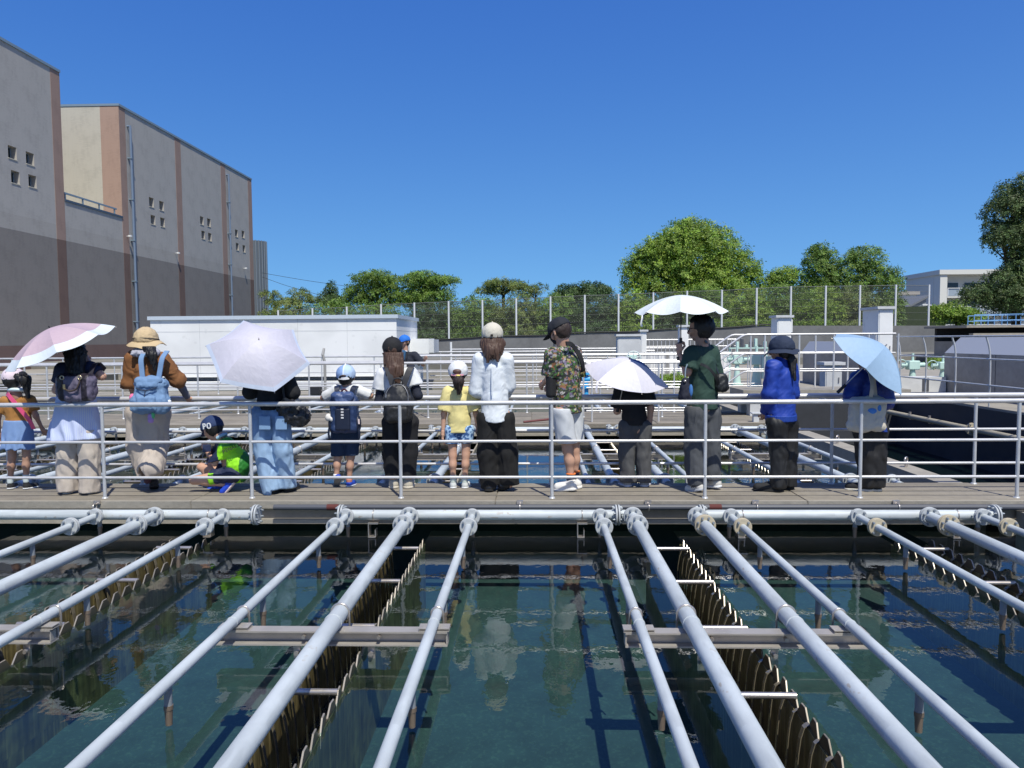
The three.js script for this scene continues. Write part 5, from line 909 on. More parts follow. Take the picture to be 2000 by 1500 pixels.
// 1 girl with a mustard shirt
{
  const X = P({ label: 'girl in a mustard t-shirt and frilled denim skirt, pale cap and dark ponytail', foot: [36, 956], d: 7.55, k: 0.73, head: [27, 742], R: 0.098, sh: [[8, 784], [60, 782]], el: [[-4, 815], [70, 812]], wr: [[-1, 848, 0.05], [82, 836, 0.08]], hip: [[24, 845], [50, 845]], kn: [[24, 893], [52, 892]], an: [[20, 938], [51, 936]], skin: SKIN(0.72) });
  top(X, 'shirt', cloth('mustard cotton', [0.40, 0.185, 0.045]), { hem: [34, 838], tilt: -0.12, sleeve: 0.7, sr: 0.07, flare: 1.1, fold: 0.007 });
  const w = X.J([35, 826]), h = X.J([35, 876]);
  blob(X, 'skirt', [cap(w, h.clone().add(V(0, -0.03, 0)), 0.10, 0.125, SIDE, 1.38)], cloth('light denim', [0.20, 0.32, 0.58]), { uv: planar, cut: (x, y, z) => Math.max(y - w.y - 0.03, h.y + 0.008 * Math.sin(x * 70) - y), wrinkle: (x, y, z) => 0.009 * Math.sin(x * 75 + 2 * noise3(x * 6, y * 6, 1)) * smooth(w.y + 0.02, h.y, y) });
  hairOn(X, hairBlack, { strandName: 'ponytail', strands: [[[34, 736, -0.06], [50, 742, -0.09], 0.035, 0.05], [[50, 742, -0.09], [55, 775, -0.07], 0.045, 0.018]] });
  capHat(X, cloth('white pink cap', [0.74, 0.62, 0.68]), { tilt: -0.05, edge: 0.1 });
  part(X.root, 'hair_ribbon', [ribbon([X.J([38, 730, -0.1]), X.J([46, 728, -0.14]), X.J([52, 733, -0.13])], 0.03, 0.01, () => V(0, 0, 1), 8)], mat('dark ribbon', [0.02, 0.02, 0.025], 0.6));
  const nk = X.J([36, 763]); part(X.root, 'neck_cooler', new THREE.TorusGeometry(0.062, 0.027, 12, 28).scale(1.15, 1, 0.75).rotateX(1.35).translate(nk.x, nk.y, nk.z), mat('pale neck ring', [0.62, 0.74, 0.74], 0.5));
  part(X.root, 'shoulder_strap', ribbon([X.J([13, 768, -0.02]), X.J([20, 776, -0.10]), X.J([40, 800, -0.115]), X.J([58, 822, -0.11]), X.J([66, 838, -0.06])], 0.042, 0.006, () => V(0, 0, 1)), mat('pink strap', [0.72, 0.085, 0.20], 0.5));
  for (const i of [0, 1]) { socks(X, i, plain('pale sock', [0.55, 0.62, 0.62]), 0.05); shoe(X, i, plain('black canvas', [0.02, 0.02, 0.022]), plain('white rubber', C.white), { dir: V(i ? 0.2 : -0.25, 0, -1).normalize() }); }
}
// 2 woman under the pink parasol
{
  const X = P({ label: 'woman in a navy top, striped blouse and beige trousers under the pink parasol', foot: [155, 970], d: 7.32, head: [148, 690, 0.06], sh: [[121, 722], [179, 720]], el: [[110, 762, 0.03], [199, 735, 0]], wr: [[128, 735, 0.24], [172, 705, 0.26]], hip: [[136, 812], [172, 812]], kn: [[132, 885], [175, 885]], an: [[132, 952], [175, 955]], skin: SKIN(1.1), hand: [{ curl: 0.85 }, { curl: 0.85 }] });
  legs(X, 'trousers', cloth('beige linen', [0.55, 0.48, 0.415]), { waist: [154, 838], hem: [[134, 959], [173, 961]], r: [0.100, 0.101, 0.098], fold: 0.010, blend: 0.015, seat: 0.86 });
  const w = X.J([150, 760]), h = X.J([146, 858]);
  const stripes = tex(256, 8, (u) => { const s = (u * 16) % 1, a = s < 0.18 ? 0.62 : s > 0.5 && s < 0.58 ? 0.78 : 1; return [0.78 * a, 0.84 * a + 0.03 * (1 - a), 0.96]; }, 0.22, 1);
  blob(X, 'blouse', [cap(w, h.clone().add(V(0, -0.03, 0)), 0.125, 0.178, SIDE, 1.42)], mat('striped cotton', [0.72, 0.74, 0.80], 0.85, { map: stripes }), { uv: planar, cut: (x, y, z) => Math.max(y - w.y - 0.06, h.y + 0.04 * (x - h.x) - y), wrinkle: (x, y, z) => 0.013 * Math.sin(x * 52 + 2.4 * noise3(x * 5, y * 3, 2)) * smooth(w.y, h.y, y) });
  top(X, 'shirt', cloth('navy jersey', [0.016, 0.026, 0.075]), { hem: [152, 792], sleeve: 0.62, sr: 0.068 });
  hairOn(X, hairBlack, { strands: [[[148, 690, -0.05], [149, 728, -0.12], 0.08, 0.06, 1.3]] });
  for (const i of [0, 1]) shoe(X, i, plain('grey canvas', [0.33, 0.32, 0.31]), plain('pale rubber', [0.66, 0.63, 0.58]), { dir: V(i ? 0.25 : -0.3, 0, -1).normalize() });
}
// 3 woman with the beige bucket hat
{
  const X = P({ label: 'woman in a beige bucket hat and brown jacket, one foot raised behind her', foot: [293, 957], d: 7.48, head: [286, 668, 0.06], sh: [[260, 701, 0.02], [317, 703, 0.02]], el: [[254, 748, 0.05], [347, 743, 0.10]], wr: [[262, 775, 0.22], [365, 774, 0.26]], hip: [[270, 805], [307, 805]], kn: [[272, 870], [306, 868, 0.04]], an: [[300, 940, 0.02], [294, 908, -0.14]], skin: SKIN(1.05) });
  legs(X, 'skirt_trousers', cloth('taupe cotton', [0.50, 0.43, 0.37]), { waist: [288, 785], hem: [[265, 929], [310, 924]], r: [0.118, 0.115, 0.125], fold: 0.014, blend: 0.05, seat: 1.08, cut: (() => { const a = X.J([288, 785]).y, b = X.J([268, 929]).y, c = X.J([310, 924]).y; return (x, y) => Math.max(y - a, lerp(b, c, smooth(-0.05, 0.05, x)) + (x > -0.04 && x < 0.09 ? 0.11 * (1 - Math.abs(x - 0.025) / 0.065) : 0) - y); })() });
  top(X, 'jacket', cloth('rust brown cotton', [0.24, 0.10, 0.034]), { hem: [288, 760], sleeve: 1.1, sr: 0.082, cuff: 1.1, fold: 0.010, loose: 1.12 });
  blob(X, 'arm_cover', [cap(X.el[1].clone().lerp(X.wr[1], 0.05), X.wr[1], 0.044, 0.033)], cloth('grey sleeve', [0.16, 0.16, 0.20]), { wrinkle: folds(0.004, 30, 30, 1) });
  blob(X, 'hood', [cap(X.J([262, 690, -0.09]), X.J([300, 690, -0.09]), 0.035), cap(X.J([270, 686, -0.05]), X.J([305, 688, -0.05]), 0.04)], cloth('white hood lining', [0.42, 0.42, 0.48]), { wrinkle: folds(0.008, 20, 20, 4) });
  hairOn(X, hairBlack, { below: [286, 676], strands: [[[288, 672, -0.04], [297, 693, -0.12], 0.07, 0.045], [[297, 693, -0.15], [302, 722, -0.13], 0.04, 0.012]] });
  const hat = capHat(X, cloth('beige twill', [0.56, 0.42, 0.245]), { name: 'bucket_hat', big: 1.10, edge: 0.10, tall: 0.22, tilt: -0.12, brim: 0.50, drop: 0.32, fold: 0.004 });
  part(hat, 'hat_band', new THREE.TorusGeometry(X.R * 1.13, 0.006, 6, 40).rotateX(Math.PI / 2 - 0.1).translate(X.head.x, X.head.y + 0.26 * X.R, X.head.z + 0.01), plain('dark band', [0.10, 0.08, 0.06]));
  shoe(X, 0, plain('black mesh', [0.018, 0.018, 0.02]), plain('black rubber', [0.014, 0.014, 0.016]), { heel: [301, 945, -0.02], toe: [301, 950, 0.15] });
  blob(X, 'sock', [cap(X.an[1].clone().add(V(0, 0.03, 0.0)), X.an[1].clone().add(V(0, -0.03, 0)), 0.043)], plain('white sock', [0.74, 0.74, 0.76]));
  shoe(X, 1, plain('black purple knit', [0.05, 0.02, 0.04]), plain('dark rubber', [0.02, 0.02, 0.024]), { heel: [293, 916, -0.16], toe: [288, 938, -0.08], up: V(0, 0.3, 1).normalize().negate() });
}
// 4 boy crouching
{
  const X = P({ label: 'boy in a neon green sports shirt and navy cap, crouching on the planks', foot: [440, 963], d: 7.45, k: 0.78, R: 0.100, face: V(-0.72, -0.42, -0.45), head: [415, 838, 0.02], sh: [[444, 868, -0.08], [434, 866, 0.13]], el: [[419, 905, -0.06], [414, 903, 0.16]], wr: [[408, 886, 0.05], [405, 882, 0.14]], hip: [[456, 925, -0.06], [452, 925, 0.10]], kn: [[378, 938, -0.06], [393, 912, 0.16]], an: [[440, 946, -0.07], [423, 948, 0.14]], skin: SKIN(0.95), hand: [{ curl: 0.7 }, { curl: 0.7 }] });
  X.waist.lerp(X.J([470, 905, 0.02]), 0.75); X.chest.lerp(X.J([452, 878, 0.02]), 0.5);
  const green = (x, y, z, a, b, c) => { const u = x - X.J([440, 900]).x, up = y - X.J([440, 858]).y, side = u + 0.25 * (y - X.J([440, 900]).y); if (side < -0.005) return [0.014, 0.022, 0.06]; if (up > -0.055 && up < 0.03 && !(up > -0.03 && up < -0.01 && u < 0.08)) return [0.025, 0.22, 0.02]; if (u > 0.20 + 0.05 * up) return [0.02, 0.18, 0.02]; return [0.30, 0.78, 0.015]; };
  const e0 = X.pel.clone();
  const shirt = mesh([cap(X.sh[0].clone().lerp(X.neck, 0.2), X.sh[1].clone().lerp(X.neck, 0.2), 0.062), cap(X.chest, X.waist, 0.105, 0.125, X.across, 1.25), cap(X.waist, X.J([462, 926, 0.02]), 0.125, 0.105, X.across, 1.25), cap(X.sh[0], X.el[0], 0.058, 0.062), cap(X.sh[1], X.el[1], 0.058, 0.062)], 0.04, 0.008, { cut: (x, y, z) => { const h = X.el[0].clone().lerp(X.sh[0], 0.12); return Math.max(x < h.x + 0.12 ? h.y - 0.0 - y + (x - h.x) * 0.2 : -1, X.J([440, 942]).y - y); }, wrinkle: folds(0.007, 9, 7, 3), color: green });
  part(X.root, 'shirt', shirt, plain('sports knit', [1, 1, 1], 0.6, vc));
  const txt = new TextGeometry('PENALTY', { font, size: 0.034, depth: 0.002, curveSegments: 3 }); txt.center(); txt.rotateY(0.25); txt.rotateZ(0.42); const tp = X.J([454, 874, -0.185]); part(X.root, 'shirt_lettering', txt.translate(tp.x, tp.y, tp.z), plain('dark print', [0.03, 0.05, 0.02]));
  const mid = X.kn[0].clone().lerp(X.hip[0], 0.48), mid2 = X.kn[1].clone().lerp(X.hip[1], 0.45);
  blob(X, 'shorts', [cap(X.hip[0], mid, 0.085, 0.078), cap(X.hip[1], mid2, 0.08, 0.074), cap(X.hip[0], X.hip[1], 0.09)], plain('navy sports shorts', [1, 1, 1], 0.7, vc), { blend: 0.03, wrinkle: folds(0.006, 14, 12, 9), color: (x, y, z) => (x < mid.x + 0.035 && y < mid.y + 0.05 ? [0.28, 0.70, 0.02] : [0.013, 0.020, 0.055]), cut: (x, y, z) => mid.x - 0.02 - x });
  hairOn(X, hairBlack);
  const c = capHat(X, cloth('navy cap cloth', [0.020, 0.042, 0.125]), { tilt: -0.12, edge: 0.02, big: 1.10 });
  const em = new TextGeometry('PO', { font, size: 0.058, depth: 0.003, curveSegments: 4 }); em.center(); em.rotateY(-0.25); em.rotateZ(0.12); const ep = X.J([404, 832, -0.105]); part(c, 'cap_letters', em.translate(ep.x, ep.y, ep.z), plain('white print', C.white));
  part(X.root, 'neck_towel', [tube([X.J([424, 856, -0.06]), X.J([434, 850, -0.06]), X.J([441, 848, 0.0]), X.J([436, 850, 0.08])], 0.018, 8)], plain('pale blue towel', [0.30, 0.47, 0.58]));
  const blue = plain('bright blue mesh', [0.015, 0.06, 0.50], 0.5), ws = plain('white foam', C.white);
  shoe(X, 0, blue, plain('coral white foam', [0.75, 0.62, 0.62]), { heel: [455, 941, -0.07], toe: [434, 960, -0.09], up: V(-0.75, 0.62, 0).normalize() });
  shoe(X, 1, blue, ws, { heel: [430, 955, 0.14], toe: [408, 957, 0.15] });
}
// 5 woman under the lavender parasol
{
  const X = P({ label: 'woman in a black top and wide light blue jeans under the lavender parasol', foot: [537, 968], d: 7.30, head: [527, 690, 0.08], sh: [[502, 722], [556, 722]], el: [[489, 766, 0.0], [571, 766, 0.0]], wr: [[505, 738, 0.22], [548, 735, 0.22]], hip: [[511, 808], [547, 808]], kn: [[514, 880], [552, 880]], an: [[530, 951], [562, 945, 0.1]], hand: [{ curl: 0.9 }, { curl: 0.9 }] });
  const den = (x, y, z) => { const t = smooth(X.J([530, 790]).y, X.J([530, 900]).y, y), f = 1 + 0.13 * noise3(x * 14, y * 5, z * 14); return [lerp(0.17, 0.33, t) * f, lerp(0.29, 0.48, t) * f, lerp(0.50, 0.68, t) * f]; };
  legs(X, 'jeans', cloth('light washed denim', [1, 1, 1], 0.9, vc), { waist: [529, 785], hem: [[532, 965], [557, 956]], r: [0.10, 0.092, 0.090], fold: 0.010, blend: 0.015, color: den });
  for (const x of [517, 549]) part(X.root, 'back_pocket', rbox(-0.055, 0.055, -0.065, 0.065, -0.005, 0.005, 0.004).translate(...X.J([x, 826, -0.135]).toArray()), cloth('pocket denim', [0.22, 0.36, 0.56]));
  top(X, 'blouse', cloth('black crepe', C.black), { hem: [529, 800], sleeve: [1.25, 1.25], sr: 0.072, cuff: 0.9 });
  hairOn(X, hairBlack, { strands: [[[527, 690, -0.05], [528, 730, -0.1], 0.08, 0.05, 1.2]] });
  for (const i of [0, 1]) shoe(X, i, plain('black leather', C.black, 0.4), plain('dark sole', [0.02, 0.02, 0.02]), { dir: V(0.25, 0, -1).normalize() });
}
// 6 boy with the navy backpack
{
  const X = P({ label: 'boy in a pale blue cap, white t-shirt and navy shorts, elbows spread', foot: [674, 948], d: 7.66, k: 0.76, R: 0.097, head: [676, 736], sh: [[656, 762], [699, 761]], el: [[631, 777, 0.04], [724, 773, 0.04]], wr: [[652, 776, 0.14], [706, 775, 0.15]], hip: [[662, 846], [688, 846]], kn: [[660, 893], [685, 893]], an: [[657, 931, -0.03], [682, 937]], skin: SKIN(0.85) });
  legs(X, 'shorts', cloth('navy cotton', [0.014, 0.035, 0.085]), { waist: [675, 832], hem: [[660, 890], [689, 889]], short: true, r: [0.105, 0.098], fold: 0.007, blend: 0.012, color: undefined });
  top(X, 'shirt', cloth('white cotton', C.white), { hem: [675, 842], sleeve: [0.92, 0.92], sr: 0.07, flare: 1.05, fold: 0.006, loose: 1.05 });
  hairOn(X, hairBlack);
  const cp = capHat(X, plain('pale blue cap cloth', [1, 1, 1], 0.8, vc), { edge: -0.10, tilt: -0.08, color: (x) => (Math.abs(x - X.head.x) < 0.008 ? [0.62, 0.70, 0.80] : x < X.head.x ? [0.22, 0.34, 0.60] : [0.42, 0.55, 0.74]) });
  part(cp, 'cap_opening', mesh([ell(X.H.at(0, 0.16, -1.14), 0.030, 0.012, 0.016)], 0.01, 0.004), plain('dark opening', [0.06, 0.04, 0.035])); part(cp, 'cap_strap', ribbon([X.H.at(-0.55, -0.08, -0.95), X.H.at(0, -0.12, -1.20), X.H.at(0.55, -0.08, -0.95)], 0.026, 0.005, () => V(0, 0, 1), 10), plain('white strap', [0.72, 0.72, 0.72]));
  const blue = plain('royal blue trainers', [0.012, 0.055, 0.42], 0.5);
  shoe(X, 0, blue, plain('grey sole', [0.20, 0.20, 0.20]), { heel: [660, 934, -0.06], toe: [658, 946, 0.06], up: V(0, 0.75, -0.66).normalize() });
  shoe(X, 1, blue, plain('pale sole', [0.62, 0.66, 0.70]), { dir: V(0.15, 0, -1).normalize() });
  socks(X, 0, plain('white sock', C.white), 0.03); socks(X, 1, plain('red sock', [0.5, 0.2, 0.15]), 0.015);
}
// 7 woman with the black cap and black backpack
{
  const X = P({ label: 'woman with long brown hair, black cap, white t-shirt and navy arm covers', foot: [783, 957], d: 7.58, head: [767, 683, 0.04], R: 0.102, sh: [[748, 733], [803, 731]], el: [[741, 783, 0.0], [816, 772, -0.03]], wr: [[760, 778, 0.20], [792, 785, 0.20]], hip: [[764, 826], [799, 826]], kn: [[764, 885], [799, 885]], an: [[769, 940], [797, 940]] });
  legs(X, 'trousers', cloth('black drape', [0.008, 0.008, 0.010]), { waist: [781, 800], hem: [[770, 931], [797, 931]], r: [0.094, 0.086, 0.080], fold: 0.010, blend: 0.02 });
  top(X, 'shirt', cloth('white cotton', C.white), { hem: [781, 806], sleeve: 0.58, sr: 0.078, flare: 1.12, fold: 0.007 });
  for (const i of [0, 1]) blob(X, 'arm_cover', [cap(X.sh[i].clone().lerp(X.el[i], 0.68), X.el[i], 0.050, 0.047), cap(X.el[i], X.wr[i], 0.047, 0.034)], cloth('navy sleeve', [0.014, 0.018, 0.035]), { wrinkle: folds(0.003, 30, 30, 1) });
  hairOn(X, hairBrown, { below: [768, 688], strands: [[[768, 690, -0.03], [771, 728, -0.10], 0.085, 0.07, 1.25], [[771, 722, -0.12], [766, 752, -0.14], 0.05, 0.018], [[771, 722, -0.12], [779, 758, -0.14], 0.045, 0.014]] });
  capHat(X, cloth('black felt', C.black), { name: 'cap', edge: -0.30, big: 1.03, tilt: -0.12 });
  for (const i of [0, 1]) shoe(X, i, plain('beige knit', [0.50, 0.45, 0.36]), plain('pale sole', [0.60, 0.54, 0.44]), { k: 1.15, low: true });
}
// 8 girl in yellow
{
  const X = P({ label: 'girl in a yellow t-shirt and printed denim shorts, white cap and long ponytail', foot: [897, 957], d: 7.58, k: 0.78, R: 0.097, head: [895, 729, 0.01], sh: [[875, 766], [918, 766]], el: [[867, 808], [930, 808]], wr: [[865, 843], [933, 840, 0.05]], hip: [[884, 840], [911, 840]], kn: [[884, 889], [910, 888]], an: [[885, 936], [908, 936]], hand: [{ curl: 0.3, palm: V(1, 0, -0.3) }, { curl: 0.3, palm: V(-1, 0, -0.3) }] });
  legs(X, 'shorts', plain('printed denim', [1, 1, 1], 0.85, vc), { waist: [897, 830], hem: [[882, 866], [911, 865]], short: true, r: [0.098, 0.09], fold: 0.003, blend: 0.012, color: (x, y, z) => (noise3(x * 26, y * 30, z * 20) + (Math.abs(x - X.pel.x) - 0.075) * 7 > 0.12 ? [0.40, 0.58, 0.80] : [0.035, 0.10, 0.27]) });
  top(X, 'shirt', cloth('pale yellow cotton', [0.80, 0.69, 0.30]), { hem: [897, 844], sleeve: 0.86, sr: 0.078, flare: 1.28, hemS: 1.3, fold: 0.006, loose: 1.1 });
  hairOn(X, hairDark, { strandName: 'ponytail', strands: [[[895, 736, -0.1], [896, 745, -0.145], 0.022, 0.035], [[896, 745, -0.145], [896, 768, -0.13], 0.052, 0.02, 1.1]] });
  part(X.root, 'hair_tie', new THREE.SphereGeometry(0.022, 12, 10).scale(1.3, 0.8, 0.8).translate(...X.J([895, 735, -0.125]).toArray()), plain('yellow hair tie', [0.7, 0.6, 0.15]));
  const cp = capHat(X, cloth('white twill', C.white), { edge: -0.15, tilt: -0.10, big: 1.08 });
  part(cp, 'cap_opening', mesh([ell(X.H.at(0, 0.22, -1.14), 0.044, 0.028, 0.022)], 0.01, 0.005), mat('brown hair in the opening', [0.10, 0.05, 0.04], 0.5)); part(cp, 'cap_strap', ribbon([X.H.at(-0.62, -0.06, -0.93), X.H.at(0, -0.12, -1.24), X.H.at(0.62, -0.06, -0.93)], 0.024, 0.006, () => V(0, 0, 1), 10), plain('pink strap', [0.76, 0.36, 0.44]));
  for (const i of [0, 1]) { socks(X, i, plain('mint sock', [0.60, 0.68, 0.62]), 0.045); shoe(X, i, plain('white grey mesh', [0.62, 0.64, 0.62]), plain('white sole', C.white), { dir: V(i ? 0.2 : -0.2, 0, -1).normalize() }); }
}
// 9 woman in the white shirt
{
  const X = P({ label: 'woman in a loose white shirt, cream cap and wide black trousers, brown shoulder-length hair', foot: [968, 960], d: 7.46, head: [962, 657, 0.02], R: 0.105, sh: [[937, 703], [989, 703]], el: [[930, 762, 0.02], [994, 752, 0.06]], wr: [[946, 772, 0.25], [985, 774, 0.27]], hip: [[951, 818], [986, 818]], kn: [[953, 885], [990, 885]], an: [[958, 948], [995, 948]] });
  legs(X, 'trousers', cloth('black wool', [0.008, 0.0075, 0.0075]), { waist: [969, 805], hem: [[957, 953], [997, 946]], r: [0.098, 0.106, 0.096], fold: 0.010, blend: 0.03 });
  top(X, 'shirt', cloth('white poplin', [0.74, 0.78, 0.82]), { hem: [968, 824], curve: 1.9, sleeve: 1.7, sr: 0.072, cuff: 0.92, fold: 0.0065, loose: 1.06, hemR: 0.128, cell: 0.009 });
  part(X.root, 'yoke_pleat', ribbon([X.J([961, 716, -0.125]), X.J([961, 740, -0.137]), X.J([961, 772, -0.14])], 0.012, 0.006, () => V(0, 0, 1), 8), cloth('white pleat', [0.72, 0.76, 0.80]));
  hairOn(X, hairBrown, { below: [962, 661], strands: [[[962, 664, -0.01], [962, 686, -0.07], 0.095, 0.075, 1.15], [[945, 672, -0.02], [951, 694, -0.06], 0.035, 0.022], [[979, 672, -0.02], [975, 697, -0.06], 0.04, 0.02], [[958, 684, -0.1], [952, 708, -0.125], 0.04, 0.008], [[966, 684, -0.1], [972, 706, -0.125], 0.04, 0.008]] });
  const cp = capHat(X, cloth('cream canvas', [0.62, 0.58, 0.48]), { edge: -0.08, tilt: -0.06, big: 1.06 }); part(cp, 'cap_buckle', rbox(-0.012, 0.012, -0.012, 0.012, -0.005, 0.005, 0.003).translate(...X.H.at(0, 0.08, -1.28).toArray()), mat('dark buckle', [0.05, 0.04, 0.03], 0.4, { metalness: 0.6 }));
  shoe(X, 0, plain('black leather', C.black, 0.35), plain('black sole', [0.01, 0.01, 0.01]), { heel: [955, 954, -0.06], toe: [956, 957, 0.1] }); shoe(X, 1, plain('black leather', C.black, 0.35), plain('black sole', [0.01, 0.01, 0.01]), { heel: [981, 950, -0.02], toe: [982, 952, 0.14] });
  for (const p of [[955, 953, -0.075], [981, 949, -0.035]]) blob(X, 'sock', [cap(X.J([p[0] - 3, p[1], p[2]]), X.J([p[0] + 3, p[1], p[2]]), 0.017)], plain('white sock', C.white), { cell: 0.006 });
}
// 10 man in the floral shirt
{
  const X = P({ label: 'man in a floral shirt, black cap and pale shorts, looking down', foot: [1107, 960], d: 7.48, k: 1.0, R: 0.108, face: V(-0.74, -0.42, -0.52), head: [1094, 648, 0], sh: [[1079, 694, -0.10], [1121, 690, 0.12]], el: [[1073, 737, -0.06], [1129, 740, 0.16]], wr: [[1060, 750, 0.14], [1085, 752, 0.26]], hip: [[1098, 806, -0.06], [1119, 806, 0.09]], kn: [[1109, 878, -0.05], [1122, 878, 0.09]], an: [[1115, 935, -0.05], [1123, 930, 0.10]], skin: SKIN(0.92) });
  X.chest.add(V(0.02, 0, 0)); X.waist.add(V(0.015, 0, 0));
  legs(X, 'shorts', cloth('pale grey cotton', [0.60, 0.62, 0.65]), { waist: [1106, 796], hem: [[1105, 863], [1124, 862]], short: true, r: [0.105, 0.102], fold: 0.006, blend: 0.012, cut: (() => { const a = X.J([1106, 796]).y, b = X.J([1106, 863]).y; return (x, y) => Math.max(y - a, b - y); })() });
  const pal = [[0.04, 0.11, 0.03], [0.07, 0.17, 0.04], [0.28, 0.25, 0.09], [0.30, 0.13, 0.06], [0.24, 0.23, 0.27], [0.42, 0.39, 0.36], [0.016, 0.016, 0.02], [0.03, 0.05, 0.025], [0.15, 0.12, 0.20], [0.05, 0.09, 0.03]];
  const floral = (x, y, z) => { let best = 9, w = 0; const s = 44, X0 = x * s + 0.8 * noise3(x * 30, y * 30, z * 30), Y0 = y * s, Z0 = z * s; for (let i = -1; i < 2; i++) for (let j = -1; j < 2; j++) for (let l = -1; l < 2; l++) { const a = Math.floor(X0) + i, b = Math.floor(Y0) + j, c = Math.floor(Z0) + l, d = (a + hash2(a, b + c * 71, 1) - X0) ** 2 + (b + hash2(a, b + c * 71, 2) - Y0) ** 2 + (c + hash2(a, b + c * 71, 3) - Z0) ** 2; if (d < best) { best = d; w = hash2(a, b + c * 71, 4); } } return best > 0.42 ? pal[6] : pal[Math.floor(w * pal.length)]; };
  top(X, 'shirt', plain('floral print', [1, 1, 1], 0.8, vc), { hem: [1104, 806], sleeve: 0.92, sr: 0.080, flare: 1.1, hemS: 1.15, fold: 0.006, loose: 1.08, fat: 1.12, color: floral, cell: 0.0072, collar: 0.03 });
  hairOn(X, hairDark, { nape: -0.35 });
  capHat(X, cloth('black cap cloth', [0.014, 0.016, 0.022]), { edge: 0.18, tilt: 0.12, big: 1.06 });
  blob(X, 'face_mask', [cap(X.H.at(0, -0.30, 0.82), X.H.at(0, -0.62, 0.76), 0.34 * X.R, 0.28 * X.R, X.H.side, 1.5)], plain('black mask', C.black), { blend: 0.02, cell: 0.006 }); part(X.root, 'ear_loop', [-1, 1].map((s) => tube([X.H.at(s * 0.45, -0.25, 0.72), X.H.at(s * 0.85, -0.05, 0.2), X.H.at(s * 0.5, -0.6, 0.6)], 0.003, 5)), plain('black loop', C.black));
  for (const i of [0, 1]) { blob(X, 'sock', [cap(X.an[i].clone().add(V(0, 0.035, 0)), X.an[i].clone().add(V(0, -0.03, 0)), 0.042, 0.046)], plain('navy sock', [0.013, 0.02, 0.055]), { color: undefined }); part(X.root, 'sock_cuff', new THREE.TorusGeometry(0.041, 0.009, 8, 24).rotateX(Math.PI / 2).translate(X.an[i].x, X.an[i].y + 0.05, X.an[i].z), plain('orange cuff', [0.75, 0.20, 0.05])); }
  const wc = plain('white foam clog', [0.78, 0.75, 0.70], 0.6);
  const s0 = shoe(X, 0, wc, wc, { heel: [1117, 949, -0.06], toe: [1090, 951, -0.02], k: 1.22, name: 'clog' }); part(s0, 'heel_strap', ribbon([X.J([1106, 946, -0.11]), X.J([1118, 940, -0.115]), X.J([1126, 945, -0.07])], 0.018, 0.006, () => V(0.3, 0, 1), 8), wc);
  shoe(X, 1, wc, wc, { heel: [1126, 946, 0.10], toe: [1097, 948, 0.16], k: 1.22, name: 'clog' });
}
// 11 boy under the white and navy parasol
{
  const X = P({ label: 'youth in a black t-shirt and grey trousers under the white and navy parasol', foot: [1242, 950], d: 7.66, k: 0.92, head: [1234, 728, 0.05], sh: [[1213, 758], [1260, 757]], el: [[1205, 803, 0.02], [1271, 797]], wr: [[1222, 785, 0.24], [1269, 833]], hip: [[1225, 834], [1255, 834]], kn: [[1224, 888], [1256, 888]], an: [[1226, 934], [1258, 934]], skin: SKIN(0.9), hand: [{ curl: 0.9 }, { curl: 0.45, palm: V(-1, 0, -0.2) }] });
  legs(X, 'trousers', cloth('charcoal cotton', [0.085, 0.085, 0.088]), { waist: [1240, 820], hem: [[1226, 941], [1258, 941]], r: [0.098, 0.088, 0.082], fold: 0.010, blend: 0.012, color: undefined });
  top(X, 'shirt', cloth('black cotton', C.black), { hem: [1240, 829], sleeve: 0.85, sr: 0.078, flare: 1.1, fold: 0.006, loose: 1.1 });
  hairOn(X, hairBlack);
  for (const i of [0, 1]) shoe(X, i, plain('grey mesh trainers', [0.28, 0.30, 0.34]), plain('pale sole', [0.60, 0.60, 0.66]), { dir: V(i ? 0.45 : -0.35, 0, -1).normalize() });
}
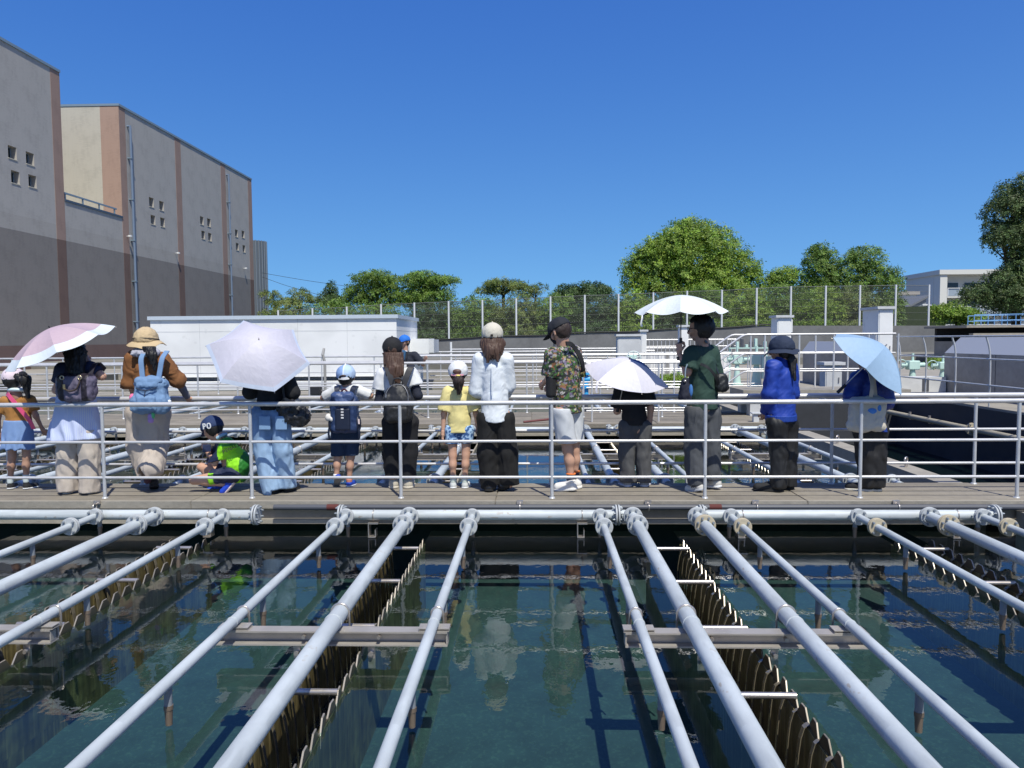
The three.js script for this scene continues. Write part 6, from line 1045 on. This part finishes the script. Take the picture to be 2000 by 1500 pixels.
// 12 man in green
{
  const X = P({ label: 'man in a dark green t-shirt and loose charcoal trousers holding up the white parasol', foot: [1372, 960], d: 7.48, k: 1.06, R: 0.114, face: V(-0.88, -0.03, -0.47), head: [1368, 642, 0], sh: [[1353, 692, -0.10], [1389, 691, 0.10]], el: [[1342, 727, -0.12], [1396, 742, 0.14]], wr: [[1327, 690, -0.05], [1368, 765, 0.26]], hip: [[1358, 806, -0.05], [1387, 806, 0.07]], kn: [[1354, 875, -0.03], [1388, 878, 0.06]], an: [[1360, 938, -0.06], [1391, 936, 0.05]], skin: SKIN(0.85), hand: [{ dir: V(-0.12, 1, 0.1), palm: V(0.75, 0, -0.6), curl: 1.05, right: false }, {}] });
  legs(X, 'trousers', cloth('charcoal denim', [0.075, 0.08, 0.09]), { waist: [1372, 792], hem: [[1359, 944], [1391, 939]], r: [0.099, 0.090, 0.084], fold: 0.012, blend: 0.012 });
  top(X, 'shirt', cloth('dark green cotton', [0.022, 0.058, 0.043]), { hem: [1372, 799], sleeve: 0.80, sr: 0.080, flare: 1.14, fold: 0.008, loose: 1.08, fat: 1.08, hemS: 1.2 });
  hairOn(X, hairBlack, { nape: -0.5, full: 1.06 });
  part(X.root, 'glasses', [new THREE.TorusGeometry(0.024, 0.003, 6, 18).applyQuaternion(new THREE.Quaternion().setFromUnitVectors(V(0, 0, 1), X.H.f)).translate(...X.H.at(-0.35, 0.0, 0.95).toArray()), rod(X.H.at(-0.6, 0.03, 0.9), X.H.at(-0.9, 0.06, 0.05), 0.003)], M.black);
  part(X.root, 'wrist_watch', rod(X.wr[0].clone().add(V(0.006, -0.03, 0)), X.wr[0].clone().add(V(0.012, -0.065, 0)), 0.036, 0.037, 16), M.black);
  shoe(X, 0, plain('white and black trainers', [0.66, 0.63, 0.58]), plain('grey sole', [0.42, 0.43, 0.46]), { heel: [1366, 951, -0.10], toe: [1345, 955, -0.02], k: 1.1 });
  shoe(X, 1, plain('white and dark trainers', [0.62, 0.60, 0.56]), plain('white sole', C.white), { heel: [1400, 945, 0.04], toe: [1378, 945, 0.12], k: 1.05 });
  for (const t of [0.2, 0.45, 0.7]) part(X.root, 'shoe_stripe', ribbon([X.J([lerp(1364, 1350, t), 944 + 6 * t, -0.155 + 0.06 * t]), X.J([lerp(1364, 1350, t) - 4, 952, -0.155 + 0.06 * t])], 0.012, 0.004, () => V(0, 0, 1), 4), M.black);
}
// 13 person in the blue jacket with the navy hat
{
  const X = P({ label: 'person in a bright blue jacket and navy brimmed hat, long black ponytail', foot: [1522, 957], d: 7.46, R: 0.104, face: V(-0.80, -0.06, -0.60), head: [1526, 684, 0], sh: [[1510, 717, -0.09], [1542, 715, 0.09]], el: [[1503, 770, -0.08], [1547, 768, 0.13]], wr: [[1495, 805, 0.12], [1512, 800, 0.24]], hip: [[1517, 826, -0.05], [1538, 826, 0.06]], kn: [[1521, 885, -0.03], [1540, 885, 0.05]], an: [[1520, 942, -0.06], [1540, 942, 0.04]] });
  legs(X, 'trousers', cloth('black twill', [0.013, 0.013, 0.014], 0.6), { waist: [1528, 808], hem: [[1519, 951], [1540, 951]], r: [0.10, 0.085, 0.082], fold: 0.010, blend: 0.03 });
  const jk = top(X, 'jacket', cloth('bright blue nylon', [0.012, 0.050, 0.36], 0.6), { hem: [1526, 822], sleeve: 1.95, sr: 0.076, cuff: 0.74, fold: 0.009, loose: 1.10, fat: 1.05, hemS: 1.2, collar: 0.03 });
  part(jk, 'waistband', mesh([cap(X.J([1525, 808]), X.J([1525, 830]), 0.142, 0.136, X.hipAcross, 1.14)], 0.02, 0.008, { cut: (x, y) => Math.max(y - X.J([1525, 810]).y, X.J([1525, 822]).y - y), wrinkle: (x, y, z) => 0.003 * Math.sin(Math.atan2(z, x) * 60), uv: planar }), cloth('blue elastic', [0.012, 0.055, 0.34], 0.6));
  hairOn(X, hairBlack, { strandName: 'ponytail', strands: [[[1540, 688, -0.04], [1547, 705, -0.06], 0.035, 0.034], [[1547, 705, -0.06], [1551, 742, -0.12], 0.036, 0.012]] });
  capHat(X, cloth('navy cotton hat', [0.018, 0.030, 0.065]), { name: 'brimmed_hat', edge: 0.02, big: 1.10, tall: 0.12, tilt: 0.02, brim: 0.42, drop: 0.24 });
  for (const i of [0, 1]) shoe(X, i, plain('black suede', [0.016, 0.016, 0.017], 0.8), plain('black sole', [0.012, 0.012, 0.012]), { dir: V(-0.93, 0, -0.3 + 0.1 * i).normalize(), k: 1.2 });
}
// 14 person under the pale blue parasol
{
  const X = P({ label: 'person in a blue jacket under the pale blue parasol, beside the tote bag', foot: [1702, 959], d: 7.42, face: V(-0.55, 0, -0.83), head: [1698, 706, 0.06], sh: [[1676, 740], [1722, 738]], el: [[1664, 772, 0], [1730, 785, 0]], wr: [[1682, 745, 0.18], [1715, 790, 0.22]], hip: [[1687, 838], [1712, 838]], kn: [[1691, 890], [1712, 890]], an: [[1697, 943], [1712, 943]], hand: [{ curl: 0.9 }, {}] });
  legs(X, 'trousers', cloth('black twill', [0.014, 0.013, 0.013], 0.6), { waist: [1700, 815], hem: [[1695, 950], [1712, 950]], r: [0.102, 0.09, 0.085], fold: 0.012, blend: 0.03 });
  top(X, 'jacket', cloth('deep blue nylon', [0.010, 0.036, 0.24], 0.5), { hem: [1700, 840], tilt: -0.1, sleeve: 1.7, sr: 0.084, cuff: 0.8, fold: 0.012, loose: 1.08, hemR: 0.135 });
  hairOn(X, hairBlack);
  for (const i of [0, 1]) shoe(X, i, plain('black suede', [0.016, 0.016, 0.017], 0.8), plain('cream sole', [0.64, 0.60, 0.52]), { dir: V(-0.85, 0, -0.45).normalize(), k: 1.1 });
}
// 15 the guide
{
  const X = P({ label: 'guide in a bright blue cap and dark t-shirt facing the visitors', foot: [790, 812], d: 14.9, R: 0.108, face: V(-0.45, -0.05, 0.89), head: [790, 668, 0], sh: [[774, 693], [810, 694]], el: [[767, 720], [826, 712, 0]], wr: [[774, 735, -0.15], [829, 704, -0.20]], hip: [[781, 751], [800, 751]], kn: [[781, 784], [800, 784]], an: [[781, 806], [800, 806]], skin: SKIN(0.72) });
  legs(X, 'trousers', cloth('dark trousers', [0.02, 0.022, 0.03]), { waist: [791, 743], hem: [[781, 808], [800, 808]] });
  top(X, 'shirt', cloth('dark navy cotton', [0.016, 0.020, 0.034]), { hem: [791, 754], sleeve: 0.85, sr: 0.075, flare: 1.1 });
  blob(X, 'undershirt', [cap(X.J([788, 688, -0.09]), X.J([785, 702, -0.12]), 0.045, 0.05, SIDE, 1.2)], cloth('blue print', [0.03, 0.10, 0.20])); part(X.root, 'collar', new THREE.TorusGeometry(0.058, 0.013, 8, 24).rotateX(1.3).translate(...X.neck.clone().add(V(-0.01, 0.03, 0.02)).toArray()), plain('white collar', C.white));
  part(X.root, 'lanyard', [tube([X.J([784, 684, -0.05]), X.J([786, 697, -0.15]), X.J([790, 712, -0.16])], 0.007, 6), tube([X.J([797, 684, -0.05]), X.J([795, 697, -0.15]), X.J([790, 712, -0.16])], 0.007, 6)], plain('black lanyard', C.black)); part(X.root, 'name_badge', box(-0.04, 0.04, -0.05, 0.0, -0.002, 0.002).translate(...X.J([790, 712, -0.165]).toArray()), plain('white badge', C.white));
  hairOn(X, hairBlack); capHat(X, cloth('bright blue cap cloth', [0.02, 0.17, 0.62]), { edge: 0.22, tilt: -0.02, big: 1.06 });
  part(X.root, 'headset_mic', tube([X.H.at(0.8, -0.2, 0.2), X.H.at(0.7, -0.5, 0.7), X.H.at(0.3, -0.55, 1.0)], 0.006, 6), M.black); shoe(X, 0, plain('black shoes', C.black), M.black); shoe(X, 1, plain('black shoes', C.black), M.black);
}

// ---------------------------------------------------------------- parasols
parasol('pink parasol with a broad white border, above the girl and woman at the left', [120, 680], [105, 643], 0.25, 0.52, 0.215, 7.25, 8, 0.35, [0.52, 0.39, 0.44], { vertex: [72, 722], rim: [0.66, 0.72, 0.76], len: 0.42 });
parasol('lavender six-panel parasol tilted towards the viewer, above the light blue jeans', [505, 693], [515, 665], 0.66, 0.49, 0.21, 7.22, 6, 0.5, [0.58, 0.56, 0.63], { vertex: [533, 757], rimAt: 0.93, rim: [0.58, 0.64, 0.76], len: 0.40, tip: M.steel, cord: 3 });
parasol('white, lavender and navy parasol above the youth in black', [1222, 734], [1228, 703], 0.29, 0.43, 0.175, 7.52, 6, 0.12, [0.68, 0.66, 0.73], { vertex: [1252, 765], alt: [[4], [0.018, 0.04, 0.24], 'navy blue panel'], len: 0.36, strap: 1.0 });
parasol('white parasol held upright above the man in green', [1330, 609], [1330, 577], 0.03, 0.445, 0.162, 7.40, 8, 0.2, [0.70, 0.75, 0.75], { lining: [0.012, 0.014, 0.014], len: 0.33, shaft: M.black, strap: 3.4, strapMat: plain('pale strap', C.white) });
parasol('pale blue parasol tilted to the right, above the person with the tote bag', [1695, 709], [1721, 677], 0.34, 0.45, 0.215, 7.25, 6, 1.25, [0.30, 0.44, 0.60], { vertex: [1685, 735], lining: [0.16, 0.22, 0.30], len: 0.36, strap: 0.0, tip: M.steel });

// ---------------------------------------------------------------- bags
{
  const g = bag('backpack', 'purple-grey backpack with ring handles on the woman under the pink parasol', 'backpack', [150, 755], 7.12), c = V(0, 0, 0), m = cloth('purple grey nylon', [0.125, 0.105, 0.165], 0.5), dk = plain('dark nylon', [0.02, 0.018, 0.03], 0.5);
  part(g, 'body', mesh([bx(V(0, -0.015, 0), 0.165, 0.13, 0.075, 0.05), bx(V(0, 0.01, 0.0), 0.18, 0.09, 0.06, 0.05)], 0.05, 0.009, { wrinkle: folds(0.009, 12, 8, 3), uv: planar, color: (x, y) => (Math.abs(Math.abs(x) - 0.115) < 0.028 || y > 0.10 ? [0.14, 0.12, 0.13] : [1, 1, 1]) }), cloth('purple grey nylon', [0.14, 0.12, 0.175], 0.5, vc));
  part(g, 'handle', [tube([V(-0.09, 0.07, 0.085), V(-0.075, 0.005, 0.098), V(-0.02, -0.035, 0.10), V(0.05, -0.02, 0.10), V(0.08, 0.03, 0.095), V(0.085, 0.09, 0.08)], 0.008, 8)], plain('dark leather handle', [0.05, 0.035, 0.03])); for (const s of [-0.088, 0.083]) part(g, 'metal_ring', new THREE.TorusGeometry(0.018, 0.005, 8, 18).translate(s, 0.09, 0.085), mat('brass ring', [0.7, 0.6, 0.4], 0.3, { metalness: 0.8 }));
  part(g, 'charm', rbox(-0.012, 0.012, -0.03, 0.02, -0.004, 0.004, 0.004).translate(-0.055, 0.01, 0.11), mat('gold charm', [0.65, 0.45, 0.2], 0.35, { metalness: 0.6 }));
  for (const s of [-1, 1]) part(g, 'strap', ribbon([V(s * 0.12, 0.10, -0.02), V(s * 0.12, 0.19, -0.08), V(s * 0.11, 0.22, -0.17), V(s * 0.12, 0.15, -0.28)], 0.045, 0.008, (p) => V(0, 0.6, 1)), dk);
}
{
  const g = bag('backpack', 'pale blue backpack with pink and colourful charms on the brown jacket', 'backpack', [296, 772], 7.28), m = cloth('dusty blue canvas', [0.17, 0.285, 0.47]);
  part(g, 'body', mesh([bx(V(0, -0.01, 0), 0.155, 0.165, 0.085, 0.07), bx(V(0, -0.09, 0.03), 0.185, 0.075, 0.07, 0.05), ell(V(0, 0.12, 0), 0.11, 0.07, 0.08)], 0.06, 0.009, { wrinkle: folds(0.009, 11, 9, 8), uv: planar }), m);
  part(g, 'flap', mesh([cap(V(-0.09, 0.14, 0.05), V(0.09, 0.14, 0.05), 0.045), cap(V(-0.075, 0.10, 0.08), V(0.075, 0.10, 0.08), 0.03)], 0.03, 0.008, { uv: planar, wrinkle: folds(0.004, 18, 18, 2) }), m);
  part(g, 'front_pocket', mesh([bx(V(0, -0.075, 0.10), 0.095, 0.075, 0.03, 0.025)], 0.01, 0.008, { uv: planar, wrinkle: folds(0.005, 15, 9, 12) }), m);
  part(g, 'drawstring', [tube([V(-0.10, 0.075, 0.10), V(0, 0.055, 0.115), V(0.10, 0.08, 0.10)], 0.006, 6), rod(V(0, 0.055, 0.115), V(-0.01, -0.02, 0.125), 0.005)], plain('dark cord', [0.03, 0.045, 0.08]));
  for (const s of [-1, 1]) { part(g, 'strap', ribbon([V(s * 0.075, 0.13, 0.01), V(s * 0.09, 0.24, -0.005), V(s * 0.105, 0.36, -0.03), V(s * 0.11, 0.43, -0.12)], 0.048, 0.010, () => V(0, 0.3, 1)), m); part(g, 'bottle_pocket', mesh([ell(V(s * 0.155, -0.09, 0.0), 0.035, 0.07, 0.05)], 0.01, 0.008, { uv: planar }), m); }
  part(g, 'pink_charm', mesh([ell(V(-0.175, -0.02, 0.03), 0.028, 0.04, 0.03)], 0.01, 0.006), plain('pink plush', [0.75, 0.16, 0.32])); part(g, 'white_charm', new THREE.SphereGeometry(0.018, 12, 10).translate(0.19, -0.06, 0.03), plain('white charm', C.white));
  const cols = [[0.5, 0.2, 0.6], [0.15, 0.6, 0.25], [0.7, 0.35, 0.5], [0.65, 0.65, 0.7]]; part(g, 'charm_cluster', cols.map((c, i) => new THREE.SphereGeometry(0.02, 10, 8).scale(1, 1.5, 0.8).translate(0.02 + 0.02 * (i % 2), -0.20 - 0.035 * Math.floor(i / 2), 0.09)), plain('violet charm', [0.42, 0.25, 0.5])); part(g, 'green_charm', new THREE.SphereGeometry(0.019, 10, 8).scale(1, 1.6, 0.8).translate(0.055, -0.19, 0.092), plain('green charm', [0.12, 0.5, 0.2]));
}
{
  const g = bag('shoulder_bag', 'slouchy black leather bag at the right side of the light blue jeans', 'bag', [573, 803], 7.22), m = mat('black leather', [0.016, 0.016, 0.018], 0.38, { bumpMap: again(T.bump, 0.25), bumpScale: 0.003 });
  part(g, 'body', mesh([cap(V(-0.06, 0.02, 0), V(0.06, -0.04, 0), 0.10, 0.105, V(0, 0, 1), 0.72), cap(V(-0.05, -0.07, 0), V(0.09, -0.07, 0), 0.06, 0.05)], 0.05, 0.009, { wrinkle: folds(0.013, 14, 9, 5), uv: planar }), m); part(g, 'strap', ribbon([V(-0.11, 0.03, 0.03), V(-0.06, 0.12, 0.06), V(0.02, 0.06, 0.085), V(0.06, -0.02, 0.08)], 0.032, 0.008, () => V(0, 0, 1)), m); part(g, 'handle', tube([V(-0.08, 0.08, 0), V(-0.10, 0.25, 0.0), V(-0.12, 0.4, -0.03)], 0.012, 8), m);
}
{
  const g = bag('backpack', 'large navy backpack on the boy with the pale blue cap', 'backpack', [673, 806], 7.50), m = cloth('navy nylon', [0.022, 0.045, 0.125], 0.5), d = cloth('dark navy nylon', [0.010, 0.016, 0.04], 0.5);
  part(g, 'body', mesh([bx(V(0, -0.02, 0), 0.135, 0.185, 0.075, 0.055), ell(V(0, 0.13, 0), 0.115, 0.08, 0.075)], 0.05, 0.009, { wrinkle: folds(0.008, 12, 7, 7), uv: planar }), m);
  part(g, 'hood', mesh([cap(V(-0.065, 0.165, 0.06), V(0.065, 0.165, 0.06), 0.05), cap(V(-0.04, 0.11, 0.085), V(0.04, 0.11, 0.085), 0.035)], 0.03, 0.008, { uv: planar, wrinkle: folds(0.007, 16, 16, 2) }), cloth('faded navy nylon', [0.05, 0.085, 0.20], 0.5));
  part(g, 'front_panel', mesh([bx(V(0, -0.06, 0.075), 0.075, 0.11, 0.018, 0.015)], 0.01, 0.008, { uv: planar }), d);
  part(g, 'print', [0, 1, 2, 3].map((k) => box(-0.012, 0.014, 0.035 - k * 0.028, 0.050 - k * 0.028, 0.094, 0.098)), plain('white print', [0.6, 0.6, 0.62]));
  for (const s of [-1, 1]) { part(g, 'strap', ribbon([V(s * 0.07, 0.19, -0.02), V(s * 0.085, 0.245, -0.04), V(s * 0.095, 0.255, -0.12), V(s * 0.11, 0.15, -0.21)], 0.05, 0.012, () => V(0, 0.7, 0.7)), d); part(g, 'side_pocket', mesh([ell(V(s * 0.135, -0.11, 0), 0.03, 0.085, 0.055)], 0.01, 0.008, { uv: planar }), d); part(g, 'hanging_strap', ribbon([V(s * 0.14, -0.12, 0.03), V(s * 0.155, -0.19, 0.04), V(s * 0.15, -0.26, 0.03)], 0.02, 0.005, () => V(0, 0, 1), 8), d); }
  part(g, 'grab_handle', tube([V(-0.04, 0.20, -0.01), V(0, 0.235, 0), V(0.04, 0.20, -0.01)], 0.009, 8), plain('maroon handle', [0.08, 0.02, 0.03])); part(g, 'plush_charm', mesh([ell(V(-0.155, -0.045, 0.03), 0.034, 0.04, 0.035), ell(V(-0.115, -0.06, 0.06), 0.02, 0.024, 0.02)], 0.02, 0.007), plain('white plush', [0.66, 0.64, 0.62])); part(g, 'key_charm', [rod(V(0.15, -0.06, 0.04), V(0.155, -0.11, 0.05), 0.009)], plain('pale charm', [0.6, 0.5, 0.5]));
}
{
  const g = bag('backpack', 'plain black backpack on the woman with long brown hair', 'backpack', [778, 787], 7.38), m = cloth('black nylon', [0.017, 0.017, 0.019], 0.55), d = plain('black webbing', [0.022, 0.022, 0.025], 0.6);
  part(g, 'body', mesh([bx(V(0, -0.055, 0), 0.145, 0.14, 0.08, 0.06), ell(V(0, 0.06, 0), 0.125, 0.14, 0.085)], 0.05, 0.009, { wrinkle: folds(0.007, 11, 7, 3), uv: planar }), m); part(g, 'front_pocket', mesh([bx(V(0, -0.10, 0.085), 0.11, 0.075, 0.03, 0.028)], 0.01, 0.008, { uv: planar, wrinkle: folds(0.005, 12, 9, 4) }), m);
  part(g, 'zip', [tube([V(-0.11, 0.0, 0.083), V(-0.105, 0.10, 0.07), V(-0.05, 0.175, 0.045), V(0.05, 0.175, 0.045), V(0.105, 0.10, 0.07), V(0.11, 0.0, 0.083)], 0.004, 6), ribbon([V(-0.105, 0.06, 0.085), V(-0.10, 0.09, 0.082)], 0.008, 0.004, () => V(0, 0, 1), 3)], mat('grey zip', [0.25, 0.25, 0.26], 0.4, { metalness: 0.5 }));
  part(g, 'grab_handle', tube([V(-0.05, 0.18, 0.02), V(-0.03, 0.235, 0.03), V(0.03, 0.24, 0.03), V(0.055, 0.18, 0.02)], 0.008, 8), d);
  for (const s of [-1, 1]) part(g, 'strap', ribbon([V(s * 0.055, 0.18, -0.01), V(s * 0.085, 0.27, -0.03), V(s * 0.115, 0.345, -0.07), V(s * 0.115, 0.36, -0.16)], 0.056, 0.012, () => V(0, 0.3, 1)), d);
}
{
  const g = bag('body_bag_strap', 'black body bag strap across the shoulder of the floral shirt', 'bag', [1125, 700], 7.40); part(g, 'strap', ribbon([V(-0.10, 0.145, 0.07), V(-0.05, 0.14, 0.02), V(0.0, 0.085, -0.03), V(0.045, 0.01, -0.035), V(0.068, -0.06, -0.06), V(0.075, -0.13, -0.13)], 0.042, 0.012, () => V(0.35, 0.3, 1)), plain('black webbing', C.black)); part(g, 'pouch', mesh([bx(V(-0.245, -0.26, 0.02), 0.05, 0.12, 0.04, 0.03, 0.9)], 0.01, 0.009), plain('black nylon', C.black));
}
{
  const g = bag('crossbody_bag', 'small black nylon bag hanging behind the man in green', 'bag', [1408, 746], 7.42), m = mat('black nylon', [0.016, 0.017, 0.017], 0.5); part(g, 'body', mesh([bx(V(0, 0, 0), 0.06, 0.085, 0.05, 0.04, 0.3), ell(V(0.01, -0.04, 0), 0.062, 0.06, 0.05)], 0.03, 0.008, { wrinkle: folds(0.006, 20, 14, 4) }), m);
  part(g, 'strap', [ribbon([V(-0.02, 0.08, -0.02), V(-0.05, 0.2, -0.09), V(-0.10, 0.36, -0.06), V(-0.17, 0.40, 0.05)], 0.026, 0.006, () => V(0.8, 0.2, 0.7)), ribbon([V(-0.03, -0.03, 0.04), V(-0.08, 0.06, 0.115), V(-0.16, 0.15, 0.13), V(-0.22, 0.18, 0.10)], 0.026, 0.006, () => V(0, 0.1, 1))], m);
}
{
  const g = bag('drawstring_bag', 'dark bag with blue print hanging from the arm of the man in green', 'bag', [1338, 762], 7.28), m = cloth('dark navy cloth', [0.012, 0.014, 0.028]); part(g, 'body', mesh([cap(V(0, 0.08, 0), V(0.0, -0.06, 0), 0.045, 0.075, SIDE, 0.85)], 0.02, 0.008, { wrinkle: folds(0.007, 16, 10, 6), uv: planar }), m); part(g, 'print', mesh([ell(V(0.045, 0.0, 0.05), 0.02, 0.06, 0.02)], 0.01, 0.006), plain('blue print', [0.05, 0.16, 0.40])); part(g, 'clip', new THREE.SphereGeometry(0.014, 10, 8).translate(-0.01, 0.09, 0.05), M.steel); part(g, 'cord', [tube([V(0, 0.11, 0), V(0.0, 0.2, 0.02), V(0.015, 0.25, 0.03)], 0.006, 6)], plain('pale cord', [0.4, 0.5, 0.55]));
}
{
  const g = bag('tote_bag', 'cream canvas tote bag with blue print at the person under the pale blue parasol', 'bag', [1694, 806], 7.24), m = cloth('cream canvas', [0.62, 0.56, 0.46]);
  part(g, 'body', mesh([bx(V(0, -0.01, 0), 0.165, 0.165, 0.055, 0.05), ell(V(-0.07, -0.10, 0.01), 0.12, 0.075, 0.06)], 0.06, 0.009, { wrinkle: folds(0.009, 9, 6, 4), uv: planar }), m); part(g, 'print', [mesh([ell(V(0.02, 0.02, 0.055), 0.045, 0.028, 0.012)], 0.01, 0.005), mesh([ell(V(0.09, 0.05, 0.05), 0.02, 0.035, 0.012)], 0.01, 0.005)], plain('blue print', [0.08, 0.25, 0.62]));
  for (const s of [0, 1]) part(g, 'handle', ribbon([V(0.01 + s * 0.07, 0.15, 0.045 - s * 0.06), V(0.015 + s * 0.05, 0.26, 0.06 - s * 0.07), V(0.02 + s * 0.02, 0.36, 0.0), V(0.03, 0.40, -0.08)], 0.034, 0.006, () => V(0, 0.2, 1)), m);
}
{
  const g = bag('smartphone', 'small dark phone in the hands of the crouching boy', 'phone', [404, 879], 7.42); part(g, 'body', rbox(-0.04, 0.04, -0.02, 0.055, -0.005, 0.005, 0.004).rotateY(0.7), plain('navy case', [0.03, 0.04, 0.10], 0.4)); part(g, 'screen', box(-0.034, 0.034, -0.014, 0.049, -0.0065, -0.0055).rotateY(0.7), mat('screen glass', [0.01, 0.01, 0.012], 0.1));
}
{
  const p = atZ(1055, 803, 13.4); const s = thing('red_stick', 'dark red stick lying on the walkway beside the floral shirt', 'stick', [p.x, 0.03, -13.6]); part(s, 'shaft', rod(V(-0.3, -0.01, 0.05), V(0.25, 0.03, -0.1), 0.018, 0.022, 8), mat('dark red paint', [0.13, 0.03, 0.03], 0.6)); part(s, 'grip', rod(V(0.25, 0.03, -0.1), V(0.33, 0.035, -0.12), 0.026, 0.026, 8), M.black);
}
renderer.render(scene, camera);
